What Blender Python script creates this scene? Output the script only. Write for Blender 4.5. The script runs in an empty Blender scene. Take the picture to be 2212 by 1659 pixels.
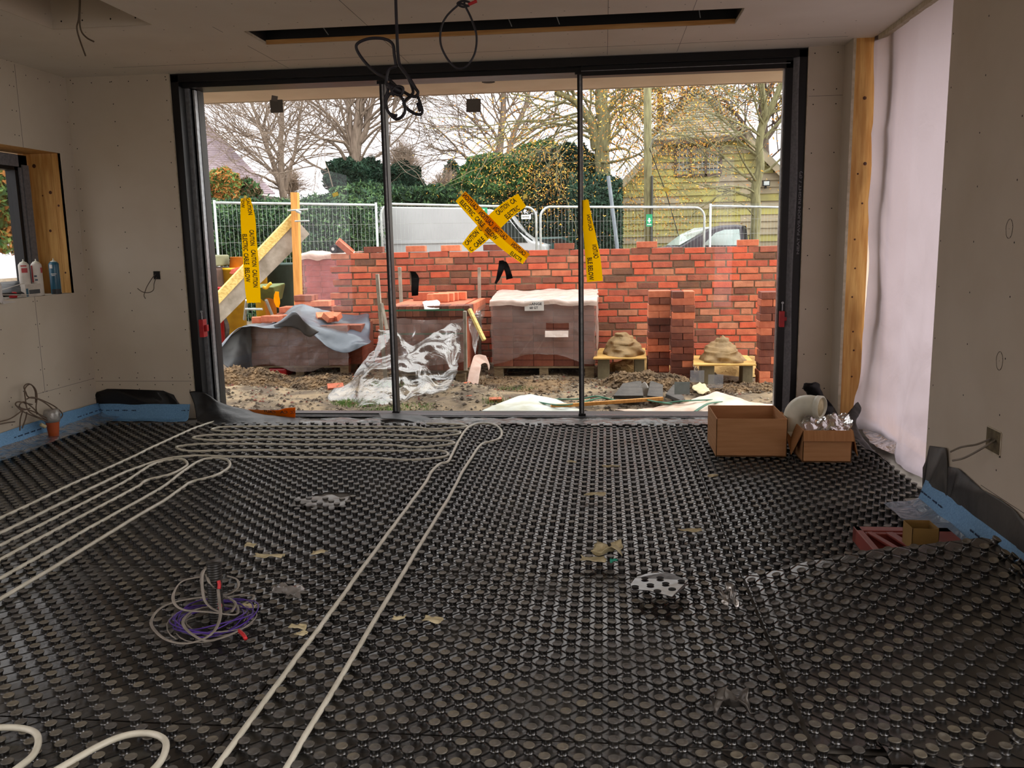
import bpy, bmesh, math, random
import numpy as np
from mathutils import Vector, Matrix, noise
random.seed(7)
PI = math.pi
S = bpy.context.scene
COL = S.collection

# ---------------------------------------------------------------- camera
FPX, YAW, PITCH, ROLL, H = 1860.0, -.1085, .1645, -.019, 1.23
_cy, _sy, _cp, _sp, _cr, _sr = math.cos(YAW), math.sin(YAW), math.cos(PITCH), math.sin(PITCH), math.cos(ROLL), math.sin(ROLL)
FWD = Vector((_sy*_cp, _cy*_cp, -_sp)); _r0 = Vector((_cy, -_sy, 0)); _u0 = _r0.cross(FWD)
RT = _cr*_r0 + _sr*_u0; UP = -_sr*_r0 + _cr*_u0
EYE = Vector((0, 0, H))
cam_data = bpy.data.cameras.new('camera'); cam = bpy.data.objects.new('camera', cam_data); COL.objects.link(cam)
cam_data.sensor_width = 36; cam_data.lens = 36*FPX/2212; cam_data.clip_start = .05; cam_data.clip_end = 300
M = Matrix((RT, UP, -FWD)).transposed().to_4x4(); M.translation = EYE
cam.matrix_world = M
S.camera = cam

# ---------------------------------------------------------------- sky, exposure
S.view_settings.view_transform = 'Standard'; S.view_settings.look = 'None'
S.view_settings.gamma = 1; S.view_settings.use_curve_mapping = False
S.view_settings.exposure = 1.03
S.cycles.use_denoising = True
S.cycles.max_bounces = 10; S.cycles.diffuse_bounces = 6; S.cycles.glossy_bounces = 4
S.cycles.transmission_bounces = 6; S.cycles.transparent_max_bounces = 24
S.cycles.sample_clamp_indirect = 8; S.cycles.caustics_reflective = False; S.cycles.caustics_refractive = False
W = bpy.data.worlds.new('overcast_sky'); S.world = W; W.use_nodes = True
nt = W.node_tree; nt.nodes.clear()
# overcast sky: pale in the north (seen through the doors), brighter overhead; eastern glow added to fill the room
tc = nt.nodes.new('ShaderNodeTexCoord'); sx = nt.nodes.new('ShaderNodeSeparateXYZ'); rp = nt.nodes.new('ShaderNodeValToRGB')
bg = nt.nodes.new('ShaderNodeBackground'); wo = nt.nodes.new('ShaderNodeOutputWorld'); add = nt.nodes.new('ShaderNodeMix'); east_fill = nt.nodes.new('ShaderNodeValToRGB'); neg = nt.nodes.new('ShaderNodeMath')
nt.links.new(tc.outputs['Generated'], sx.inputs[0]); nt.links.new(sx.outputs['Z'], rp.inputs[0])
neg.operation = 'MULTIPLY'; neg.inputs[1].default_value = 1; nt.links.new(sx.outputs['X'], neg.inputs[0]); nt.links.new(neg.outputs[0], east_fill.inputs[0])
add.data_type = 'RGBA'; add.blend_type = 'ADD'; add.inputs[0].default_value = 1
low = nt.nodes.new('ShaderNodeValToRGB'); lm = nt.nodes.new('ShaderNodeMix'); lm.data_type = 'RGBA'; lm.blend_type = 'MULTIPLY'; lm.inputs[0].default_value = 1
half = nt.nodes.new('ShaderNodeMath'); half.operation = 'MULTIPLY_ADD'; half.inputs[1].default_value = .5; half.inputs[2].default_value = .5
nt.links.new(sx.outputs['Z'], half.inputs[0]); nt.links.new(half.outputs[0], low.inputs[0])
low.color_ramp.elements[0].position = .49; low.color_ramp.elements[0].color = (1, 1, 1, 1); low.color_ramp.elements[1].position = .52; low.color_ramp.elements[1].color = (.8, .8, .8, 1)
nt.links.new(east_fill.outputs[0], lm.inputs[6]); nt.links.new(low.outputs[0], lm.inputs[7])
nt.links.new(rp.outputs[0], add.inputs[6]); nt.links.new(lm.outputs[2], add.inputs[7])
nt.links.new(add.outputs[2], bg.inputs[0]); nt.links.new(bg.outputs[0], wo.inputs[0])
e = rp.color_ramp.elements
e[0].position = 0.0; e[0].color = (.40, .365, .385, 1)
e[1].position = .9; e[1].color = (.86, .83, .82, 1)
m_ = rp.color_ramp.elements.new(.32); m_.color = (.42, .395, .41, 1)
e = east_fill.color_ramp.elements
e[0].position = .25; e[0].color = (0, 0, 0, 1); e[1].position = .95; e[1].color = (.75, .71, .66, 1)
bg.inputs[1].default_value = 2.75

# ---------------------------------------------------------------- helpers
def ray(px, py):
    return (px-1106)/FPX*RT - (py-829.5)/FPX*UP + FWD
def at(px, py, Y):
    d = ray(px, py); return EYE + d*(Y/d.y)
def fl(px, py, z=0.0):
    d = ray(px, py); return EYE + d*((z-H)/d.z)
def atx(px, py, X):
    d = ray(px, py); return EYE + d*(X/d.x)
def V(*a): return Vector(a)
def lin(c):
    if isinstance(c, str):
        c = [int(c[i:i+2], 16)/255 for i in (0, 2, 4)]
    return tuple(x/12.92 if x <= .04045 else ((x+.055)/1.055)**2.4 for x in c)

def nodes_of(name):
    m = bpy.data.materials.new(name); m.use_nodes = True
    return m, m.node_tree, m.node_tree.nodes, m.node_tree.links
def mat(name, col, rough=.7, col2=None, scale=8., detail=4., bump=0., bscale=None, metal=0., spec=.5, lo=.35, hi=.65, coat=0., objrand=None, alpha=None, stretch=None, sub=0.):
    """procedural surface: two colours mixed by noise, with bump; objrand mixes extra colours by object"""
    m, t, N, L = nodes_of(name); b = N['Principled BSDF']
    col = lin(col) if isinstance(col, str) else col
    b.inputs['Roughness'].default_value = rough; b.inputs['Metallic'].default_value = metal
    b.inputs['Specular IOR Level'].default_value = spec
    b.inputs['Coat Weight'].default_value = coat
    tcn = N.new('ShaderNodeTexCoord'); src = tcn.outputs['Object']
    if stretch:
        mp = N.new('ShaderNodeMapping'); mp.inputs['Scale'].default_value = stretch
        L.new(src, mp.inputs[0]); src = mp.outputs[0]
    c2 = (lin(col2) if isinstance(col2, str) else col2) if col2 else tuple(x*.8 for x in col)
    n = N.new('ShaderNodeTexNoise'); n.inputs['Scale'].default_value = scale; n.inputs['Detail'].default_value = detail
    L.new(src, n.inputs['Vector'])
    r = N.new('ShaderNodeValToRGB'); r.color_ramp.elements[0].position = lo; r.color_ramp.elements[1].position = hi
    r.color_ramp.elements[0].color = (*c2, 1); r.color_ramp.elements[1].color = (*col, 1)
    L.new(n.outputs[0], r.inputs[0]); out = r.outputs[0]
    if objrand:
        oi = N.new('ShaderNodeObjectInfo'); rr = N.new('ShaderNodeValToRGB'); rr.color_ramp.interpolation = 'CONSTANT'
        while len(rr.color_ramp.elements) > 1: rr.color_ramp.elements.remove(rr.color_ramp.elements[0])
        rr.color_ramp.elements[0].position = 0; rr.color_ramp.elements[0].color = (*lin(objrand[0]), 1)
        for i, c in enumerate(objrand[1:], 1):
            e = rr.color_ramp.elements.new(i/len(objrand)); e.color = (*lin(c), 1)
        mx = N.new('ShaderNodeMix'); mx.data_type = 'RGBA'; mx.blend_type = 'MULTIPLY'; mx.inputs[0].default_value = 1
        L.new(oi.outputs['Random'], rr.inputs[0]); L.new(rr.outputs[0], mx.inputs[6]); L.new(out, mx.inputs[7]); out = mx.outputs[2]
    L.new(out, b.inputs['Base Color'])
    if bump:
        n2 = N.new('ShaderNodeTexNoise'); n2.inputs['Scale'].default_value = bscale or scale*3; n2.inputs['Detail'].default_value = 6
        L.new(src, n2.inputs['Vector']); bp = N.new('ShaderNodeBump'); bp.inputs['Strength'].default_value = bump; bp.inputs['Distance'].default_value = .01
        L.new(n2.outputs[0], bp.inputs['Height']); L.new(bp.outputs[0], b.inputs['Normal'])
    if alpha is not None: b.inputs['Alpha'].default_value = alpha
    return m
def mat_film(name, col, trans=.5, gloss=.25, tl=.25, rough=.15, bump=.4, bscale=14., ior=1.5):
    """thin plastic film: see-through + light scattering + shine"""
    m, t, N, L = nodes_of(name); N.remove(N['Principled BSDF']); o = N['Material Output']
    c = (*lin(col), 1) if isinstance(col, str) else (*col, 1)
    tr = N.new('ShaderNodeBsdfTransparent'); g = N.new('ShaderNodeBsdfGlossy'); d = N.new('ShaderNodeBsdfDiffuse'); x = N.new('ShaderNodeBsdfTranslucent')
    g.inputs['Roughness'].default_value = rough; d.inputs[0].default_value = c; x.inputs[0].default_value = c
    tcn = N.new('ShaderNodeTexCoord'); n2 = N.new('ShaderNodeTexNoise'); n2.inputs['Scale'].default_value = bscale; n2.inputs['Detail'].default_value = 5; n2.inputs['Distortion'].default_value = .8
    L.new(tcn.outputs['Object'], n2.inputs['Vector']); bp = N.new('ShaderNodeBump'); bp.inputs['Strength'].default_value = bump; bp.inputs['Distance'].default_value = .03
    L.new(n2.outputs[0], bp.inputs['Height'])
    for q in (g, d, x): L.new(bp.outputs[0], q.inputs['Normal'])
    m1 = N.new('ShaderNodeMixShader'); m1.inputs[0].default_value = tl; L.new(d.outputs[0], m1.inputs[1]); L.new(x.outputs[0], m1.inputs[2])
    m2 = N.new('ShaderNodeMixShader'); m2.inputs[0].default_value = trans; L.new(m1.outputs[0], m2.inputs[1]); L.new(tr.outputs[0], m2.inputs[2])
    f = N.new('ShaderNodeLayerWeight'); f.inputs[0].default_value = .35; L.new(bp.outputs[0], f.inputs['Normal'])
    mm = N.new('ShaderNodeMath'); mm.operation = 'MULTIPLY'; mm.inputs[1].default_value = gloss*2; L.new(f.outputs['Fresnel'], mm.inputs[0])
    m3 = N.new('ShaderNodeMixShader'); L.new(mm.outputs[0], m3.inputs[0]); L.new(m2.outputs[0], m3.inputs[1]); L.new(g.outputs[0], m3.inputs[2])
    L.new(m3.outputs[0], o.inputs[0]); return m

class MB:
    """collects geometry for ONE mesh object"""
    def __init__(s): s.v = []; s.f = []; s.m = []; s.uv = None; s.k = 0
    def mi(s, k): s.k = k; return s
    def add(s, vs, fs):
        o = len(s.v); s.v += [tuple(p) for p in vs]; s.f += [[i+o for i in q] for q in fs]; s.m += [s.k]*len(fs); return s
    def box(s, c, d, R=None):
        x, y, z = d[0]/2, d[1]/2, d[2]/2
        ps = [Vector((a, b, e)) for a in (-x, x) for b in (-y, y) for e in (-z, z)]
        if R is not None: ps = [R @ p for p in ps]
        c = Vector(c)
        return s.add([p+c for p in ps], [(0, 1, 3, 2), (4, 6, 7, 5), (0, 4, 5, 1), (2, 3, 7, 6), (0, 2, 6, 4), (1, 5, 7, 3)])
    def bb(s, a, b):
        return s.box([(a[i]+b[i])/2 for i in range(3)], [abs(a[i]-b[i]) for i in range(3)])
    def hexa(s, p):   # 8 corners: bottom 4 ccw, top 4 ccw
        return s.add(p, [(3, 2, 1, 0), (4, 5, 6, 7), (0, 1, 5, 4), (1, 2, 6, 5), (2, 3, 7, 6), (3, 0, 4, 7)])
    def quad(s, a, b, c, d): return s.add([a, b, c, d], [(0, 1, 2, 3)])
    def slab(s, pts, off):      # polygon extruded by vector
        n = len(pts); off = Vector(off); q = [Vector(p) for p in pts]
        return s.add(q+[p+off for p in q], [list(range(n))[::-1], list(range(n, 2*n))]+[(i, (i+1) % n, (i+1) % n+n, i+n) for i in range(n)])
    def beam(s, a, b, w, h, up=(0, 0, 1)):
        a, b = Vector(a), Vector(b); d = (b-a); l = d.length; d.normalize(); u = Vector(up)
        x = d.cross(u).normalized(); u = x.cross(d)
        R = Matrix((d, x, u)).transposed()
        return s.box((a+b)/2, (l, w, h), R)
    def tube(s, pts, r, n=8, cap=True, flat=None):
        pts = [Vector(p) for p in pts]; N = len(pts); rs = r if isinstance(r, (list, tuple)) else [r]*N
        T = [(pts[min(i+1, N-1)]-pts[max(i-1, 0)]).normalized() for i in range(N)]
        u = T[0].orthogonal().normalized()
        if flat is not None: u = Vector(flat) - T[0]*T[0].dot(Vector(flat)); u.normalize()
        vs = []
        for i in range(N):
            if flat is not None: u = Vector(flat)
            u = u - T[i]*u.dot(T[i])
            u = u.normalized() if u.length > 1e-6 else T[i].orthogonal().normalized()
            w = T[i].cross(u); k = 2.3 if flat is not None else 1
            for j in range(n):
                a = 2*PI*j/n; vs.append(pts[i]+rs[i]*(math.cos(a)*u+math.sin(a)*w*k))
        fs = [(i*n+j, i*n+(j+1) % n, (i+1)*n+(j+1) % n, (i+1)*n+j) for i in range(N-1) for j in range(n)]
        if cap: fs += [list(range(n))[::-1], [(N-1)*n+j for j in range(n)]]
        return s.add(vs, fs)
    def lathe(s, prof, c=(0, 0, 0), n=20, R=None):
        c = Vector(c); vs = []
        for (r, z) in prof:
            for j in range(n):
                p = Vector((r*math.cos(2*PI*j/n), r*math.sin(2*PI*j/n), z)); vs.append((R @ p if R is not None else p)+c)
        K = len(prof); fs = [(i*n+j, i*n+(j+1) % n, (i+1)*n+(j+1) % n, (i+1)*n+j) for i in range(K-1) for j in range(n)]
        fs += [list(range(n))[::-1], [(K-1)*n+j for j in range(n)]]
        return s.add(vs, fs)
    def grid(s, fn, nu, nv, closed=False):
        vs = [fn(i/nu, j/nv) for i in range(nu+1) for j in range(nv+1)]
        return s.add(vs, [(i*(nv+1)+j, (i+1)*(nv+1)+j, (i+1)*(nv+1)+j+1, i*(nv+1)+j+1) for i in range(nu) for j in range(nv)])
    def disc(s, c, nrm, r, n=6):
        c = Vector(c); nrm = Vector(nrm); u = nrm.orthogonal().normalized(); w = nrm.cross(u)
        return s.add([c+r*(math.cos(2*PI*j/n)*u+math.sin(2*PI*j/n)*w) for j in range(n)], [list(range(n))])
    def arr(s, va, fa):      # numpy arrays: verts (n,3), faces (m,k)
        o = len(s.v); s.v += va.tolist(); s.f += (fa+o).tolist(); s.m += [s.k]*len(fa); return s
    def build(s, name, mats, parent=None, smooth=False, sol=None, bev=None, sub=0, origin=None, smooth_angle=None):
        if not isinstance(mats, (list, tuple)): mats = [mats]
        a = np.array(s.v, dtype=np.float64)
        if origin is None:
            lo, hi = a.min(0), a.max(0); origin = Vector(((lo[0]+hi[0])/2, (lo[1]+hi[1])/2, lo[2]))
        else: origin = Vector(origin)
        me = bpy.data.meshes.new(name); me.from_pydata((a-np.array(origin)).tolist(), [], s.f)
        for q in mats: me.materials.append(q)
        me.polygons.foreach_set('material_index', s.m)
        if smooth: me.polygons.foreach_set('use_smooth', [True]*len(s.f))
        if s.uv is not None:
            ul = me.uv_layers.new(name='UVMap'); idx = np.empty(len(me.loops), dtype=np.int32); me.loops.foreach_get('vertex_index', idx)
            ul.data.foreach_set('uv', np.array(s.uv, dtype=np.float32)[idx].ravel())
        me.update(); o = bpy.data.objects.new(name, me); COL.objects.link(o)
        put(o, origin, parent)
        if sol: md = o.modifiers.new('thickness', 'SOLIDIFY'); md.thickness = sol; md.offset = 0
        if bev: md = o.modifiers.new('edges', 'BEVEL'); md.width = bev; md.segments = 2; md.limit_method = 'ANGLE'; md.angle_limit = .7
        if sub: md = o.modifiers.new('sub', 'SUBSURF'); md.levels = sub; md.render_levels = sub
        return o
WL = {}
def put(o, w, parent=None):
    w = Vector(w); WL[o.name] = w
    if parent is not None: o.parent = parent; o.location = w - WL[parent.name]
    else: o.location = w
def empty(name, loc):
    o = bpy.data.objects.new(name, None); COL.objects.link(o); o.empty_display_size = .1; put(o, loc); return o
def tag(o, label=None, cat=None, group=None, kind=None):
    if label: o['label'] = label
    if cat: o['category'] = cat
    if group: o['group'] = group
    if kind: o['kind'] = kind
    return o
def thing(name, loc, label, cat, group=None): return tag(empty(name, loc), label, cat, group)
def struct(o): o['kind'] = 'structure'; return o
def cr(pts, n=8, closed=False):
    """smooth curve through points"""
    P = [Vector(p) for p in pts]; out = []; K = len(P)
    for i in range(K if closed else K-1):
        if closed: a, b, c, d = P[(i-1) % K], P[i], P[(i+1) % K], P[(i+2) % K]
        else: a, b, c, d = P[max(i-1, 0)], P[i], P[i+1], P[min(i+2, K-1)]
        for k in range(n):
            t = k/n; out.append(.5*((2*b)+(c-a)*t+(2*a-5*b+4*c-d)*t*t+(3*b-a-3*c+d)*t**3))
    out.append(P[0].copy() if closed else P[-1].copy()); return out
def patch(rows, n=6, nz=0., nf=6., seed=0):
    """smooth cloth through a grid of points"""
    R = [cr(r, n) for r in rows]; cols = [cr([r[j] for r in R], n) for j in range(len(R[0]))]
    nv = len(cols[0]); nu = len(cols); g = MB()
    vs = []
    for i in range(nu):
        for j in range(nv):
            p = cols[i][j].copy()
            if nz:
                q = p*nf+Vector((seed, seed*1.7, 0)); p += Vector((noise.noise(q), noise.noise(q+V(9, 3, 1)), noise.noise(q+V(4, 7, 5))))*nz
                q = q*2.7; p += Vector((noise.noise(q), noise.noise(q+V(9, 3, 1)), noise.noise(q+V(4, 7, 5))))*nz*.45
            vs.append(p)
    g.add(vs, [(i*nv+j, (i+1)*nv+j, (i+1)*nv+j+1, i*nv+j+1) for i in range(nu-1) for j in range(nv-1)])
    return g
def text_geo(body, size=1.0):
    cu = bpy.data.curves.new('t', 'FONT'); cu.body = body; cu.size = size; cu.offset = .03; cu.resolution_u = 2
    o = bpy.data.objects.new('t', cu); COL.objects.link(o)
    dg = bpy.context.evaluated_depsgraph_get(); me = bpy.data.meshes.new_from_object(o.evaluated_get(dg))
    vs = [v.co.copy() for v in me.vertices]; fs = [list(p.vertices) for p in me.polygons]
    bpy.data.objects.remove(o); bpy.data.curves.remove(cu); bpy.data.meshes.remove(me)
    xs = [v.x for v in vs]; ys = [v.y for v in vs]
    return [((v.x-min(xs)), (v.y-min(ys))) for v in vs], fs, max(xs)-min(xs), max(ys)-min(ys)
def write(mb, body, fn, x0, x1, y0, y1, mirror=False):
    """lettering laid on a surface given by fn(u,v)"""
    vs, fs, w, h = text_geo(body)
    P = []
    for x, y in vs:
        s = x/w; s = 1-s if mirror else s
        P.append(fn(x0+(x1-x0)*s, y0+(y1-y0)*y/h))
    mb.add(P, fs)
def copy_of(o, loc, rot=None, parent=None):
    c = o.copy(); COL.objects.link(c); c.location = loc
    if rot is not None: c.rotation_euler = rot
    for ch in o.children:
        d = ch.copy(); COL.objects.link(d); d.parent = c
    return c
ORD = ['top', 'second', 'third', 'fourth', 'fifth', 'sixth', 'seventh', 'eighth', 'ninth', 'tenth', 'eleventh', 'twelfth', 'thirteenth', 'fourteenth', 'fifteenth']
ORC = ['first', 'second', 'third', 'fourth', 'fifth', 'sixth', 'seventh', 'eighth', 'ninth', 'tenth', 'eleventh', 'twelfth', 'thirteenth', 'fourteenth']
def nv3(p, f=1.0, s=0.0): return noise.noise(Vector(p)*f+Vector((s, s*.7, s*1.3)))

# ---------------------------------------------------------------- materials
M_board = mat('plasterboard', 'c6bcac', .9, 'bfb4a3', 3, spec=.15, bump=.03, bscale=200)
M_ceil = mat('ceiling_board', 'e6e1d8', .9, 'dfd9cf', 2, spec=.15)
M_edge = mat('board_edge', 'c9c0ae', .9, 'b3a890', 30)
M_dark = mat('dark_gap', '171513', .9, '0f0e0d', 10)
M_concrete = mat('concrete', '6d6760', .9, '55504a', 6, bump=.3)
M_render = mat('cream_render', 'e2d8ca', .9, 'd8cdbd', 3)
M_black = mat('black_aluminium', '0b0c0f', .4, '08090b', 20, spec=.35)
M_blackrub = mat('black_gasket', '0a0a0b', .6)
M_silver = mat('silver_trim', 'a9adb2', .35, '8f9398', 40, metal=.7)
M_greyfoam = mat('grey_foam', '77787c', .85, '66676b', 60)
M_wood = mat('raw_pine', 'd6a862', .65, 'b98542', 5, stretch=(9, 9, .8), bump=.08)
M_woodx = mat('raw_pine_long', 'd2a263', .65, 'b78344', 5, stretch=(.8, 9, 9), bump=.08)
M_knot = mat('pine_knot', '5b2f12', .7, '3a1c0a', 60)
M_red = mat('red_plastic', 'b8141c', .4, '9d1018', 20)
M_dpm = mat('black_damp_membrane', '0e0e10', .42, '18181a', 4, bump=.5, bscale=14, spec=.35)
M_dpmdust = mat('dusty_damp_membrane', '222224', .6, '45433f', 3.5, bump=.4, bscale=12, lo=.42, hi=.7)
M_foam = mat('blue_edge_foam', '6f9fc8', .6, '5c8cb6', 120, bump=.3, bscale=160)
M_ink = mat('dark_blue_ink', '1d3557', .7)
M_pencil = mat('pencil_line', '3d362f', .8)
M_card = mat('brown_cardboard', 'b5875f', .85, 'a97b53', 4, stretch=(1, 1, 12), spec=.2)
M_cardin = mat('cardboard_inside', 'a87a50', .85, '996c45', 5, stretch=(14, 1, 1), spec=.2)
M_whitepl = mat('white_plastic', 'dcdccb', .4, 'cfcfbc', 12)
M_pipe = mat('translucent_white_pipe', 'cfcbbb', .42, 'b9b5a4', 14, spec=.5)
M_cable = mat('grey_flat_cable', '8a8379', .6, '777067', 20)
M_cableb = mat('black_cable', '15141a', .5, '1d1a26', 10)
M_purple = mat('purple_wire', '4b2a8c', .4, '3c2178', 20)
M_conduit = mat('black_conduit', '24231f', .45, '191815', 20)
M_redtape = mat('red_tape', 'c9252b', .5, 'a81d22', 20)
M_terra = mat('orange_beaker', 'b0501c', .55, '97431a', 8)
M_duct = mat('silver_tape', 'a9a7a3', .35, '8b8985', 30, bump=.6, bscale=25, metal=.4)
M_foamoff = mat('cream_foam_scrap', 'c9bd9a', .9, 'b3a680', 20, bump=.4)
M_foil = mat('crumpled_foil', 'b9b6b2', .3, '8f8c88', 20, metal=.8, bump=.6, bscale=20)
M_teal = mat('teal_scrap', '1f8f76', .6)
M_clear = mat_film('clear_film', 'd8d2cc', trans=.62, gloss=.45, tl=.5, rough=.12, bump=.7, bscale=9)
M_bluefilm = mat_film('bluish_film', '8fa6bd', trans=.35, gloss=.35, tl=.3, rough=.15, bump=.8, bscale=14)
M_floorfilm = mat_film('grey_film', '6f6b66', trans=.3, gloss=.5, tl=.3, rough=.2, bump=.9, bscale=10)
M_poly = mat_film('milky_polythene', '8d858b', trans=.04, gloss=.12, tl=.8, rough=.3, bump=.5, bscale=2.5)
M_tin = mat('can_white', 'cdc5bb', .4, 'b8b0a5', 12)
M_tinb = mat('can_teal', '1f5a72', .35, '174a60', 12)
M_paper = mat('white_paper', 'd6d2cf', .8)
M_grey = mat('printed_grey', '4a4d50', .7)

def mat_glass():
    m, t, N, L = nodes_of('window_glass'); N.remove(N['Principled BSDF']); o = N['Material Output']
    tr = N.new('ShaderNodeBsdfTransparent'); g = N.new('ShaderNodeBsdfGlossy'); g.inputs['Roughness'].default_value = .0
    tr.inputs[0].default_value = (.95, .97, .96, 1)
    f = N.new('ShaderNodeFresnel'); f.inputs[0].default_value = 1.5
    mm = N.new('ShaderNodeMath'); mm.operation = 'MULTIPLY'; mm.inputs[1].default_value = .45; L.new(f.outputs[0], mm.inputs[0])
    x = N.new('ShaderNodeMixShader'); L.new(mm.outputs[0], x.inputs[0]); L.new(tr.outputs[0], x.inputs[1]); L.new(g.outputs[0], x.inputs[2])
    L.new(x.outputs[0], o.inputs[0]); return m
M_glass = mat_glass()

def mat_studmat():
    m, t, N, L = nodes_of('black_studded_plastic'); b = N['Principled BSDF']
    b.inputs['Specular IOR Level'].default_value = 1.0; 
    uv = N.new('ShaderNodeUVMap'); s = N.new('ShaderNodeSeparateXYZ'); L.new(uv.outputs[0], s.inputs[0])
    def mth(op, a, v=None, w=None):
        q = N.new('ShaderNodeMath'); q.operation = op
        for i, z in enumerate((a, v, w)):
            if z is None: continue
            if isinstance(z, (int, float)): q.inputs[i].default_value = z
            else: L.new(z, q.inputs[i])
        return q.outputs[0]
    def line(x):    # distance to the nearest whole number, sharpened
        f = mth('FRACT', mth('ADD', x, .5)); d = mth('ABSOLUTE', mth('SUBTRACT', f, .5))
        return mth('SMOOTH_MIN', mth('MULTIPLY', d, 13), 1.0, .1)
    h = mth('MULTIPLY', line(s.outputs[0]), line(s.outputs[1]))
    geo = N.new('ShaderNodeNewGeometry')
    n = N.new('ShaderNodeTexNoise'); n.inputs['Scale'].default_value = 3.2; n.inputs['Detail'].default_value = 5; L.new(geo.outputs['Position'], n.inputs['Vector'])
    n2 = N.new('ShaderNodeTexNoise'); n2.inputs['Scale'].default_value = 55; n2.inputs['Detail'].default_value = 4; L.new(geo.outputs['Position'], n2.inputs['Vector'])
    r = N.new('ShaderNodeValToRGB'); r.color_ramp.elements[0].position = .50; r.color_ramp.elements[1].position = .78
    L.new(n.outputs[0], r.inputs[0])
    dust = mth('MULTIPLY', r.outputs[0], n2.outputs[0])
    mx = N.new('ShaderNodeMix'); mx.data_type = 'RGBA'; mx.inputs[6].default_value = (*lin('0c0b0b'), 1); mx.inputs[7].default_value = (*lin('5a5446'), 1)
    L.new(mth('ADD', mth('MULTIPLY', dust, .55), .03), mx.inputs[0])
    mg = N.new('ShaderNodeMix'); mg.data_type = 'RGBA'; mg.inputs[6].default_value = (.002, .002, .002, 1)
    L.new(h, mg.inputs[0]); L.new(mx.outputs[2], mg.inputs[7]); L.new(mg.outputs[2], b.inputs['Base Color'])
    L.new(mth('ADD', mth('MULTIPLY', dust, .5), .27), b.inputs['Roughness']); L.new(h, b.inputs['Specular IOR Level']); b.inputs['IOR'].default_value = 1.6
    bp = N.new('ShaderNodeBump'); bp.inputs['Strength'].default_value = .9; bp.inputs['Distance'].default_value = .004
    L.new(mth('ADD', h, mth('MULTIPLY', n2.outputs[0], .25)), bp.inputs['Height']); L.new(bp.outputs[0], b.inputs['Normal'])
    return m
M_mat = mat_studmat()
M_top = mat('dusty_stud_top', '474440', .5, '665f50', 4.5, lo=.36, hi=.56, bump=.25, bscale=90, spec=.5)

# ---------------------------------------------------------------- room shell
XL, XR, YW, ZC = -3.70, 1.45, 5.86, 2.40
SCREW = MB()
def screws(mb, pts, nrm, k=1):
    mb.mi(k)
    for p in pts: mb.disc(p, nrm, .0042, 6)
    mb.mi(0)
f = MB().bb((-3.9, -5, -.2), (1.6, 6.05, -.004)); f.bb((1.6, 3.98, -.2), (2.3, 6.05, -.004)); struct(f.build('floor', M_concrete))

# ceiling with a long slot and a square recess, joints between boards
def holes_plate(z, x0, x1, y0, y1, holes):
    xs = sorted({x0, x1, *[h[0] for h in holes], *[h[1] for h in holes]}); ys = sorted({y0, y1, *[h[2] for h in holes], *[h[3] for h in holes]})
    g = MB()
    for i in range(len(xs)-1):
        for j in range(len(ys)-1):
            cx, cy = (xs[i]+xs[i+1])/2, (ys[j]+ys[j+1])/2
            if any(h[0] < cx < h[1] and h[2] < cy < h[3] for h in holes): continue
            g.quad((xs[i], ys[j], z), (xs[i], ys[j+1], z), (xs[i+1], ys[j+1], z), (xs[i+1], ys[j], z))
    return g
SL = (-1.98, .725, 4.83, 5.165)        # slot
RC = (-2.95, -2.39, 3.2, 4.605)       # coffer
g = holes_plate(ZC, -3.9, 2.3, -1.6, 6.02, [SL, RC, (-1.9, -.6, -1.2, .9)])  # last hole is the unseen rooflight, added to brighten the room
for (xa, xb, ya, yb) in [SL]: 
    for a, b_ in (((xa, ya), (xb, ya)), ((xa, ya), (xa, yb)), ((xb, ya), (xb, yb)), ((xa, yb), (xb, yb))):
        g.mi(2); g.bb((min(a[0], b_[0])-.002, min(a[1], b_[1])-.002, ZC), (max(a[0], b_[0])+.002, max(a[1], b_[1])+.002, ZC+.014)); g.mi(0)
for A, B in (((-3.9, 1.25, 2.82), (2.3, 6.02, 2.86)), ((-3.9, -1.6, 2.82), (-1.95, 1.25, 2.86)), ((-.55, -1.6, 2.82), (2.3, 1.25, 2.86)), ((-1.95, -1.6, 2.82), (-.55, -1.25, 2.86)), ((-1.95, .95, 2.82), (-.55, 1.25, 2.86)),
             ((-1.94, -1.24, ZC), (-1.9, .94, 2.86)), ((-.6, -1.24, ZC), (-.56, .94, 2.86)), ((-1.94, .9, ZC), (-.56, .94, 2.86)), ((-1.94, -1.24, ZC), (-.56, -1.2, 2.86))): g.bb(A, B)
random.seed(3)
for yy in (5.75, 5.5, 5.22, 4.7, 4.3, 4.0, 3.6):
    for i in range(26): screws(g, [(-3.4+i*.2+random.uniform(-.03, .03), yy+random.uniform(-.02, .02), ZC-.001)], V(0, 0, -1))
g.mi(3)
for x in (-1.28, .02, .46, -2.1):
    g.bb((x, 5.166, ZC-.0008), (x+.002, 5.84, ZC+.001)); g.bb((x, 3.3 if x > -1.7 else 4.7, ZC-.0008), (x+.002, 4.828, ZC+.001))
g.bb((-3.2, 5.60, ZC-.0008), (1.45, 5.602, ZC+.001))
ceil = struct(g.build('ceiling', [M_ceil, M_dark, M_edge, M_grey]))
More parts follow.
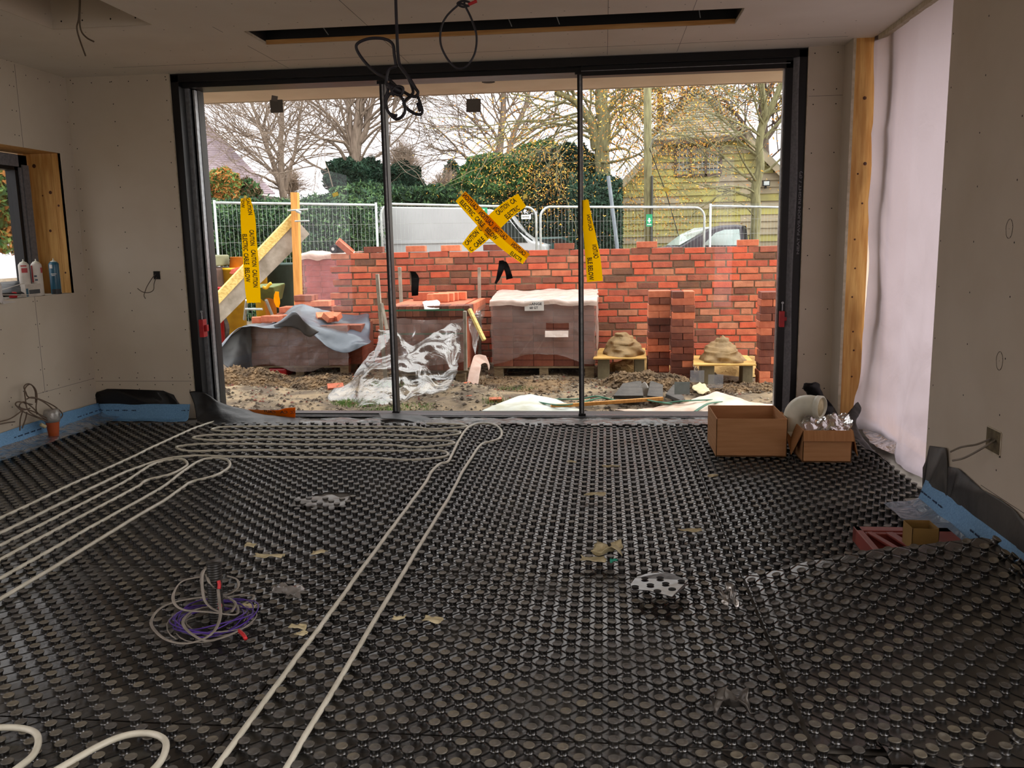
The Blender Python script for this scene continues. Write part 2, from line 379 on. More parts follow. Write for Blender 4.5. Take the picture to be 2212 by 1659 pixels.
# inside of the slot: dark channel with a timber lip
g = MB()
for a, b_ in (((-1.98, 4.815, 2.414), (.725, 4.83, 2.60)), ((-1.98, 5.165, 2.42), (.725, 5.18, 2.60)), ((-2.0, 4.83, 2.414), (-1.98, 5.165, 2.60)), ((.725, 4.83, 2.414), (.745, 5.165, 2.60)), ((-1.98, 4.83, 2.585), (.725, 5.165, 2.60))): g.bb(a, b_)
g.bb((-1.98, 4.95, 2.52), (.725, 4.97, 2.585))
slot = struct(g.build('trim_1', M_blackrub))
tag(MB().bb((-1.98, 5.150, 2.401), (.725, 5.166, 2.424)).build('timber_lip', M_woodx, slot), 'pale timber lip')
g = MB()
for x in (-1.62, -.55, -.28, .50): g.beam((x, 5.0, 2.50), (x+.03, 5.12, 2.43), .004, .004)
g.build('bracket', M_silver, slot)
# recess sides
g = MB(); g.bb((-2.97, 3.2, ZC+.001), (-2.95, 4.6, 2.78)); g.bb((-2.97, 4.605, ZC+.001), (-2.37, 4.62, 2.78)); g.bb((-2.39, 3.2, ZC+.001), (-2.37, 4.605, 2.78)); g.bb((-2.97, 3.18, ZC+.001), (-2.37, 3.2, 2.78)); g.bb((-2.97, 3.2, 2.76), (-2.37, 4.62, 2.78)); g.mi(1)
for x in (-2.9, -2.78, -2.62, -2.48): g.disc((x, 4.604, 2.44), (0, -1, 0), .005)
struct(g.build('trim_2', [M_board, M_dark]))

# left wall with the side window
g = MB(); WY0, WY1, WZ0, WZ1 = 4.30, 5.71, .93, 1.88
g.bb((XL-.02, 1.75, 0), (XL, WY0, ZC)); g.bb((XL-.34, -1.6, 2.3), (XL, 1.75, ZC)); g.bb((XL-.34, -1.6, 0), (XL, -1.45, ZC)); g.bb((XL-.34, 1.74, 0), (XL, 1.76, ZC)); g.bb((XL-.02, WY1, 0), (XL, 6.0, ZC)); g.bb((XL-.02, WY0, 0), (XL, WY1, WZ0)); g.bb((XL-.02, WY0, WZ1), (XL, WY1, ZC))  # gap behind the camera added to let fill light onto the right wall
g.mi(3); g.bb((XL-.34, 1.75, 0), (XL-.28, WY0, ZC)); g.bb((XL-.34, WY1, 0), (XL-.28, 6.2, ZC)); g.bb((XL-.34, WY0, 0), (XL-.28, WY1, WZ0)); g.bb((XL-.34, WY0, WZ1), (XL-.28, WY1, ZC)); g.mi(0)
P = []
for i in range(16):
    for y in (5.83, 5.26, 5.30, 4.93): P.append((XL+.001, y, .15+i*.15))
for i in range(8): P.append((XL+.001, 4.95+i*.12, 2.34)); P.append((XL+.001, 4.95+i*.12, .32+.02*(i % 2))); P.append((XL+.001, 4.95+i*.12, .26))
P = [p for p in P if not (p[1] < WY1+.02 and WZ0-.02 < p[2] < WZ1+.02)]
screws(g, P, V(1, 0, 0))
g.mi(2); g.bb((XL, 5.279, .3), (XL+.0008, 5.281, .93)); g.bb((XL, 5.2, .298), (XL+.0008, 5.84, .3)); g.bb((XL, 5.329, 1.88), (XL+.0008, 5.331, 2.39))
struct(g.build('wall_left', [M_board, M_dark, M_grey, M_render]))
# far wall, left of the doors
g = MB(); g.bb((XL, YW, 0), (-2.955, YW+.014, ZC)); g.mi(1); g.bb((-2.956, YW-.001, .08), (-2.952, YW+.015, ZC)); g.mi(0); g.bb((XL-.3, YW+.02, 0), (-2.95, YW+.3, ZC))
P = []
for i in range(16):
    for x in (XL+.03, XL+.33, -2.98): P.append((x+random.uniform(-.006, .006), YW-.001, .2+i*.145+random.uniform(-.02, .02)))
for i in range(6): P.append((XL+.05+i*.135, YW-.001, 2.36)); P.append((XL+.05+i*.135, YW-.001, .30)); P.append((XL+.05+i*.135, YW-.001, .25))
screws(g, P, V(0, -1, 0), 2); g.mi(3); g.bb((XL, YW-.0008, .274), (-2.96, YW, .276))
struct(g.build('wall_back_left', [M_board, M_edge, M_dark, M_grey]))
# right of the doors: strip, return and the studwork
g = MB(); g.bb((1.285, YW, 0), (1.515, YW+.014, ZC)); g.bb((1.50, 5.66, 0), (1.514, YW, ZC)); g.mi(1); g.bb((1.281, YW-.001, 0), (1.286, YW+.015, ZC)); g.bb((1.498, 5.655, 0), (1.5145, 5.66, ZC)); g.mi(0)
g.bb((1.29, YW+.02, 0), (1.6, YW+.3, ZC))
P = [(x, YW-.001, z) for x in (1.32, 1.46) for z in (2.36, 2.14, 2.05, 1.75, 1.4, 1.1, .75, .45, .22)]
screws(g, P, V(0, -1, 0), 2); g.mi(3); g.bb((1.29, YW-.0008, 2.10), (1.5, YW, 2.102))
struct(g.build('wall_back_right', [M_board, M_edge, M_dark, M_grey]))
st = MB().bb((1.516, 5.665, 0), (1.64, 5.86, ZC)); st.mi(1)
random.seed(5)
for z, x in ((2.05, 1.58), (1.66, 1.60), (1.6, 1.56), (1.42, 1.595), (1.20, 1.56), (1.02, 1.57), (.84, 1.56), (.62, 1.575), (.5, 1.585), (.33, 1.58)):
    st.lathe([(.0, -.001), (.011 if z in (2.05, 1.66) else .006, 0), (.0, .0012)], (x, 5.664, z), 10, Matrix.Rotation(PI/2, 3, 'X'))
struct(st.build('trim_3', [M_wood, M_knot]))
g = MB(); g.bb((1.70, 5.45, .0), (1.80, 5.52, ZC)); g.bb((1.68, 4.0, 0), (1.80, 5.66, .06)); g.mi(1).bb((1.625, 3.98, 2.372), (1.655, 5.66, 2.40)); g.mi(0);
struct(g.build('trim_4', [M_wood, M_edge]))
# near right wall
g = MB(); g.bb((XR, 1.75, 0), (XR+.014, 3.98, ZC)); g.bb((XR, -1.6, 2.3), (XR+.2, 1.75, ZC)); g.bb((XR, -1.6, 0), (XR+.2, -1.45, ZC)); g.bb((XR, 1.74, 0), (XR+.2, 1.76, ZC)); g.bb((XR+.014, 3.966, 0), (XR+.2, 3.98, ZC)); g.bb((XR+.19, 1.75, 0), (XR+.2, 3.98, ZC))  # unseen gap behind the camera added to light the left wall
P = []
for z in [.15+.21*i for i in range(11)]:
    for y in (3.95, 3.62, 3.28, 2.95): P.append((XR-.001, y+random.uniform(-.01, .01), z+random.uniform(-.01, .01)))
screws(g, P, V(-1, 0, 0))
g.mi(2)
for (yc, zc, ry, rz) in ((3.32, 1.24, .026, .033), (3.32, .76, .026, .033)):       # pencil rings
    c = [(XR-.0006, yc+ry*math.cos(a)*(1+.04*math.sin(5*a)), zc+rz*1.05*math.sin(a)) for a in [k*PI/16 for k in range(33)]]
    g.tube(c, .0008, 4)
    for k in range(9): a = k*.7; g.disc((XR-.001, yc+ry*math.cos(a), zc+rz*math.sin(a)), (-1, 0, 0), .0022, 5)
    g.disc((XR-.001, yc, zc), (-1, 0, 0), .002, 5)
g.bb((XR-.0006, 2.6, .262), (XR, 3.4, .264))
struct(g.build('wall_right', [M_board, M_dark, M_pencil]))
# behind the camera: plain wall; unseen side-wall openings and a rooflight are added for fill light
g = MB(); g.bb((XL, -1.66, 0), (XR, -1.6, ZC))
struct(g.build('wall_behind', M_board))

# soffit and fascia outside
g = MB(); g.bb((-4.3, 6.13, ZC), (2.6, 7.12, ZC+.05)); g.bb((-4.3, 7.10, ZC), (2.6, 7.14, ZC+.3)); g.bb((-4.3, 5.9, ZC+.23), (2.6, 7.14, ZC+.3))
c = at(1055, 177, 6.5); c = fl(1055, 177, ZC)
g.mi(1); g.lathe([(.05, 0), (.05, .002)], (c.x, c.y, ZC-.002), 16)
struct(g.build('soffit', [M_render, M_dark]))
struct(MB().bb((1.5, 6.16, -.2), (2.6, 6.3, 2.4)).build('wall_outer', M_render))

# ---------------------------------------------------------------- sliding doors
D0, D1 = -2.952, 1.28
g = MB()
g.bb((D0, 5.875, 2.345), (D1, 6.13, 2.398)); g.bb((D0, 5.90, -.02), (D1, 6.13, .008)); g.bb((D0, 5.875, 0), (D0+.055, 6.13, 2.39)); g.bb((D1-.05, 5.875, 0), (D1, 6.13, 2.39))
g.bb((D0, 5.93, 2.315), (D1, 6.13, 2.35)); g.bb((-.15, 5.90, 2.285), (D1, 5.985, 2.345)); g.bb((D1-.125, 5.90, 0), (D1-.08, 5.985, 2.33)); g.bb((D0+.05, 6.03, 0), (D0+.115, 6.12, 2.33))
g.mi(1); g.bb((D0+.055, 5.96, .01), (D0+.085, 5.99, 2.315)); g.bb((D0+.10, 5.985, 0), (D0+.112, 6.03, 2.31))
g.bb((D1-.135, 5.92, .03), (D1-.126, 5.96, 2.285)); g.bb((D0+.1, 5.893, .010), (D1-.05, 5.899, .014)); g.bb((D0+.1, 5.93, .009), (D1-.05, 5.936, .016)); g.bb((-.15, 5.896, 2.314), (D1-.1, 5.899, 2.317))
door = struct(g.build('door_1', [M_black, M_silver]))
# grey foam strip up the right jamb
g = patch([[(D1-.082, 5.90, z), (D1-.045+.006*math.sin(z*5), 5.868, z), (D1-.052, 5.90, z)] for z in [.02+.24*i for i in range(10)]+[2.345]], 3)
tag(g.build('foam_packing', M_greyfoam, door, smooth=True), 'grey foam packing strip')
def pane(x0, x1, y, name='glass_pane', z0=.02, z1=2.33):
    return MB().bb((x0, y, z0), (x1, y+.006, z1)).build(name, M_glass, door)
X1, X2 = at(838, 500, 6.0).x, at(1254, 500, 5.95).x
PY = (6.06, 6.005, 5.94)
pane(D0+.10, X1, PY[0]); pane(X1, X2, PY[1]); pane(X2, D1-.13, PY[2], z1=2.29)
for x, y0, y1 in ((X1, 5.99, 6.075), (X2, 5.93, 6.02)):
    g = MB().bb((x-.016, y0, 0), (x-.002, y1, 2.33)); g.mi(1).bb((x-.002, y0+.004, .01), (x+.012, y1, 2.33)); g.mi(0).bb((x+.012, y0, 0), (x+.018, y1, 2.33)); g.bb((x-.03, y0-.01, 2.30), (x+.03, y1, 2.34)); g.bb((x-.02, y0-.006, 0), (x+.03, y0+.02, .03))
    g.build('mullion', [M_black, M_silver], door)
g = MB(); g.bb((D0+.10, 5.985, 0), (X1, 6.0, .016)); g.build('track', M_blackrub, door)
for nm, px, y0p, y1p, yy in (('left', 437, 690, 728, 5.87), ('right', 1690, 672, 706, 5.89)):
    a = at(px, y0p, yy); b_ = at(px, y1p, yy); g = MB().bb((a.x-.02, yy-.02, b_.z), (a.x+.012, yy+.04, a.z)); g.bb((a.x+.01, yy, b_.z+.04), (a.x+.03, yy+.03, a.z-.04))
    g.mi(1).bb((a.x-.004, yy-.004, a.z), (a.x+.002, yy+.001, a.z+.055)); g.lathe([(.009, 0), (.009, .003)], (a.x-.001, yy-.002, a.z+.055), 10, Matrix.Rotation(PI/2, 3, 'X'))
    tag(g.build('latch', [M_red, M_silver], door, bev=.002), 'red plastic latch')
# pencil note on the right jamb
g = MB()
write(g, 'NEAT PAVILION RIGHT / (P)', lambda u, v: V(D1-.006-v, 5.8735, 1.11+u), 0, .53, .0, .022)
g.build('pencil_note', M_greyfoam, door)

# ---------------------------------------------------------------- side window on the left
FX = XL-.24
YG, YM, YE = atx(26, 370, FX).y, atx(38, 360, FX+.02).y, atx(57, 345, FX+.02).y
g = MB(); g.bb((FX-.05, WY0, WZ1-.12), (FX+.02, YE, WZ1-.015)); g.bb((FX-.05, YG, WZ0), (FX+.02, YE, WZ1-.02)); g.bb((FX-.05, WY0, WZ0), (FX+.02, YE, WZ0+.05))
g.mi(1).bb((FX+.02, WY0, WZ1-.095), (FX+.03, YM, WZ1-.02)); g.bb((FX+.02, YM+.035, WZ0), (FX+.03, YE, WZ1-.08)); g.bb((FX+.02, YM, WZ0), (FX+.03, YM+.022, WZ1-.10)); g.mi(0)
win = struct(g.build('window_1', [M_black, M_greyfoam]))
MB().bb((FX-.02, WY0, WZ0+.05), (FX-.014, YG+.01, WZ1-.11)).build('glass_pane', M_glass, win)
g = MB(); g.bb((XL-.275, WY1, WZ0-.02), (XL-.16, WY1+.03, WZ1)); g.bb((XL-.158, WY1, WZ0-.02), (XL-.07, WY1+.03, WZ1)); g.bb((XL-.068, WY1, WZ0-.02), (XL-.002, WY1+.03, WZ1)); g.bb((FX-.04, YE, WZ0), (FX+.0, WY1+.02, WZ1+.03))
g.bb((XL-.275, WY0, WZ1), (XL-.002, WY1+.03, WZ1+.03)); g.mi(1)
for x, z, r in ((-.10, 1.62, .012), (-.16, 1.60, .006), (-.13, 1.36, .010), (-.05, 1.53, .008), (-.20, 1.80, .014), (-.05, 1.07, .007), (-.12, 1.04, .009)):
    g.lathe([(0, -.001), (r, 0), (0, .001)], (XL+x, WY1-.0005, z), 10, Matrix.Rotation(PI/2, 3, 'X'))
g.build('window_lining', [M_wood, M_knot], win)
MB().bb((XL-.275, WY0, WZ0-.03), (XL-.004, WY1, WZ0)).build('window_sill', M_board, win)

# ---------------------------------------------------------------- studded heating mats
P_ = .0585; A_ = P_/math.sqrt(2); LX0, LY0 = .0218, 1.874
def stud_profile(far):
    if far: return [(.0128, 0), (.0116, .006), (.0152, .0165), (.0140, .0190), (.0, .0190)], 9
    return [(.0145, 0), (.0125, .002), (.0118, .008), (.0148, .0150), (.0155, .0175), (.0143, .0192), (.0105, .0192), (.0095, .0182), (.0, .0184)], 12
def waves(x, y):
    return .005*noise.noise(Vector((x*1.7, y*1.7, 3.1)))+.0025*noise.noise(Vector((x*5, y*5, 8.1)))+.003
def make_mat(name, x0, x1, y0, y1, warp=None, far=False, skip=None, parent=None, edge=0):
    """one sheet: base with studs on a square grid turned by 45 degrees"""
    h = warp or (lambda x, y: Vector((x, y, waves(x, y))))
    def nrm(x, y):
        e = .01; a, b = h(x+e, y)-h(x-e, y), h(x, y+e)-h(x, y-e); return a.cross(b).normalized()
    V_, F_, UV, MI = [], [], [], []
    nx = max(2, int(round((x1-x0)/.035))); ny = max(2, int(round((y1-y0)/.035)))
    for i in range(nx+1):
        for j in range(ny+1):
            x, y = x0+(x1-x0)*i/nx, y0+(y1-y0)*j/ny
            if edge:
                if j == ny: y += edge*noise.noise(Vector((x*9, 1, 2)))
                if i == nx: x += edge*noise.noise(Vector((y*9, 5, 2)))
            V_.append(tuple(h(x, y))); a, b = (x-LX0)/A_, (y-LY0)/A_; UV.append(((a+b)/2, (a-b)/2))
    for i in range(nx):
        for j in range(ny):
            if skip and skip(x0+(x1-x0)*(i+.5)/nx, y0+(y1-y0)*(j+.5)/ny): continue
            F_.append([i*(ny+1)+j, (i+1)*(ny+1)+j, (i+1)*(ny+1)+j+1, i*(ny+1)+j+1])
    pr, n = stud_profile(far); K = len(pr)
    ring = [(math.cos(2*PI*q/n), math.sin(2*PI*q/n)) for q in range(n)]
    i0, i1 = math.ceil((x0+.001-LX0)/A_), math.floor((x1-.001-LX0)/A_); j0, j1 = math.ceil((y0+.001-LY0)/A_), math.floor((y1-.001-LY0)/A_)
    for i in range(i0, i1+1):
        for j in range(j0, j1+1):
            if (i+j) % 2: continue
            x, y = LX0+i*A_, LY0+j*A_
            if skip and skip(x, y): continue
            c = h(x, y); w = nrm(x, y); w = (w+Vector((random.uniform(-.035, .035), random.uniform(-.035, .035), 0))).normalized()
            u = Vector((1, 0, 0)); u = (u-w*u.dot(w)).normalized(); v = w.cross(u); o = len(V_)
            for (r, z) in pr[:-1]:
                b = c+w*z
                for (ca, sa) in ring:
                    q = b+u*(r*ca)+v*(r*sa); V_.append((q.x, q.y, q.z)); UV.append(((i+j)/2+.5 if z > .004 else (i+j)/2+.1, (i-j)/2+.5 if z > .004 else (i-j)/2+.1))
            q = c+w*pr[-1][1]; V_.append((q.x, q.y, q.z)); UV.append(((i+j)/2+.5, (i-j)/2+.5))
            for k in range(K-2):
                for q in range(n): F_.append([o+k*n+q, o+k*n+(q+1) % n, o+(k+1)*n+(q+1) % n, o+(k+1)*n+q]); MI.append(1 if pr[k][1] > .0163 else 0)
            t = o+(K-1)*n
            for q in range(n): F_.append([o+(K-2)*n+q, o+(K-2)*n+(q+1) % n, t]); MI.append(1)
    g = MB(); g.v = V_; g.f = F_; g.m = [0]*(len(F_)-len(MI))+MI; g.uv = UV
    ob = g.build(name, [M_mat, M_top], parent, smooth=True)
    ob.data.polygons.foreach_set('use_smooth', [True]*len(F_)); ob.data.set_sharp_from_angle(angle=.9)
    return ob
XC = [-3.56, -2.026, -.951, .4975, 1.40]; YC = [.80, 1.965, 3.045, 4.10, 5.66]
XN = ['by the left wall', 'between left wall and twin pipes', 'right of twin pipes', 'along the right wall']
YN = ['nearest row', 'second row', 'third row from the viewer', 'row along the doors']
def foam_hole(x, y):   # torn spot in the middle sheet where the foil shows
    return (x+1.33)**2/.0105+(y-3.98)**2/.006 < 1
lift_x0, lift_x1, lift_y0, lift_y1 = .502, 1.44, 1.97, 3.02
def lift(x, y):
    tx = min(max((x-lift_x0)/(.85), 0), 1); ty = min(max((y-2.08)/(lift_y1-2.08), 0), 1)
    z = .014 + .215*(tx**.85)*(ty**1.35)*(1 if x < 1.30 else max(.25, 1-(x-1.30)*5.5))
    z += .012*math.sin(x*9)*ty*tx + .004*noise.noise(Vector((x*6, y*6, 1)))
    return Vector((x, y-.07*tx*ty*ty, z))
for i in range(4):
    for j in range(4):
        x0, x1, y0, y1 = XC[i], XC[i+1], YC[j], YC[j+1]
        if i == 3 and j >= 2: x1 = 1.40 if j == 2 else 1.52
        sk = (lambda x, y: foam_hole(x, y)) if (i == 1 and j == 2) else None
        if i == 3 and j == 1:
            m = make_mat('floor_heating_mat', .502, 1.42, 1.97, 3.03, warp=lift, edge=.02)
            tag(m, 'black studded heating mat lifted into a hump beside the red block, by right wall', 'heating mat', 'black studded floor heating mats'); continue
        y0b = y0-(.07 if False else 0)
        m = make_mat('floor_heating_mat', x0+.003, x1-.003, y0+.003, y1-.003, far=(j >= 2), skip=sk)
        tag(m, f'black studded mat {XN[i]}, {YN[j]}', 'heating mat', 'black studded floor heating mats')
# ragged torn edge in front of the lifted sheet
def tearwarp(x, y): return Vector((x, y, .018+.03*max(0, noise.noise(Vector((x*11, y*7, 0))))+.01*math.sin((x-.8)*9)))
m = make_mat('torn_mat_strip', .66, 1.16, 1.90, 2.02, warp=tearwarp, edge=.03)
tag(m, 'torn raised strip of black studded mat at the near edge of the humped mat', 'heating mat')
# offcut lying on top
c0 = fl(1425, 1262, .045)
def offw(x, y):
    return Vector((c0.x+(x-c0.x)*1, y, .052+.05*(y-c0.y)+.02*(x-c0.x)+.008*math.sin(x*20)))
g = MB(); pts = []
poly = [fl(px, py, .048) for px, py in ((1362, 1262), (1372, 1248), (1395, 1240), (1440, 1238), (1462, 1245), (1487, 1253), (1480, 1266), (1452, 1292), (1430, 1287), (1400, 1276), (1364, 1274))]
g.slab([p+V(0, 0, .004*math.sin(p.x*40)) for p in poly], (0, 0, .003)); g.mi(1)
for px, py in ((1393, 1249), (1426, 1248), (1405, 1263), (1438, 1260), (1472, 1255), (1420, 1276), (1452, 1272), (1372, 1267)):
    p = fl(px, py, .052); g.lathe([(.0, -.001), (.014, 0), (.009, .0015), (.0, .0008)], (p.x, p.y, p.z), 12)
for a, b in ((0, 2), (1, 3), (0, 5), (3, 5), (2, 4)):
    pass
M_off = mat('glossy_black_offcut', '2c2c30', .2, '232327', 10, spec=1.0, bump=.1)
tag(g.build('mat_offcut', [M_off, M_dark], bev=.001), 'shiny piece cut from a studded mat lying on top, with round holes', 'mat offcut')

# ---------------------------------------------------------------- heating pipes
def pipe(pts, label, r=.0078, z=.018, n=6, name='heating_pipe', wob=.0015, m=None):
    c = cr([V(p[0], p[1], p[2] if len(p) > 2 else z) for p in pts], n)
    c = [p+V(wob*noise.noise(p*9), 0, waves(p.x, p.y)+wob*noise.noise(p*7)) for p in c]
    o = MB().tube(c, r, 10).build(name, m or M_pipe, smooth=True)
    return tag(o, label, 'pipe', 'pale plastic heating pipes on the mats')
def col(k): return LX0+(k+.5)*A_
def rowy(k): return LY0+(k+.5)*A_
def q(px, py): p = fl(px, py, .018); return (p.x, p.y)
xa, xb = col(-23), col(-19)
pipe([(xa-.0, .9), (xa, 1.4), (xa, 2), (xa, 2.6), (xa, 3.2), (xa, 3.8), (xa, 4.2), q(932, 1020), q(950, 1003), q(966, 998), q(975, 985), q(990, 955), q(1006, 930), q(1022, 918), q(1045, 915), q(1070, 919), q(1083, 932), q(1080, 947), q(1062, 955), q(1042, 960), q(1030, 972), q(1018, 990), (xb-.01, 4.35), (xb, 4.0), (xb, 3.4), (xb, 2.8), (xb, 2.2), (xb, 1.6), (xb, .9)],
     'long pale pipe running straight up the floor and back with a loop by the doors')
L = [-2.77, -2.61, -2.44, -2.27]
c1, c2, c3, c4, c5, c6 = -2.76, -2.61, -2.50, -2.385, -2.25, -2.12
R = [4.67, 4.84, 4.985, 5.115, 5.25, 5.385, 5.50]
pipe([(c1-.02, 1.2), (c1, 2.4), (c1, 3.4), (c1, 4.4), (c1, 5.2), (c1+.005, 5.5), (-2.70, 5.66), (-2.55, 5.72)], 'leftmost long pale pipe running to the black sheet beside the doors')
serp = [(c2, 1.2), (c2, 2.4), (c2, 3.3), (c2, 4.0), (c2+.01, 4.35), (-2.55, 4.58), (-2.42, 4.68), (-2.2, R[0]+.01), (-1.7, R[0]), (-1.35, R[0]), (-1.12, R[0]-.03), (-.98, 4.68), (-.90, 4.76), (-.95, 4.86), (-1.1, R[1]+.015), (-1.4, R[1]), (-2.0, R[1]), (-2.3, R[1]-.03), (-2.5, R[1]-.03), (-2.61, 4.90), (-2.5, R[2]-.01), (-2.2, R[2]), (-1.7, R[2]), (-1.3, R[2]), (-1.12, R[2]-.05), (-1.0, 4.98), (-.91, 5.04), (-.96, 5.11), (-1.1, 5.12), (-1.5, R[3]), (-2.1, R[3]), (-2.35, R[3]-.03), (-2.5, R[3]-.03), (-2.63, 5.15), (-2.55, 5.23), (-2.3, 5.25), (-1.8, R[4]), (-1.3, R[4]), (-1.15, R[4]-.04), (-1.02, 5.24), (-.92, 5.31), (-.98, 5.38), (-1.3, 5.39), (-1.8, R[5]), (-2.3, R[5]-.03), (-2.5, R[5]-.04), (-2.62, 5.40), (-2.55, 5.49), (-2.3, 5.51), (-1.9, 5.51), (-1.5, 5.51), (-1.25, 5.50), (-1.15, 5.45), (-1.0, 5.48), (-.91, 5.53), (-.97, 5.60), (-1.2, 5.62)]
pipe(serp, 'pale pipe snaking back and forth across the mats in front of the doors')
pipe([(c3, 1.2), (c3, 2.4), (c3, 3.4), (c3, 4.1), q(329, 1005), q(367, 995), q(395, 994), q(405, 1004), q(395, 1013), q(367, 1027), q(319, 1038), q(302, 1050), (c4, 4.0), (c4, 3.4), (c4, 2.4), (c4, 1.2)], 'pale pipe with a narrow loop end, between leftmost pipe and second loop')
pipe([(c5, 1.2), (c5, 2.4), (c5, 3.4), (c5, 4.0), q(395, 1020), q(430, 998), q(461, 991), q(489, 994), q(497, 1004), q(489, 1015), q(461, 1029), q(415, 1041), q(394, 1054), (c6, 3.8), (c6, 3.4), (c6, 2.4), (c6, 1.2)], 'pale pipe with a narrow loop end, rightmost of the group by left wall')
pipe([(-1.72, 1.3, .02), (-1.70, 1.6, .022), (-1.62, 1.84, .024), (-1.53, 1.875, .024), (-1.43, 1.86, .024), (-1.375, 1.78, .024), (-1.38, 1.70, .022), (-1.42, 1.5, .02)], 'pale pipe loop cut off at the bottom left corner of the floor', r=.0085)
pipe([(-1.34, 1.5, .02), (-1.28, 1.72, .022), (-1.22, 1.84, .024), (-1.15, 1.875, .026), (-1.08, 1.85, .026), (-1.05, 1.78, .024), (-1.055, 1.70, .022), (-1.07, 1.5, .02)], 'pale pipe loop right of the corner loop and left of the twin pipes', r=.0085)

# ---------------------------------------------------------------- blue edge strips with film
def strip(name, line, hs, label, inward, film=True, marks=True):
    """upright foam strip following a wall; line = (x, y) points, inward = unit vector into the room"""
    n = Vector(inward); e = thing(name, (line[0][0], line[0][1], 0), label, 'edge strip')
    rows = []
    for k, (x, y) in enumerate(line):
        h = hs[k] if isinstance(hs, list) else hs; b = V(x, y, 0)
        rows.append([b+n*.10+V(0, 0, .004), b+n*.055+V(0, 0, .012), b+n*.03+V(0, 0, .05), b+n*.012+V(0, 0, h*.8), b+n*.004+V(0, 0, h)])
    g = patch(rows, 6, .006, 5); g.mi(1); L2 = cr([V(x, y, 0) for x, y in line], 40 if (V(*line[1], 0)-V(*line[0], 0)).length > .2 else 10); d = 0
    for k in range(0, len(L2)-1):
        if marks and (k % 7) not in (0, 6) and random.random() < .9 and (k//36) % 2 == 0:
            p = L2[k]; t = (L2[k+1]-p).normalized(); s = hs if not isinstance(hs, list) else hs[min(int(k/40), len(hs)-1)]
            hh = random.choice((.006, .008, .005)); a = p+n*.026+V(0, 0, s*.62)
            g.beam(a, a+t*random.uniform(.002, .005), .0008, hh*.8)
    g.build('foam_band', [M_foam, M_ink], e, smooth=True, sol=.003)
    if film:
        rows = [[V(x, y, 0)+n*.035+V(0, 0, .055), V(x, y, 0)+n*.08+V(0, 0, .035), V(x, y, 0)+n*.15+V(0, 0, .026)+V(0, 0, .006*math.sin(x*9+y*8)), V(x, y, 0)+n*(.19+.03*noise.noise(V(x*3, y*3, 0)))+V(0, 0, .024)] for x, y in line]
        patch(rows, 6, .008, 9, 2).build('film_skirt', M_bluefilm, e, smooth=True)
    return e
strip('foam_edge_strip', [(XL+.02, 5.82-.35*k) for k in range(12)], [.12]+[.13]*11, 'pale blue foam strip with film skirt along the foot of the left wall', (1, 0, 0))
strip('foam_edge_strip', [(XL+.02+.088*k, 5.84) for k in range(9)], .11, 'dark blue foam strip along the far wall, left of the glass doors', (0, -1, 0), film=False)
strip('foam_edge_strip', [(XR-.005, 3.93-.3*k) for k in range(12)], .135, 'bright blue foam strip with clear film at the foot of the right wall', (-1, 0, 0))

# ---------------------------------------------------------------- black damp membrane pieces
def flatpiece(name, outline, nrm, off, label, m, cat='membrane', th=.004, wr=.006):
    """sheet standing against a wall: outline points, crumpled"""
    bm = bmesh.new(); vs = [bm.verts.new(p) for p in outline]; f = bm.faces.new(vs)
    bmesh.ops.triangulate(bm, faces=[f]); 
    for _ in range(4): bmesh.ops.subdivide_edges(bm, edges=[e for e in bm.edges if e.calc_length() > .06], cuts=1)
    n = Vector(nrm)
    for v in bm.verts: v.co += n*(off+wr*(1+noise.noise(v.co*8)+.6*noise.noise(v.co*21)))
    g = MB(); bm.verts.ensure_lookup_table(); g.add([v.co.copy() for v in bm.verts], [[v.index for v in f.verts] for f in bm.faces]); bm.free()
    return tag(g.build(name, m, smooth=True, sol=th), label, cat)
def Wl(*ps): return [atx(px, py, XL) for px, py in ps]
def Wb(*ps): return [at(px, py, YW) for px, py in ps]
def Wr(*ps): return [atx(px, py, XR) for px, py in ps]
def down(ps, z=.01):
    a, b = ps[0], ps[-1]; return ps+[V(b.x, b.y, z), V(a.x, a.y, z)]
flatpiece('damp_membrane', down(Wb((205, 862), (212, 846), (235, 839), (300, 843), (355, 843), (378, 852), (386, 868), (398, 880))), (0, -1, 0), .012, 'black plastic membrane flap in the far left corner above blue strip', M_dpm)
flatpiece('damp_membrane', down([p for p in Wl((187, 880), (182, 884), (140, 906))], .05), (1, 0, 0), .006, 'small black membrane tip on left wall, beside the corner flap', M_dpm, wr=.003)
flatpiece('damp_membrane', down([p for p in Wl((95, 905), (70, 915), (30, 932), (0, 947), (-60, 968))], .03), (1, 0, 0), .006, 'long low black membrane behind the orange beaker on left wall', M_dpm, wr=.004)
flatpiece('damp_membrane', down(Wr((2000, 1010), (2007, 995), (2015, 963), (2050, 968), (2052, 1010), (2052, 1060)), .03), (-1, 0, 0), .006, 'narrow upright dusty black membrane piece at the end of right wall', M_dpmdust, wr=.004)
flatpiece('damp_membrane', down(Wr((2053, 1008), (2075, 1012), (2086, 1022), (2095, 1032), (2125, 1058), (2145, 1068), (2165, 1078), (2200, 1105), (2212, 1120), (2300, 1190)), .03), (-1, 0, 0), .004, 'wide ragged dusty black membrane low on right wall', M_dpmdust, wr=.004)
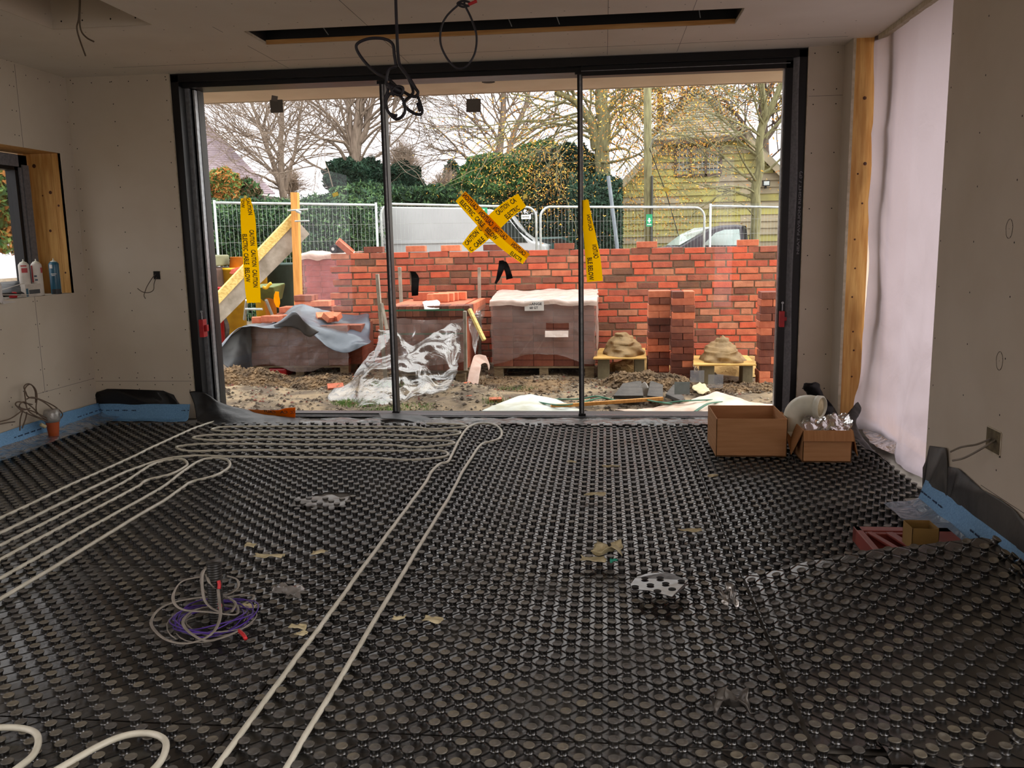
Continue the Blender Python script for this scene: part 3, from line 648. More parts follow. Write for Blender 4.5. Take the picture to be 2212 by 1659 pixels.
# draped membrane at the foot of the doors
rows = [[at(410, 846, 5.86), at(418, 870, 5.80), at(425, 905, 5.70), at(428, 920, 5.62)],
        [at(430, 846, 5.86), at(440, 875, 5.78), at(447, 905, 5.66), at(455, 918, 5.58)],
        [at(450, 852, 5.86), at(465, 880, 5.78), at(480, 905, 5.66), at(500, 919, 5.58)],
        [at(475, 868, 5.86), at(500, 885, 5.80), at(530, 905, 5.68), at(560, 920, 5.58)],
        [at(530, 885, 5.87), at(560, 895, 5.80), at(590, 910, 5.68), at(610, 922, 5.56)],
        [at(610, 899, 5.87), at(635, 905, 5.80), at(660, 914, 5.68), at(675, 923, 5.56)],
        [at(690, 912, 5.84), at(705, 916, 5.76), at(718, 920, 5.66), at(735, 925, 5.58)]]
tag(patch(rows, 6, .010, 7).build('damp_membrane', M_dpm, smooth=True, sol=.003), 'large black membrane sheet sweeping down beside the foot of the glass doors', 'membrane')
rows = [[at(px, y0, 5.86), at(px+2, y0+4, 5.80), at(px+6, y1, 5.70)] for px, y0, y1 in ((818, 893, 905), (860, 892, 908), (900, 896, 915), (935, 904, 918), (960, 912, 919))]
tag(patch(rows, 5, .006, 8).build('damp_membrane', M_dpm, smooth=True, sol=.002), 'small black membrane scrap over the sill under the first mullion', 'membrane')
# crumpled grey film along the threshold
rows = []
for k in range(17):
    px = 630+k*58; y0 = 901-.000*k; y1 = 916+3*math.sin(k*1.7)
    rows.append([at(px, 903, 5.865), at(px+3, 906+1.5*math.sin(k*2.3), 5.84), at(px, 911+2*math.sin(k*1.3), 5.76)+V(0, 0, .012), at(px+6*math.sin(k), 919+2*math.sin(k*2.9), 5.63)])
tag(patch(rows, 7, .012, 9).build('plastic_film', M_floorfilm, smooth=True), 'crumpled grey plastic film lying along the foot of the glass doors', 'plastic sheet')
# membrane bits on the right
rows = [[at(px-8, py, yy), at(px+w/2, py-4, yy-.03), at(px+w, py+2, yy)] for px, py, w, yy in ((1746, 828, 22, 5.55), (1745, 840, 28, 5.56), (1749, 855, 34, 5.58), (1757, 868, 36, 5.60), (1768, 882, 36, 5.62), (1776, 900, 36, 5.6))]
tag(patch(rows, 5, .016, 13).build('damp_membrane', M_dpm, smooth=True, sol=.003), 'curled black membrane tongue standing up behind the small cardboard box', 'membrane')
rows = [[at(1853, 866, 5.5), at(1860, 880, 5.5)], [at(1845, 880, 5.4), at(1858, 892, 5.4)], [at(1828, 900, 5.3), at(1850, 915, 5.2)], [at(1822, 925, 5.1), at(1862, 945, 5.0)], [at(1850, 955, 4.9), at(1900, 985, 4.7)], [at(1900, 985, 4.6), at(1930, 1010, 4.5)]]
tag(patch(rows, 5, .01, 9).build('damp_membrane', M_dpm, smooth=True, sol=.003), 'black membrane strip trailing on the floor between small box and milky sheet', 'membrane')
rows = [[fl(1852, 905, .05), fl(1868, 900, .06), fl(1875, 898, .10)], [fl(1862, 930, .03), fl(1890, 925, .05), fl(1900, 920, .08)], [fl(1885, 960, .02), fl(1915, 950, .04), fl(1935, 945, .06)], [fl(1935, 985, .02), fl(1950, 975, .04), fl(1965, 968, .05)], [fl(1975, 1020, .02), fl(1985, 1012, .03), fl(1990, 1005, .04)]]
tag(patch(rows, 6, .012, 12).build('plastic_film', M_floorfilm, smooth=True), 'crumpled grey film on the floor at the foot of the milky sheet', 'plastic sheet')

# ---------------------------------------------------------------- milky polythene sheet over the side opening
rows = []
ys = [5.64, 5.50, 5.30, 5.05, 4.80, 4.60, 4.40, 4.20, 4.06]
for k, y in enumerate(ys):
    r = []
    for j, z in enumerate([2.399, 2.1, 1.7, 1.3, .95, .65, .4, .2, .08, .03]):
        t = 1-z/2.4
        x = 1.665 - .009*math.sin(k*1.9+z*3.5) - (.05*t*t*math.sin(k*1.3+1)) - (.10*max(0, t-.75)*4*(.3+.7*min(1, k/5)))
        if k == 0: x = 1.625+.01*t
        if y < 4.1: x = 1.66-.05*t*t
        r.append(V(x, y+.05*t*math.sin(z*4+k), z))
    rows.append(r)
tag(patch(rows, 6, .022, 3.2).build('polythene_sheet', M_poly, smooth=True), 'tall milky polythene sheet covering the opening between pine stud and right wall', 'plastic sheet')

# ---------------------------------------------------------------- cardboard boxes
def carton(name, x0, x1, y0, y1, z0, z1, label, flaps=None, th=.006):
    e = thing(name, ((x0+x1)/2, (y0+y1)/2, z0), label, 'cardboard box')
    MB().bb((x0, y0, z0), (x1, y1, z0+th)).build('base_panel', M_card, e)
    for nm, a, b in (('front_panel', (x0, y0, z0), (x1, y0+th, z1)), ('back_panel', (x0, y1-th, z0), (x1, y1, z1)), ('side_panel', (x0, y0, z0), (x0+th, y1, z1)), ('side_panel', (x1-th, y0, z0), (x1, y1, z1))):
        MB().bb(a, b).build(nm, M_card, e, bev=.0015)
    return e
ZT = .022
a = fl(1545, 986, ZT); b = fl(1700, 988, ZT); t = at(1620, 905, a.y)
carton('cardboard_box', a.x+.003, b.x, a.y, a.y+.40, ZT, t.z, 'large open empty brown cardboard box standing on the mats by the doors')
a = fl(1733, 998, ZT); b = fl(1838, 998, ZT); t = at(1790, 938, a.y)
e = carton('cardboard_box', a.x, b.x, a.y, a.y+.30, ZT, t.z+.02, 'smaller cardboard box with folded flaps holding a white pipe bend and plastic bag')
for q4, nm in (([V(a.x, a.y-.002, t.z+.02), V(b.x, a.y-.002, t.z+.02), V(b.x+.003, a.y-.02, t.z-.035), V(a.x-.002, a.y-.02, t.z-.035)], 'flap'),
               ([V(a.x, a.y, t.z+.02), V(a.x, a.y+.3, t.z+.02), V(a.x-.065, a.y+.27, t.z+.10-.03), V(a.x-.05, a.y+.05, .05)], 'flap'),
               ([V(b.x, a.y, t.z+.02), V(b.x, a.y+.3, t.z+.02), V(b.x+.045, a.y+.28, .10), V(b.x+.04, a.y+.03, .05)], 'flap')):
    MB().quad(*q4).build(nm, M_cardin, e, sol=.005)
bx0, bx1, by0, bz = a.x, b.x, a.y, t.z+.02
# white elbow duct
g = MB(); cx, cy, cz = bx0-.005, by0+.22, bz+.02
arc = [V(cx+.0+.085*(1-math.cos(k*PI/2/8)), cy, cz+.085*math.sin(k*PI/2/8)) for k in range(9)]
arc = [V(cx-.02, cy, cz-.10)]+arc+[V(cx+.16, cy-.01, cz+.083)]
g.tube(arc, .056, 24, cap=False); g.tube([arc[-1]-V(.03, 0, 0), arc[-1]], .062, 24, cap=False); g.tube([arc[0], arc[0]+V(0, 0, .035)], .062, 24, cap=False); g.mi(1); g.tube([arc[-1]-V(.01, 0, 0), arc[-1]-V(.008, 0, 0)], .05, 20)
R = Matrix.Rotation(-.6, 3, 'Z'); c = V(cx, cy, 0)
g.v = [tuple(R @ (Vector(p)-c)+c) for p in g.v]
tag(g.build('duct_elbow', [M_whitepl, M_foamoff], smooth=True, sol=.003), 'white plastic duct elbow leaning out of the smaller cardboard box', 'pipe fitting')
rows = []
for i in range(7):
    r = []
    for j in range(6):
        u, v = i/6, j/5
        r.append(V(bx0+.01+u*(bx1-bx0-.005)+.02*v, by0+.03+.20*v, bz-.01+.055*math.sin(PI*v)*(.6+.4*math.sin(i*2.1))+.05*u*v+.015*noise.noise(V(i*1.3, j*1.7, 2))))
    rows.append(r)
tag(patch(rows, 5, .02, 24).build('plastic_bag', M_clear, smooth=True), 'crumpled clear plastic bag lying in the smaller cardboard box', 'bag')
rows = [[at(px-5, py, 5.5), at(px+5, py, 5.48)] for px, py in ((1737, 916), (1743, 912), (1748, 908), (1752, 914))]
tag(patch(rows, 4, .006, 20).build('yellow_wrapper', mat('yellow_wrap', 'c7a318', .5), smooth=True, sol=.001), 'crumpled yellow scrap behind the white duct elbow', 'scrap')

# ---------------------------------------------------------------- red block with small card box
M_redblk = mat('dull_red_plastic', '8a3a2f', .5, '7a3028', 6)
e = thing('red_plastic_block', (1.15, 3.30, .02), 'dull red plastic frame block lying on mats beside the right wall', 'plastic block')
x0, x1, y0, y1, zb, zt = .985, 1.345, 3.12, 3.42, .022, .082
g = MB(); g.bb((x0, y1-.05, zb), (x1, y1, zt)); g.bb((x0, y0, zb), (x0+.025, y1, zt)); g.bb((x1-.16, y0, zb), (x1, y1, zt)); g.bb((x0, y0, zb), (x1, y1, zb+.006))
g.beam((x0+.045, y1-.06, zt-.006), (x0+.11, y0, zt-.006), .022, .012); g.beam((x0+.12, y1-.06, zt-.006), (x0+.17, y0, zt-.006), .03, .012); g.bb((x0+.03, y1-.075, zb), (x1-.16, y1-.052, zt-.004))
g.build('moulded_body', M_redblk, e, bev=.003)
p0 = V(1.235, 3.20, zt+.001)
e = thing('card_carton', (1.18, 3.2, zt), 'small open tan card carton standing on the red plastic block', 'carton')
cx0, cx1, cy0, cy1, cz = 1.118, 1.212, 3.15, 3.25, zt+.085
for A, B in (((cx0, cy0, zt), (cx1, cy0+.002, cz)), ((cx0, cy1-.002, zt), (cx1, cy1, cz)), ((cx0, cy0, zt), (cx0+.002, cy1, cz)), ((cx1-.002, cy0, zt), (cx1, cy1, cz))):
    MB().bb(A, B).build('card_panel', mat('tan_card', '8d6e37', .85, '7d6130', 6) if 'tan_card' not in bpy.data.materials else bpy.data.materials['tan_card'], e)

# ---------------------------------------------------------------- tangled cables with a conduit on the floor
cb = fl(470, 1350, 0)
e = thing('cable_tangle', (cb.x, cb.y, 0), 'tangle of grey flat cables and purple wire around a black corrugated conduit, on mats', 'cables')
cx, cy = cb.x+.0, cb.y+.0
g = MB(); prof = []
for k in range(26): z = .0+k*.0085; prof += [(.020, z), (.025, z+.003), (.025, z+.005)]
g.lathe(prof, (cx, cy, .002), 14); g.v = [(p[0]+.03*(p[2]**2)*6-.02*p[2], p[1], p[2]) for p in g.v]
g.build('conduit', M_conduit, e, smooth=True)
def cpx(pts, Y0=None, n=8):
    """cable through points (px, py, height above floor)"""
    return cr([at(px, py, cy+dy) for px, py, dy in pts], n)
C1 = [(462, 1237, .0), (448, 1226, -.01), (437, 1245, -.03), (440, 1290, -.05), (455, 1312, -.06), (480, 1325, -.05), (478, 1330, 0), (510, 1338, .08), (545, 1320, .14), (548, 1300, .18), (525, 1285, .16), (490, 1290, .1), (440, 1290, .0), (380, 1300, -.02), (345, 1315, -.08), (327, 1340, -.14), (333, 1360, -.22), (360, 1382, -.28), (400, 1390, -.30), (440, 1380, -.28), (465, 1360, -.24), (476, 1330, -.14), (474, 1300, -.06), (471, 1272, -.02)]
C2 = [(470, 1240, .0), (450, 1228, .02), (436, 1238, 0), (438, 1270, -.01), (455, 1283, 0), (490, 1284, .03), (513, 1270, .05), (512, 1252, .06), (490, 1244, .05)]
C3 = [(440, 1245, -.02), (395, 1255, -.04), (375, 1282, -.06), (378, 1305, -.09), (400, 1318, -.10), (450, 1322, -.09), (505, 1328, -.04), (514, 1318, .02), (505, 1300, .05), (480, 1286, .02), (455, 1262, -.03), (445, 1240, -.01)]
C4 = [(460, 1310, .05), (420, 1318, -.02), (396, 1340, -.12), (405, 1362, -.20), (440, 1383, -.25), (470, 1380, -.24), (500, 1370, -.20), (517, 1361, -.18)]
C5 = [(490, 1290, .03), (505, 1298, .05), (508, 1308, .03), (500, 1322, -.02)]
for c_ in (C1, C2, C3, C4, C5):
    g = MB(); pts = cpx(c_); pts = [V(p.x, p.y, max(p.z, .028)) for p in pts]
    g.tube(pts, .0022, 8, flat=(0, 0, 1)); g.build('flat_cable', M_cable, e, smooth=True)
for k in range(9):
    a0 = k*.5; g = MB(); pts = []
    for s in range(30):
        a = a0+s*2*PI/28; r = .095+.012*math.sin(k*2.3+s*.3)+.004*k
        pts.append(V(cx+.005+r*math.cos(a)*1.05, cy-.03+r*math.sin(a)*1.0, .030+.006*(k % 4)+.012*math.sin(a*2+k)))
    g.tube(pts, .0022, 6); g.build('purple_wire', M_purple if k % 4 else M_cable, e, smooth=True)
for (pa, pb) in (((472, 1255, -.02), (473, 1272, -.03)), ((474, 1304, -.06), (475, 1314, -.08)), ((516, 1363, -.18), (531, 1380, -.22))):
    A, B = at(pa[0], pa[1], cy+pa[2]), at(pb[0], pb[1], cy+pb[2]); g = MB(); g.tube(cr([A, (A+B)/2+V(.002, 0, .002), B], 4), .006, 8); tag(g.build('tape_end', M_redtape, e, smooth=True), 'red taped cable end')

# ---------------------------------------------------------------- hanging cables from the ceiling
def hang(name, paths, label, r, m=M_cableb, extra=None):
    e = thing(name, paths[0][0], label, 'cable')
    for p in paths: MB().tube(cr(p, 8), r, 8).build('cable_run', m, e, smooth=True)
    return e
YH = 4.2
def hp(L, Y=YH): return [at(px, py, Y+(d if False else 0)) for px, py in L]
e = hang('hanging_cable', [
    hp([(855, -70), (855, 0), (857, 60), (860, 120), (866, 145), (885, 170), (897, 190), (903, 200), (898, 208), (885, 206), (860, 190), (840, 172), (810, 155), (785, 130), (770, 105), (775, 92), (800, 83), (830, 84), (848, 95), (852, 120), (856, 143)]),
    hp([(856, 143), (840, 150), (834, 175), (838, 195), (832, 215), (838, 240), (855, 257), (870, 250), (875, 235), (870, 215), (855, 200), (840, 205), (833, 225), (842, 245), (858, 250)], YH-.03),
    hp([(862, 140), (880, 165), (892, 195), (888, 206), (872, 222), (880, 235), (895, 245), (908, 247), (912, 238), (905, 215), (900, 205)], YH+.02),
    hp([(838, 180), (850, 200), (866, 205), (870, 190), (855, 188), (846, 200), (852, 206)], YH-.05)],
    'black looped cable hanging from the ceiling in front of the left mullion', .0075)
MB().tube(hp([(840, 182), (850, 190), (868, 200)], YH-.04), .017, 10).build('tape_knot', M_cableb, e, smooth=True)
MB().tube(hp([(903, 222), (909, 240)], YH+.02), .011, 8).build('cable_tip', M_cableb, e, smooth=True)
MB().tube(hp([(909, 246), (909, 255), (910, 264)], YH+.02), .002, 6).build('tie_tail', M_cableb, e)
Y2 = 4.0
e = hang('hanging_cable', [hp([(1004, -60), (1003, 0), (1004, 12)], Y2), hp([(1004, 12), (1018, 40), (1029, 75), (1027, 110), (1015, 135), (1000, 147), (983, 145), (965, 125), (952, 95), (953, 60), (965, 35), (985, 15), (995, 8), (1010, 12), (1015, 6), (1000, 2), (988, 8), (1000, 15), (1014, 12)], Y2)],
    'thin black cable loop with red tape hanging right of the knotted cable', .0048)
MB().tube(hp([(1012, 10), (1030, 2)], Y2), .007, 8).build('tape_end', M_redtape, e)
Y3 = 4.4
hang('hanging_cable', [hp([(170, -60), (172, 0), (170, 40), (166, 60), (172, 85), (185, 121)], Y3), hp([(173, -60), (173, 0), (172, 45), (176, 68), (188, 82), (203, 90)], Y3+.02)], 'two thin grey brown wires hanging out of the square ceiling recess', .0042, mat('dusty_wire', '5b4d3c', .7))

# ---------------------------------------------------------------- wall boxes and their wires
g = MB(); a, b = at(330, 585, YW-.001), at(348, 604, YW-.001)
for A, B in (((a.x, YW-.003, a.z-.003), (b.x, YW+.0, a.z)), ((a.x, YW-.003, b.z), (b.x, YW, b.z+.003)), ((a.x, YW-.003, b.z), (a.x+.003, YW, a.z)), ((b.x-.003, YW-.003, b.z), (b.x, YW, a.z))): g.bb(A, B)
e = thing('wall_box', ((a.x+b.x)/2, YW, b.z), 'square socket opening with loose wires in far wall beside the glass doors', 'socket box')
g.build('rim', M_edge, e); MB().bb((a.x, YW-.0015, b.z), (b.x, YW-.0005, a.z)).build('opening', M_dark, e)
Mw = mat('brown_wire', '4c4136', .7)
for L in ([(336, 592), (328, 602), (318, 618), (314, 628), (311, 638), (314, 645)], [(338, 598), (333, 612), (332, 625), (325, 631), (314, 632), (305, 629), (297, 623)]):
    pts = cr([at(px, py, YW-.015-.02*k) for k, (px, py) in enumerate(L)], 6); MB().tube(pts, .0028, 6).build('wire', Mw, e, smooth=True)
a, b = atx(2132, 933, XR), atx(2160, 985, XR)
e = thing('wall_box', (XR, (a.y+b.y)/2, b.z), 'square socket cut out with two grey cables sticking out, low on right wall', 'socket box')
yl, yh, zl, zh = b.y, a.y, .415, .50
g = MB(); g.bb((XR-.0015, yl, zl), (XR-.0005, yh, zh)); g.build('opening', mat('box_inside', '6d6248', .9, '4e4634', 30), e)
g = MB(); g.bb((XR-.003, yl-.006, zl-.006), (XR-.0005, yl, zh)); g.bb((XR-.003, yl, zh), (XR-.0005, yh, zh+.004)); g.bb((XR-.003, yl-.006, zl-.006), (XR-.0005, yh, zl)); g.build('rim', M_edge, e)
for L in ([(2140, 948, 0), (2110, 960, .05), (2085, 964, .09), (2070, 968, .11), (2053, 976, .14)], [(2150, 952, 0), (2132, 962, .04), (2105, 978, .07), (2080, 990, .10), (2057, 995, .13)]):
    pts = cr([atx(px, py, XR-.004-d) for px, py, d in L], 6); MB().tube(pts, .0040, 8).build('wire', M_cable, e, smooth=True)

# orange beaker with cable bunch on the left wall
Yb = 5.25; p = atx(118, 955, XL+.12)
e = thing('orange_beaker', (p.x, p.y, .02), 'orange plastic beaker bound with silver tape, standing by left wall strip', 'beaker')
g = MB(); g.lathe([(.030, .022), (.034, .06), (.042, .13), (.045, .15)], (p.x, p.y, 0), 18); g.build('cup', M_terra, e, smooth=True)
g = MB(); g.lathe([(.046, .125), (.051, .15), (.050, .18), (.043, .205)], (p.x, p.y, 0), 18); g.build('tape_wrap', M_duct, e, smooth=True)
e = thing('cable_bunch', (p.x, p.y, .2), 'bunch of dusty brown cables sprouting from the orange beaker against left wall', 'cables')
def wq(L): return cr([atx(px, py, XL+d) for px, py, d in L], 8)
Md = mat('dusty_cable', '6b5a4b', .75, '564739', 12)
for L in ([(118, 915, .12), (90, 900, .12), (70, 880, .11), (52, 868, .10), (42, 876, .09), (50, 885, .09), (65, 882, .1)],
          [(125, 910, .12), (135, 895, .12), (118, 878, .13), (90, 864, .12), (70, 858, .10), (58, 862, .10)],
          [(122, 912, .12), (128, 900, .13), (105, 876, .13), (82, 862, .12), (62, 858, .10), (56, 848, .08), (52, 835, .07), (62, 829, .07), (75, 838, .08), (80, 855, .09), (78, 880, .10), (80, 895, .1)],
          [(115, 912, .12), (80, 900, .11), (60, 885, .10), (55, 862, .09), (54, 840, .08), (66, 830, .06), (76, 845, .07), (77, 870, .08)],
          [(50, 885, .09), (44, 905, .08), (43, 930, .07)], [(58, 890, .09), (55, 905, .08), (48, 925, .08)], [(50, 885, .1), (25, 903, .06), (0, 911, .05), (-30, 920, .05)], [(32, 911, .05), (10, 914, .05), (-20, 921, .05)],
          [(118, 912, .12), (75, 890, .11), (48, 882, .09), (34, 875, .08), (40, 868, .08), (70, 874, .09)],
          [(100, 910, .12), (70, 898, .10), (48, 888, .09), (35, 876, .08)]):
    MB().tube(wq(L), .0040, 8).build('cable', Md, e, smooth=True)
MB().tube(wq([(88, 917, .12), (98, 922, .13)]), .012, 10).build('connector', M_foamoff, e, smooth=True)

# ---------------------------------------------------------------- things on the left window sill
def can(px, label, body, marks, X=XL-.06, pyt=None, hh=.235, r=.033):
    p = atx(px, 630, X); p = V(X, p.y, WZ0)
    e = thing('spray_can', p, label, 'spray can')
    prof = [(r*.96, 0), (r, .004), (r, hh*.84), (r*.95, hh*.88), (r*.7, hh*.925), (r*.62, hh*.93)]
    MB().lathe(prof, p, 24).build('can_body', body, e, smooth=True)
    MB().lathe([(r*.66, hh*.925), (r*.60, hh*.95), (r*.3, hh*.955), (r*.3, hh*.97), (r*.12, hh*.975), (r*.10, hh*1.03)], p, 16).build('nozzle', M_whitepl, e, smooth=True)
    for (a0, a1, z0, z1, mm, nm) in marks:
        g = MB(); n = 8
        for i in range(n):
            b0, b1 = a0+(a1-a0)*i/n, a0+(a1-a0)*(i+1)/n; rr = r+.0006
            g.quad(p+V(rr*math.cos(b0), rr*math.sin(b0), z0), p+V(rr*math.cos(b1), rr*math.sin(b1), z0), p+V(rr*math.cos(b1), rr*math.sin(b1), z1), p+V(rr*math.cos(b0), rr*math.sin(b0), z1))
        g.build(nm, mm, e)
    return e
F0 = -PI/2+.65     # direction of the viewer seen from the cans
Mredp = mat('label_red', 'b3363a', .5); Mbl = mat('label_blue', '1d3c52', .5)
can(57, 'white spray can with a red square, left one on the window sill', M_tin, [(F0-.5, F0+.6, .155, .185, Mredp, 'red_square'), (F0-.6, F0+.5, .195, .203, Mredp, 'red_line')], X=XL-.10)
can(84, 'white spray can with blue slanting stripes, middle one on the window sill', M_tin, [(F0-1.3, F0-.8, .09, .20, Mredp, 'red_band'), (F0+.7, F0+1.3, .15, .185, Mredp, 'red_square'), (F0-.6, F0-.1, .125, .135, Mbl, 'stripe'), (F0-.5, F0, .10, .11, Mbl, 'stripe'), (F0-.4, F0+.1, .07, .08, Mbl, 'stripe')], X=XL-.05)
can(122, 'dark teal spray can with white badge, right one on the window sill', M_tinb, [(F0-1.0, F0-.35, .175, .20, M_paper, 'badge'), (F0-.8, F0+.3, .135, .140, M_paper, 'print_line'), (F0-.7, F0, .125, .130, M_paper, 'print_line'), (F0+1.05, F0+1.2, .01, .2, M_paper, 'edge_line'), (F0-1, F0+1.2, .0, .035, mat('label_black', '14181b', .5), 'dark_base')], X=XL-.045)
a = atx(54, 632, XL-.02); 
e = thing('label_card', (XL-.02, a.y, WZ0), 'small white printed box standing in front of the white spray cans', 'box')
y0_, y1_ = atx(54, 620, XL-.02).y, atx(88, 620, XL-.02).y
MB().bb((XL-.05, y0_, WZ0), (XL-.02, y1_, WZ0+.082)).build('card_body', M_tin, e)
MB().bb((XL-.0205, y0_+.035, WZ0+.018), (XL-.019, y1_-.012, WZ0+.045)).build('printed_panel', M_grey, e)
MB().bb((XL-.0205, y0_+.006, WZ0+.004), (XL-.019, y0_+.028, WZ0+.055)).build('teal_panel', M_tinb, e)
rows = [[atx(px, py, XL+d) for px, py, d in r] for r in ([(-20, 600, -.03), (-20, 650, 0)], [(2, 612, -.03), (4, 655, .01)], [(5, 640, -.02), (8, 656, .02)], [(20, 650, -.01), (34, 652, .02)])]
tag(patch(rows, 5, .004, 20).build('paper_sheet', M_paper, smooth=True, sol=.001), 'curled white paper sheet hanging over the left end of window sill', 'paper')
p = atx(27, 628, XL-.06)
g = MB(); g.lathe([(.022, 0), (.024, .005), (.024, .03), (.018, .036), (.006, .037)], (XL-.06, p.y, WZ0+.002), 16)
tag(g.build('tape_reel', M_red, smooth=True), 'small red plastic cap on the left end of window sill', 'cap')
p = atx(40, 562, XL-.2)
rows = [[V(XL-.19, p.y-.02, WZ0+.0), V(XL-.19, p.y-.03, WZ0+.13)], [V(XL-.17, p.y+.02, WZ0), V(XL-.18, p.y, WZ0+.17)], [V(XL-.16, p.y+.05, WZ0), V(XL-.16, p.y+.03, WZ0+.165)]]
tag(patch(rows, 4, .004, 20).build('paper_sheet', M_paper, smooth=True, sol=.001), 'white folded paper propped against glass behind the left spray can', 'paper')
rows = [[atx(px, py, XL+d) for px, py, d in r] for r in ([(-10, 612, -.22), (-10, 640, -.02)], [(20, 608, -.22), (20, 638, -.02)], [(50, 606, -.2), (52, 634, -.03)])]
tag(patch(rows, 4, .004, 20).build('black_pouch', M_dpm, smooth=True, sol=.004), 'flat black pouch lying on window sill under the red cap', 'pouch')
pts = [atx(px, py, XL-.03) for px, py in ((0, 628), (25, 620), (50, 612))]; tag(MB().tube(pts, .0025, 6).build('cord', M_tin), 'thin pale strap crossing the black pouch on the sill', 'strap')
pts = [atx(px, py, XL-.01) for px, py in ((5, 637), (35, 637), (70, 637))]; tag(MB().tube(pts, .0025, 6).build('nozzle_tube', M_tin), 'thin pale tube lying along the front of window sill', 'tube')

# ---------------------------------------------------------------- scraps on the floor
def scrap(name, px, py, w, h, label, m, z=.03, k=3, amp=.012, cat='scrap'):
    c = fl(px, py, z); rows = []
    random.seed(px)
    for i in range(k+1):
        r = []
        for j in range(k+1):
            r.append(c+V((i/k-.5)*w+random.uniform(-.2, .2)*w/k, (j/k-.5)*h+random.uniform(-.2, .2)*h/k, random.uniform(0, 1)*amp))
        rows.append(r)
    return tag(patch(rows, 3, amp*.3, 40, px % 7).build(name, m, smooth=True, sol=.002), label, cat)
for px, py, w, h, lab in ((580, 1203, .11, .03, 'long cream foam scrap on mats above the tangled cables'), (690, 1195, .06, .03, 'small cream foam scrap left of the twin pipes, near the long scrap'), (541, 1180, .04, .03, 'tiny cream scrap just left of the long foam scrap'), (936, 1342, .06, .04, 'cream foam chunk right of the twin pipes, middle of floor'), (862, 1338, .04, .02, 'pale sliver beside the cream chunk, nearer the pipes'), (645, 1357, .05, .03, 'cream chip touching the left pipe near cable tangle'), (652, 1372, .04, .02, 'second cream chip just below the one near cable tangle'), (538, 1313, .045, .03, 'cream foam chip lying inside the grey cable loop'), (1282, 1210, .09, .05, 'pale curled paper scrap left of the folded cream tape lump'), (1285, 1070, .10, .03, 'thin pale scrap on mats below the doors, right of pipe loop'), (1320, 1009, .09, .02, 'short pale stick shaped scrap nearest the door threshold'), (1235, 1000, .05, .03, 'small pale curl left of the stick shaped scrap'), (1490, 1148, .09, .03, 'brownish leaf scrap near the long mat seam'), (1540, 1030, .05, .02, 'tiny pale chip in front of the large box')):
    scrap('foam_scrap', px, py, w, h, lab, M_foamoff, cat='scrap')
scrap('masking_tape_lump', 1312, 1200, .11, .06, 'folded lump of cream masking tape standing on the mats', M_foamoff, .035, 3, .05)
scrap('teal_scrap', 1325, 1218, .03, .015, 'tiny teal plastic bit beside the cream tape lump', M_teal, .03, 2, .02)
scrap('foil_scrap', 1572, 1305, .05, .07, 'crumpled silver foil standing beside the mat seam, right of the offcut', M_foil, .03, 4, .06, 'foil')
scrap('foil_scrap', 1577, 1535, .10, .06, 'grey torn foil strip near the bottom right of the middle mats', mat('dull_foil', '5f5a55', .4, '48443f', 12, metal=.4), .03, 3, .05, 'foil')
scrap('film_scrap', 622, 1283, .10, .08, 'small crumpled clear film right of the cable tangle', M_clear, .03, 4, .03, 'film')
c = fl(692, 1086, .004)
rows = [[V(c.x-.13+.065*i, c.y-.09+.06*j, .012+.01*noise.noise(V(i*2., j*2., 0))) for j in range(4)] for i in range(5)]
tag(patch(rows, 5, .012, 14).build('foil_patch', mat('grey_foil', '7d7974', .4, '5c5853', 12, metal=.4), smooth=True), 'silver foil showing through a hole torn in the mat', 'foil')

# ================================================================ outside
GZ = -.15
M_soil = mat('muddy_soil', '8d7a60', .95, '57493a', 3.5, bump=1.0, bscale=22, detail=12, lo=.40, hi=.60)
M_clod = mat('soil_clods', '82694c', .95, '48392a', 9, bump=.8, bscale=40)
M_sand = mat('building_sand', 'b3925c', .95, '9a7a48', 6, bump=.6, bscale=50)
M_mortar = mat('brickwork_mortar', '7d6550', .95, '5f4b3a', 7, bump=.6, bscale=60)
BR = [mat('brick_'+n, a, .85, b, 14, bump=.35, bscale=70) for n, a, b in (('bright', 'c85c3d', 'b44e34'), ('orange', 'c26b4b', 'ad5a3f'), ('dull', 'a05a44', '8a4b39'), ('brown', '774e38', '654334'), ('pink', 'bf7c5d', 'a8694d'), ('mauve', '804b38', '704032'), ('red', 'b1563f', '9a4a36'))]
M_brick = mat('loose_brick', 'dd8560', .85, 'c8704e', 16, bump=.3, bscale=80, objrand=['ffffff', 'e8dedc', 'fff0e8', 'd8c8c8', 'f4e4dc', 'e0d0cc'])
M_brickw = mat('loose_brick_brown', '905540', .85, '7c4535', 16, bump=.3, bscale=80, objrand=['ffffff', 'e8dedc', 'c8b8b8', 'd8c8c8', 'f4e4dc', 'b4a4a0'])
M_pal = mat('pallet_timber', '8f7c60', .8, '6f5e47', 8, stretch=(2, 12, 12))
M_wrap = mat_film('shrink_wrap', 'b9a6a2', trans=.58, gloss=.30, tl=.3, rough=.16, bump=.6, bscale=8)
M_wrapw = mat_film('white_shrink_wrap', 'f2ddd2', trans=.18, gloss=.30, tl=.35, rough=.2, bump=.6, bscale=7)
M_sheet = mat_film('clear_polythene_heap', '6f6862', trans=.72, gloss=.09, tl=.4, rough=.22, bump=.9, bscale=6)
M_tarp = mat('grey_tarpaulin', '49525e', .35, '3a424c', 2.5, bump=.5, bscale=6, spec=.6)
M_tarpu = mat('black_tarpaulin', '2b2a2c', .5, '201f21', 4, bump=.4, bscale=8)
M_leg = mat('buff_block', '7c7258', .9, '665d48', 7, bump=.3)
M_ply = mat('plywood_board', 'd0a860', .8, 'b98f4a', 6)
M_mort = mat('wet_mortar', '94794f', .7, '7c633e', 8, bump=.7, bscale=24)
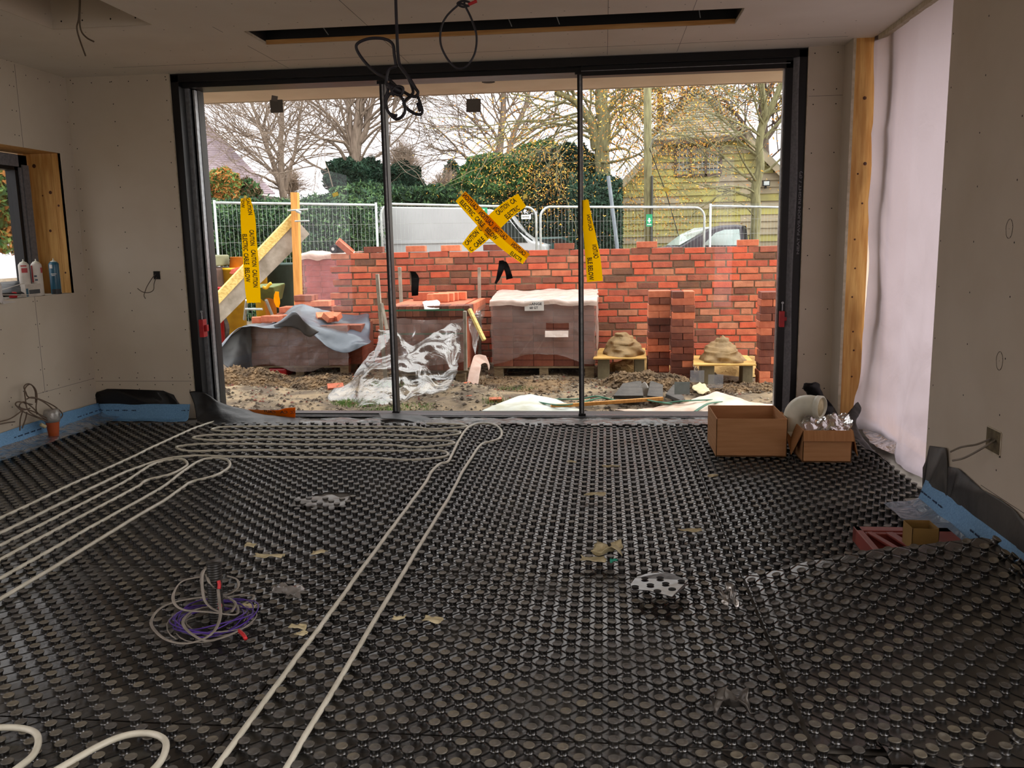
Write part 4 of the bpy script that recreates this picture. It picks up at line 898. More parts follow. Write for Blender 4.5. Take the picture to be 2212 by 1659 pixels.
M_galv = mat('galvanised_steel', 'b9c0bf', .4, '9aa2a2', 12, metal=.35)
M_green = mat('green_strap', '1d6b4c', .5)
M_yellow = mat('yellow_plastic', 'f0c020', .5, 'd8a512', 9)
M_tape = mat_film('yellow_caution_tape', (1.0,.57,.0), trans=.0, gloss=.03, tl=.85, rough=.35, bump=.15, bscale=20)
M_tapeo = mat_film('orange_caution_tape', (.80,.27,.0), trans=.0, gloss=.03, tl=.85, rough=.35, bump=.15, bscale=20)
M_ink2 = mat('black_print', '3a2408', .6)
M_orange = mat('orange_plastic', 'e8902a', .5, 'cf7820', 9)
M_bin = mat('dark_green_bin', '2c4540', .5, '21352f', 8)
M_oldwood = mat('weathered_board', 'a89f92', .85, '7d7466', 6, bump=.3, bscale=30)
M_paleboard = mat('pale_pine_board', 'dcc27a', .75, 'b89a50', 6, stretch=(1, 8, 8))
M_stake = mat('orange_pine_post', 'd89a4e', .7, 'c2843c', 6, stretch=(9, 9, .8))
M_hose = mat('yellow_hose', 'd9b455', .5)
M_rust = mat('rusty_brown_metal', '5f4438', .8, '43342c', 6, bump=.4)
M_tyre = mat('grey_tyre', '4b4540', .9, '2f2b28', 8)

# ground
def gz(x, y):
    z = GZ
    z += .035*noise.noise(V(x*.9, y*.9, 4))+.02*noise.noise(V(x*3, y*3, 1))
    if 6.9 < y < 9.4:
        z += .10*max(0, noise.noise(V(x*1.3+7, y*1.1, 2))+.1)*min(1, (y-6.9)/.6)
    if y < 6.9: z = min(z, -.12)
    if y > 11: z += .0
    return z
g = MB()
def gf(u, v):
    x = -30+55*u; y = 6.1+(v**1.8)*60; return V(x, y, gz(x, y) if y < 30 else GZ)
g.grid(gf, 110, 130); g.v = g.v
o = g.build('ground', M_soil, smooth=True); struct(o)
g = MB()
def gn(u, v):
    x = -5.2+8.4*u; y = 6.14+3.5*v
    return V(x, y, gz(x, y)+.006+.012*noise.noise(V(x*14, y*14, 0))+.008*noise.noise(V(x*35, y*35, 0)))
g.grid(gn, 260, 120); struct(g.build('ground_near', M_soil, smooth=True))
struct(MB().bb((1.8, -6, -.3), (14, 9.5, -.16)).build('ground_side', M_soil))
struct(MB().bb((-25, -6, -.3), (-4.05, 9.5, -.17)).build('ground_side', M_soil))
def heap(name, cx, cy, rx, ry, h, label, m, clod=700, cs=.02, seed=1, cat='soil heap'):
    random.seed(seed); g = MB()
    def fn(u, v):
        a = u*2*PI; r = v; x = cx+rx*r*math.cos(a); y = cy+ry*r*math.sin(a)
        z = h*max(0, 1-r*r)*(1+.5*noise.noise(V(x*5, y*5, seed)))+.02*noise.noise(V(x*18, y*18, seed))
        return V(x, y, GZ+.0+max(z, -.01))
    g.grid(fn, 48, 14)
    for _ in range(clod):
        a, r = random.uniform(0, 2*PI), math.sqrt(random.random()); p = fn(a/2/PI, r); s = cs*random.uniform(.35, 1.5)
        R = Matrix.Rotation(random.uniform(0, 6), 3, 'Z') @ Matrix.Rotation(random.uniform(-1, 1), 3, 'X')
        vs = [R @ V(*[s*random.uniform(.6, 1.1)*c for c in q])+p for q in ((1, 0, 0), (0, 1, 0), (-1, 0, 0), (0, -1, 0), (0, 0, .8), (0, 0, -.8))]
        g.add(vs, [(0, 1, 4), (1, 2, 4), (2, 3, 4), (3, 0, 4), (1, 0, 5), (2, 1, 5), (3, 2, 5), (0, 3, 5)])
    return tag(g.build(name, m), label, cat)
heap('soil_heap', -3.6, 8.15, .65, .38, .16, 'dark clod heap by the left frame of the glass doors, in front of tarpaulin', M_clod, 1500, .025, 1)
heap('soil_heap', -2.6, 8.05, .75, .28, .10, 'low clod ridge in front of the wrapped brick pack under grey tarpaulin', M_clod, 1500, .022, 2)
heap('soil_heap', .38, 8.0, .50, .24, .15, 'clod mound in front of the first mortar board and twin brick stacks', M_clod, 1400, .026, 3)
heap('soil_heap', 1.35, 7.75, .60, .35, .07, 'low gravelly soil spread in front of second mortar board', M_clod, 1600, .018, 4)
heap('soil_heap', -.75, 8.2, .8, .5, .03, 'thin rubble spread below the pallet pack with paper label', M_clod, 900, .016, 5)
heap('sand_heap', .45, 9.15, .55, .26, .13, 'smooth sandy ridge at the wall foot behind first mortar board', M_sand, 60, .01, 6)
heap('sand_heap', 1.45, 9.0, .6, .35, .17, 'smooth sandy ridge at the wall foot behind second mortar board', M_sand, 60, .01, 7)
def grit(name, x0, x1, y0, y1, n, s, m, label, seed):
    random.seed(seed); g = MB()
    for _ in range(n):
        x, y = random.uniform(x0, x1), random.uniform(y0, y1); k = s*random.uniform(.4, 1.6); p = V(x, y, gz(x, y)+.012); R = Matrix.Rotation(random.uniform(0, 6), 3, 'Z')
        vs = [R @ V(*[k*random.uniform(.6, 1.2)*c for c in q])+p for q in ((1, 0, 0), (0, 1, 0), (-1, 0, 0), (0, -1, 0), (0, 0, .7))]
        g.add(vs, [(0, 1, 4), (1, 2, 4), (2, 3, 4), (3, 0, 4)])
    return tag(g.build(name, m), label, 'gravel', kind='stuff')
grit('gravel', -3.6, 2.2, 6.7, 9.3, 3500, .012, mat('pale_stones', '9a8d78', .9, '7d7263', 9), 'pale stones scattered over the muddy ground outside the doors', 31)
grit('brick_crumbs', -3.6, 2.2, 6.9, 9.3, 500, .014, M_brickw, 'small red brick crumbs scattered over the muddy ground', 32)
grit('leaf_litter', -3.6, 2.2, 6.7, 9.3, 1600, .018, mat('dark_litter', '4a3a2a', .9, '33291f', 9), 'dark leaf litter scattered over the muddy ground', 33)
def tuft(cx, cy, r, n, label, seed, hh=.045, col='5f8a2e'):
    random.seed(seed); g = MB()
    for _ in range(n):
        a, q_ = random.uniform(0, 2*PI), r*math.sqrt(random.random()); x, y = cx+q_*math.cos(a)*1.6, cy+q_*math.sin(a)
        b = random.uniform(0, PI); l = hh*random.uniform(.4, 1); d = V(math.cos(b), math.sin(b), 0); z = gz(x, y)
        g.add([V(x, y, z)+d*.003, V(x, y, z)-d*.003, V(x, y, z+l)+V(random.uniform(-.03, .03), random.uniform(-.03, .03), 0)], [(0, 1, 2)])
    return tag(g.build('grass_tuft', mat('grass_%d' % seed, col, .8, '4f7424', 9)), label, 'grass', kind='stuff')
tuft(-2.1, 7.15, .16, 900, 'bright green grass tuft near the sill, left of the first mullion', 1)
tuft(-1.85, 6.85, .10, 300, 'grass wisp close to the sill just right of the bright tuft', 2)
tuft(-3.55, 9.6, .2, 400, 'weedy green patch behind tarpaulin corner by left frame', 3)
tuft(-1.6, 7.0, .12, 250, 'sparse grass left of the clear polythene edge', 4)
tuft(-.8, 7.9, .12, 400, 'dark green weeds below the labelled pallet', 5, .06, '4f6a3a')
tuft(-.85, 7.1, .12, 300, 'weeds beside the three loose half bricks', 6, .06, '5a6a3a')
tuft(-2.05, 7.9, .10, 200, 'leafy weeds at the right foot of the tarpaulin pack', 7, .08, '5a8a3a')

# ---------------------------------------------------------------- brick wall under construction
WY, CH = 9.45, .0735
random.seed(21); g = MB(); xl0 = -3.02
wallk = [0, 0, 0, 1, 1, 2, 2, 3, 4, 5, 6, 6]
mort = MB(); top = 1.13
for c in range(18):
    z = top-c*CH; sh = 0 if c % 2 == 0 else .112
    x = [-3.03, -2.97, -3.06, -2.96][c % 4]+random.uniform(-.01, .01)
    if c % 2: x += .0
    xs = x
    while x < 3.2:
        w = .207+random.uniform(-.006, .006)
        if random.random() < .06 and x > -2.8: w = .105
        if x == xs and c % 2: w = .212 if c % 4 == 1 else .16
        hz = .0605+random.uniform(-.003, .003); dz = random.uniform(-.004, .004); dy = random.uniform(-.006, .006)
        k = random.choice(wallk); R = Matrix.Rotation(random.uniform(-.016, .016), 3, 'Y')
        g.mi(k).box((x+w/2, WY+.051+dy, z-.032+dz), (w, .102, hz), R); x += w+random.uniform(.012, .018)
    g.mi(7).bb((xs+.012, WY+.007, z-CH-.002), (3.2, WY+.095, z+.002 if c else z-.005))
brickwall = g.build('brick_wall', BR+[M_mortar], bev=.004)
tag(brickwall, 'half-built red brick wall with toothed left end, right across the yard', 'brick wall')

# ---------------------------------------------------------------- bricks as things
def brick_mesh(name, m, frog=False):
    b = bmesh.new(); bmesh.ops.create_cube(b, size=1)
    for v in b.verts: v.co = Vector((v.co.x*.215, v.co.y*.1025, v.co.z*.065+.0325))
    if frog:
        f = max(b.faces, key=lambda f: f.calc_center_median().z); r = bmesh.ops.inset_region(b, faces=[f], thickness=.02); bmesh.ops.translate(b, verts=f.verts, vec=(0, 0, -.014))
    bmesh.ops.bevel(b, geom=[e for e in b.edges], offset=.0035, segments=1, affect='EDGES')
    for v in b.verts: v.co += Vector((random.uniform(-1, 1), random.uniform(-1, 1), random.uniform(-1, 1)))*.001
    me = bpy.data.meshes.new(name); b.to_mesh(me); b.free(); me.materials.append(m); return me
BM = brick_mesh('brick', M_brick); BMW = brick_mesh('brick_brown', M_brickw); BMF = brick_mesh('brick_frogged', M_brick, True)
def brick(p, label, group=None, rz=0., rx=0., ry=0., me=None):
    o = bpy.data.objects.new('brick', me or BM); COL.objects.link(o); o.location = p; o.rotation_euler = (rx, ry, rz)
    return tag(o, label, 'brick', group)
random.seed(11)
def column(px0, px1, pyb, Y, n, nm, group, deep=1, start=0, gap=.002):
    """stack of bricks, courses alternately crosswise; only those with a face in sight"""
    a, b = at(px0, pyb, Y), at(px1, pyb, Y); cx = (a.x+b.x)/2; z0 = GZ+.004; ch = (at(px0, 0, Y).z-0)*0+.067
    for k in range(n):
        ct = n-1-k; jx, jy = random.uniform(-.006, .006), random.uniform(-.006, .006)
        for dd in range(deep):
            yb = Y+dd*.217
            if (k+start) % 2 == 0:
                for s, w in ((-1, 'left'), (1, 'right')):
                    brick((cx+s*.054+jx, yb+.1075+jy, z0+k*ch), f'end-on brick, {w} of pair, {ORD[ct]} course of {nm}' if dd == 0 else f'{w} rear brick, {ORD[ct]} course of {nm}', group, PI/2+random.uniform(-.02, .02), me=random.choice((BM, BMW, BMW)))
            else:
                for s, w in ((0, 'front'), (1, 'back')):
                    brick((cx+jx, yb+.051+s*.108+jy, z0+k*ch), f'{w} long-side brick, {ORD[ct]} course of {nm}' if dd == 0 else f'rear {w} long-side brick, {ORD[ct]} course of {nm}', group, random.uniform(-.02, .02), me=random.choice((BM, BMW, BMW)))
column(1400, 1446, 818, 8.55, 13, 'left twin stack', 'bricks of the left twin stack', 1, 1)
column(1450, 1498, 824, 8.40, 13, 'right twin stack', 'bricks of the right twin stack', 1, 0)
column(1640, 1688, 836, 8.15, 13, 'stack at right door frame', 'bricks of the stack by the right frame', 1, 1)
# loose bricks standing on the wall
for k, (px, lab, m) in enumerate(((808, 'first brick from the left laid loose on the wall top', BMW), (899, 'loose brick on the wall top beneath the white van side', BM), (975, 'loose brick on the wall top just left of the crossed tape', BM), (1066, 'loose brick on the wall top right of the crossed tape', BMW), (1219, 'loose brick on the wall top left of the second mullion', BMW), (1397, 'loose brick on the wall top below the green sign', BM), (1615, 'loose brick on the wall top in front of the dark car', BM))):
    p = at(px, 530, WY+.05); brick((p.x, WY+.05, top+.002), lab, 'loose bricks along the wall top', random.uniform(-.04, .04), me=m)
p = at(738, 530, WY+.05)
brick((p.x+.02, WY+.03, top+.045), 'frogged brick tilted on the black roll at the left wall end', None, .4, .35, .75, me=BMF)
g = MB(); rr = at(724, 536, WY+.06); g.tube([V(rr.x, WY-.02, top+.05), V(rr.x+.05, WY+.18, top+.05)], .048, 20); g.mi(1).tube([V(rr.x-.001, WY-.024, top+.05), V(rr.x, WY-.018, top+.05)], .018, 14)
tag(g.build('membrane_roll', [M_dpm, M_paper], smooth=False), 'short black membrane roll resting on the left end of the brick wall', 'roll')
# pile of bricks left of the wall
random.seed(4)
pl = at(605, 690, 9.75); pr = at(704, 690, 9.75)
rows_ = [('bottom', 0), ('lower', 1)]
for k in range(12):
    z = GZ+.004+k*.067
    if k >= 9: xr = [(-.25, .18), (-.1, .12), (-.1, .12)][k-9]
    n = 2 if k < 10 else 1
    for s in range(3 if k < 10 else (2 if k == 10 else 1)):
        x = pl.x+.06+s*.2+(k % 2)*.03 if k < 10 else pl.x+.27+s*.2
        if k < 3 : continue
        brick((x+.05, 9.72+random.uniform(-.02, .02), z), f'brick {["at the left", "in the middle", "at the right"][s]} of {ORD[11-k]} course, unwrapped pile left of wall end', 'unwrapped brick pile left of the wall', random.uniform(-.06, .06), me=random.choice((BM, BMW)))
        if k >= 8: brick((x+.05, 9.83+random.uniform(-.01, .01), z), f'rear brick {["at the left", "in the middle", "at the right"][s]} of {ORD[11-k]} course, unwrapped pile', 'unwrapped brick pile left of the wall', random.uniform(-.06, .06), me=random.choice((BM, BMW)))
def pallet(name, x0, x1, y0, y1, z, label):
    e = thing(name, ((x0+x1)/2, (y0+y1)/2, z), label, 'pallet')
    for k in range(3):
        y = y0+.05+k*(y1-y0-.1)/2
        for j in range(3):
            x = x0+.05+j*(x1-x0-.1)/2; MB().box((x, y, z+.055), (.09, .09, .09)).build('block', M_pal, e)
        MB().bb((x0, y-.05, z), (x1, y+.05, z+.012)).build('runner', M_pal, e)
    for k in range(6):
        y = y0+.04+k*(y1-y0-.08)/5; MB().bb((x0, y-.04, z+.1), (x1, y+.04, z+.118)).build('deck_board', M_pal, e)
    return e
pallet('timber_pallet', pl.x-.05, pl.x+.65, 9.66, 10.2, GZ, 'timber pallet under the unwrapped brick pile left of wall')
for ch_ in (1,): pass
g = MB().bb((pl.x-.02, 9.68, GZ+.118), (pl.x+.62, 10.1, GZ+.202)); tag(g.build('timber_bearer', M_pal), 'thick bearer under the unwrapped brick pile on its pallet', 'timber')

# ---- wrapped pack with paper label
Yp = 8.62; a = at(1066, 800, Yp); b = at(1284, 800, Yp); x0, x1 = a.x, b.x; zt = at(1170, 655, Yp).z; zb = GZ+.12
pallet('timber_pallet', x0, x1, Yp+.02, Yp+.80, GZ, 'timber pallet carrying the wrapped brick pack with the printed label')
nc = 10; ch = (zt-zb)/nc; nb = 5; bw = (x1-x0)/nb
SC = (bw*.985/.215, 1, ch*.97/.065)
for k in range(nc):
    for s in range(nb):
        o = brick((x0+(s+.5)*bw, Yp+.07, zb+k*ch), f'{ORC[s]} brick from left, {ORD[nc-1-k]} course behind the film of the labelled pack', 'front bricks of the labelled wrapped pack', me=BMW); o.scale = SC
g = MB().bb((x0+.01, Yp+.125, zb), (x1-.01, Yp+.78, zt-.01)); tag(g.build('brick_pack_core', M_brickw), 'solid red rear part of the labelled brick pack, inside the film', 'brick pack')
xi, xo = x0-.012, x1+.012
def wavy(px, py, Y): return at(px, py, Y)
rows = []
for k, z in enumerate([zt+.02, zt-.03, zt-.2, zt-.35, zt-.5, zb+.12]):
    r = []
    for j in range(8):
        x = xi+(xo-xi)*j/7; zz = z
        if k == 5: zz = zb+.02+.12*max(0, math.sin((j-.5)/7*PI*1.2))+.02*noise.noise(V(j, 1, 0))
        r.append(V(x+(.004*math.sin(k*2)), Yp-.012-.012*noise.noise(V(j*1.1, k*1.3, 0)), zz))
    rows.append(r)
wr = thing('shrink_wrap_cover', ((x0+x1)/2, Yp, zb), 'milky shrink film over the labelled brick pack with a rectangular hole', 'plastic wrap')
hx0, hx1 = at(1178, 710, Yp).x, at(1228, 710, Yp).x; hz1, hz0 = at(1200, 699, Yp).z, at(1200, 714, Yp).z
g = patch(rows, 7, .008, 8, 3)
keep = []
for q_ in g.f:
    c = sum((Vector(g.v[i]) for i in q_), V(0, 0, 0))/4
    if not (hx0 < c.x < hx1 and hz0 < c.z < hz1): keep.append(q_)
g.f = keep; g.m = [0]*len(keep); g.build('front_film', M_wrap, wr, smooth=True)
rows = [[V(xi-.01+(xo-xi+.03)*j/7, Yp+y, zt+dz+.02*noise.noise(V(j*.9, y*5, 0))) for j in range(8)] for y, dz in ((-.03, -.02), (-.015, .035), (.15, .05), (.4, .075), (.7, .09), (.80, .07), (.82, -.05))]
patch(rows, 6, .014, 7, 4).build('top_film', M_wrapw, wr, smooth=True)
rows = [[V(xo+.01+.01*math.sin(j), Yp-.01+.14*j, z) for j in range(6)] for z in (zt+.05, zt-.1, zt-.3, zt-.5, zb+.05)]
patch(rows, 6, .02, 6, 5).build('side_film', M_wrapw, wr, smooth=True)
rows = [[V(hx0+(hx1-hx0)*j/3, Yp-.02-.02*(k), hz0-.03*k) for j in range(4)] for k in range(3)]
tag(patch(rows, 3, .002, 9).build('torn_flap', M_wrapw, wr, smooth=True), 'torn film flap')
# label
la, lb = at(1133, 651, Yp-.03), at(1175, 671, Yp-.03); e = thing('paper_label', ((la.x+lb.x)/2, Yp-.03, lb.z), 'white paper label reading ORANGE 68 GT on the wrapped brick pack', 'label')
MB().bb((la.x, Yp-.034, lb.z), (lb.x, Yp-.032, la.z)).build('paper', M_paper, e)
Ww, Wh = lb.x-la.x, la.z-lb.z; fn = lambda u, v: V(la.x+u, Yp-.0345, lb.z+v)
g = MB(); write(g, 'ORANGE', fn, .08*Ww, .90*Ww, .58*Wh, .86*Wh); write(g, '68 GT', fn, .26*Ww, .70*Ww, .18*Wh, .45*Wh); g.build('lettering', mat('label_ink', '26262e', .7), e)

# ---- open banded pack with corner timbers
Yq = 8.15; a = at(836, 800, Yq); b = at(1004, 800, Yq); qx0, qx1 = a.x, b.x; qzt = at(920, 661, Yq).z; D2 = 1.05
pallet('timber_pallet', qx0, qx1, Yq+.02, Yq+D2, GZ, 'timber pallet under the open banded brick pack')
hb = .105
nb = 11; bw = (qx1-qx0)/nb; z = qzt; grp = 'bricks on the front of the open banded pack'
for s in range(nb):     # top course on end
    o = brick((qx0+(s+.5)*bw, Yq+.033+.075, z-hb/2), f'{ORC[s]} upright brick from left in top course of the open banded pack', grp, rx=0, ry=PI/2, me=BMW)
    o.rotation_euler = (PI/2, 0, PI/2); o.location = (qx0+(s+.5)*bw+.0325, Yq+.1075, z-hb/2); o.scale = (1, hb*.98/.1025, bw*.97/.065)
zz = z-hb; rowi = 1
for k in range(8):
    h2 = .068 if k % 2 == 0 else .105
    nn = 6 if h2 < .1 else 11
    if zz-h2 < GZ+.12: h2 = max(.03, zz-GZ-.12)
    if h2 < .04: break
    bw2 = (qx1-qx0)/nn
    for s in range(nn):
        o = brick((qx0+(s+.5)*bw2, Yq+.06, zz-h2), f'{ORC[s]} brick from left, {ORD[rowi]} course of the open banded pack', grp, me=BMW)
        o.scale = (bw2*.98/.215, 1, h2*.97/.065)
    zz -= h2; rowi += 1
    if zz < GZ+.16: break
for s in range(4):      # right side face
    for k in range(5):
        zz2 = qzt-.105-k*.14
        if k == 0: 
            o = brick((qx1-.0325-.01, Yq+.24+s*.215+.10, qzt-.1025), f'{ORC[s]} brick back along the right edge on top of the banded pack', 'side bricks of the open banded pack', rz=PI/2, me=BM); o.rotation_euler = (PI/2, 0, PI/2); o.location = (qx1+.005, Yq+.33+s*.217, qzt-.051)
g = MB().bb((qx0+.02, Yq+.22, GZ+.12), (qx1-.03, Yq+D2, qzt-.004)); tag(g.build('brick_pack_core', M_brick), 'solid rear of the open banded brick pack, overhead light painted into peach top', 'brick pack')  # peach colour carries the light from overhead on the pack top
# bricks lying on top
for k, (px, py, dy, rz, lab) in enumerate(((946, 622, .55, 0.02, 'front brick of the small row on top of the open banded pack'), (958, 619, .66, .02, 'second brick of the small row on top of the open banded pack'), (968, 617, .78, .02, 'third brick of the small row on top of the open banded pack'), (985, 614, .86, .03, 'rear brick of the small row on top of the open banded pack'), (915, 617, .85, 0, 'brick at the back left on top of the open banded pack'))):
    p = at(px, py, Yq+dy); brick((p.x, Yq+dy, qzt-.002), lab, 'loose bricks on the open banded pack', rz, me=BM).scale = (1, 1, 1.3)
def stick(name, A, B, w, t, label, m, cat='timber'):
    return tag(MB().beam(A, B, w, t).build(name, m, bev=.003), label, cat)
stick('corner_batten', at(833, 820, Yq-.04), at(815, 592, Yq-.04), .045, .03, 'tall rough batten at the front left corner of the banded pack', M_oldwood)
stick('corner_batten', V(at(868, 640, Yq+1.12).x, Yq+1.12, GZ), at(863, 577, Yq+1.12), .05, .03, 'rear left batten rising behind the banded pack', M_oldwood)
stick('corner_batten', V(at(1034, 680, Yq+1.12).x, Yq+1.12, GZ), at(1035, 578, Yq+1.12), .045, .03, 'rear right batten rising behind the banded pack', M_oldwood)
stick('corner_batten', at(1006, 800, Yq-.04), at(1004, 672, Yq-.04), .05, .03, 'front right batten at the corner of the banded pack', M_oldwood)
stick('corner_batten', at(1014, 668, Yq-.06), at(1046, 735, Yq-.2), .035, .03, 'slanting split lath at right corner of the banded pack', M_paleboard)
stick('corner_batten', at(824, 655, Yq-.06), at(836, 712, Yq-.12), .03, .02, 'thin slanting lath against front left corner of the banded pack', M_oldwood)
g = MB(); g.bb((qx0-.03, Yq-.062, at(920, 669, Yq).z-.008), (qx1+.02, Yq-.058, at(920, 669, Yq).z+.008)); tag(g.build('green_band', M_green), 'upper green strap round the open banded pack', 'strap')
g = MB(); g.bb((qx0-.03, Yq-.052, at(920, 720, Yq).z-.008), (qx1+.02, Yq-.048, at(920, 720, Yq).z+.008)); tag(g.build('green_band', M_green), 'lower green strap round the open banded pack under film', 'strap')
p = [at(902, 618+0, Yq+.3)]
rows = [[V(at(px, py, 8.3).x, 8.3+dy, qzt+.006+dz) for px, py, dy, dz in r] for r in ([(895, 620, .45, 0), (915, 620, .5, .01)], [(905, 635, .15, .01), (935, 632, .25, .02)], [(920, 640, -.13, -.0), (950, 640, 0, .01)], [(925, 645, -.19, -.05), (955, 640, -.17, -.03)])]
tag(patch(rows, 4, .006, 12).build('paper_sheet', M_paper, smooth=True, sol=.001), 'white paper scrap on top of the open banded pack', 'paper')
# film round the pack and the big heap of clear sheet at its foot
rows = [[at(835+k*24, 690-2*math.sin(k), Yq-.07) if j == 0 else at(835+k*24, 690+j*24+4*math.sin(k+j), Yq-.085-.02*math.sin(k*2+j)) for k in range(8)] for j in range(5)]
tag(patch(rows, 6, .015, 6, 8).build('shrink_film', M_wrap, smooth=True), 'creased shrink film around the lower half of the banded pack', 'plastic wrap')
H_ = [[(826, 702, 8.0), (850, 715, 7.95), (880, 740, 7.9), (905, 735, 7.9), (940, 720, 7.95), (975, 702, 8.0), (1000, 690, 8.05)],
      [(810, 740, 7.9), (840, 760, 7.8), (870, 765, 7.75), (900, 755, 7.75), (935, 740, 7.8), (970, 725, 7.9), (996, 715, 8.0)],
      [(785, 780, 7.8), (820, 785, 7.65), (860, 775, 7.55), (890, 785, 7.55), (925, 780, 7.6), (960, 765, 7.75), (992, 755, 7.9)],
      [(755, 815, 7.6), (800, 805, 7.45), (840, 810, 7.4), (870, 820, 7.4), (905, 825, 7.45), (950, 805, 7.6), (988, 790, 7.7)],
      [(730, 838, 7.5), (770, 850, 7.3), (815, 852, 7.2), (860, 858, 7.2), (900, 850, 7.3), (945, 845, 7.4), (985, 815, 7.5)],
      [(712, 864, 7.4), (755, 868, 7.15), (800, 872, 7.05), (850, 868, 7.05), (900, 858, 7.15), (945, 850, 7.3), (975, 830, 7.4)]]
tag(patch([[at(*c) for c in r] for r in H_], 10, .055, 4.5, 9).build('polythene_heap', M_sheet, smooth=True), 'large heap of creased clear polythene spilling from the banded pack', 'plastic sheet')
H_ = [[(1050, 655, 8.25), (1042, 690, 8.3), (1040, 710, 8.3)], [(1030, 668, 8.2), (1030, 700, 8.2), (1034, 730, 8.2)], [(1012, 690, 8.1), (1016, 720, 8.1), (1026, 765, 8.1)]]
tag(patch([[at(*c) for c in r] for r in H_], 6, .02, 8, 3).build('film_corner', M_sheet, smooth=True), 'triangular film flap at the right corner of the banded pack', 'plastic sheet')
# pinkish strap hanging from labelled pack
H_ = [[(1050, 768, 8.45), (1058, 790, 8.45), (1056, 800, 8.45)], [(1036, 766, 8.4), (1038, 775, 8.4), (1052, 785, 8.4)], [(1024, 770, 8.3), (1028, 778, 8.3), (1040, 788, 8.3)], [(1014, 800, 8.1), (1026, 802, 8.1), (1038, 800, 8.1)], [(1006, 842, 7.95), (1018, 843, 7.95), (1031, 843, 7.95)]]
tag(patch([[at(*c) for c in r] for r in H_], 5, .006, 8, 3).build('canvas_strip', mat('pinkish_canvas', 'e3c9bd', .8, 'c7a698', 6, bump=.2), smooth=True, sol=.002), 'folded pinkish canvas strip hanging down between the two brick packs', 'strip')

# ---- pack under grey tarpaulin
Yt = 8.72; a = at(540, 790, Yt); b = at(752, 790, Yt); tx0, tx1 = a.x, b.x; tzt = at(640, 704, Yt).z; tzb = GZ+.12
pallet('timber_pallet', tx0, tx1, Yt+.02, Yt+.62, GZ, 'timber pallet under the pack covered by grey tarpaulin')
nc = 6; ch = (tzt-tzb)/nc; nb = 5; bw = (tx1-tx0)/nb
for k in range(nc):
    for s in range(nb):
        o = brick((tx0+(s+.5)*bw, Yt+.07, tzb+k*ch), f'{ORC[s]} brick from left, {ORD[nc-1-k]} course of the pack under tarpaulin', 'front bricks of the tarpaulin pack', me=BMW); o.scale = (bw*.985/.215, 1, ch*.97/.065)
g = MB().bb((tx0+.01, Yt+.125, tzb), (tx1+.12, Yt+.6, tzt-.01)); tag(g.build('brick_pack_core', M_brickw), 'solid rear part of the brick pack beneath grey tarpaulin', 'brick pack')
rows = [[V(tx0-.02+(tx1-tx0+.04)*j/8, Yt-.02-.03*abs(noise.noise(V(j*.8, z*5, 2))), tzb-.02+(tzt-tzb+.02)*z+(.04*math.sin(j*1.1) if z == 0 else 0)) for j in range(9)] for z in (0, .15, .5, .8, 1)]
tag(patch(rows, 6, .012, 7, 6).build('shrink_film', M_wrap, smooth=True), 'dusty creased film over the pack under the grey tarpaulin', 'plastic wrap')
H_ = [[(470, 762, 8.6), (505, 738, 9.1), (560, 704, 9.4), (612, 680, 9.4), (640, 656, 9.38), (680, 664, 9.38), (720, 676, 9.38), (760, 680, 9.36), (794, 678, 9.3), (797, 690, 9.2)],
      [(468, 762, 8.5), (500, 735, 8.9), (548, 704, 9.2), (600, 694, 9.2), (636, 672, 9.2), (680, 676, 9.2), (725, 688, 9.2), (765, 690, 9.15), (796, 690, 9.1), (799, 710, 9.05)],
      [(466, 764, 8.4), (498, 728, 8.7), (540, 702, 8.95), (592, 698, 8.95), (634, 682, 8.9), (680, 690, 8.95), (725, 700, 9.0), (765, 705, 8.95), (795, 715, 8.9), (799, 735, 8.85)],
      [(466, 765, 8.35), (500, 722, 8.55), (535, 702, 8.7), (590, 701, 8.68), (634, 676, 8.55), (664, 700, 8.66), (715, 712, 8.7), (755, 722, 8.7), (785, 735, 8.68), (800, 738, 8.66)],
      [(467, 766, 8.3), (505, 716, 8.45), (542, 704, 8.6), (600, 704, 8.6), (636, 674, 8.45), (668, 712, 8.60), (702, 730, 8.6), (740, 750, 8.58), (772, 742, 8.58), (801, 740, 8.55)],
      [(468, 768, 8.25), (512, 714, 8.42), (550, 706, 8.58), (610, 708, 8.58), (640, 690, 8.46), (675, 722, 8.56), (715, 752, 8.55), (752, 762, 8.54), (785, 748, 8.54), (800, 741, 8.52)]]
tag(patch([[at(*c) for c in r] for r in H_], 8, .02, 5, 4).build('tarpaulin', M_tarp, smooth=True, sol=.003), 'creased grey tarpaulin with raised peaks draped over a brick pack', 'tarpaulin')
H_ = [[(466, 764, 8.3), (500, 724, 8.5), (528, 704, 8.62), (540, 704, 8.64)], [(475, 780, 8.25), (505, 750, 8.45), (530, 735, 8.6), (542, 735, 8.62)], [(490, 790, 8.2), (515, 780, 8.4), (535, 780, 8.55), (545, 785, 8.6)], [(500, 800, 8.2), (520, 805, 8.4), (538, 805, 8.5), (548, 800, 8.55)]]
tag(patch([[at(*c) for c in r] for r in H_], 6, .02, 5, 4).build('tarpaulin_flap', M_tarpu, smooth=True, sol=.003), 'black hanging side flap at the left end of the tarpaulin pack', 'tarpaulin')
for px, py, Y, rz, lab in ((567, 694, 9.1, .3, 'left brick holding down the tarpaulin'), (588, 692, 9.0, -.2, 'second brick holding down the tarpaulin, near left'), (607, 690, 9.15, .1, 'third flat brick on the tarpaulin left of its peak'), (622, 690, 9.3, .4, 'fourth brick on the tarpaulin just behind its peak')):
    brick(at(px, py+3, Y), lab, 'bricks weighting the grey tarpaulin', rz, me=BM)
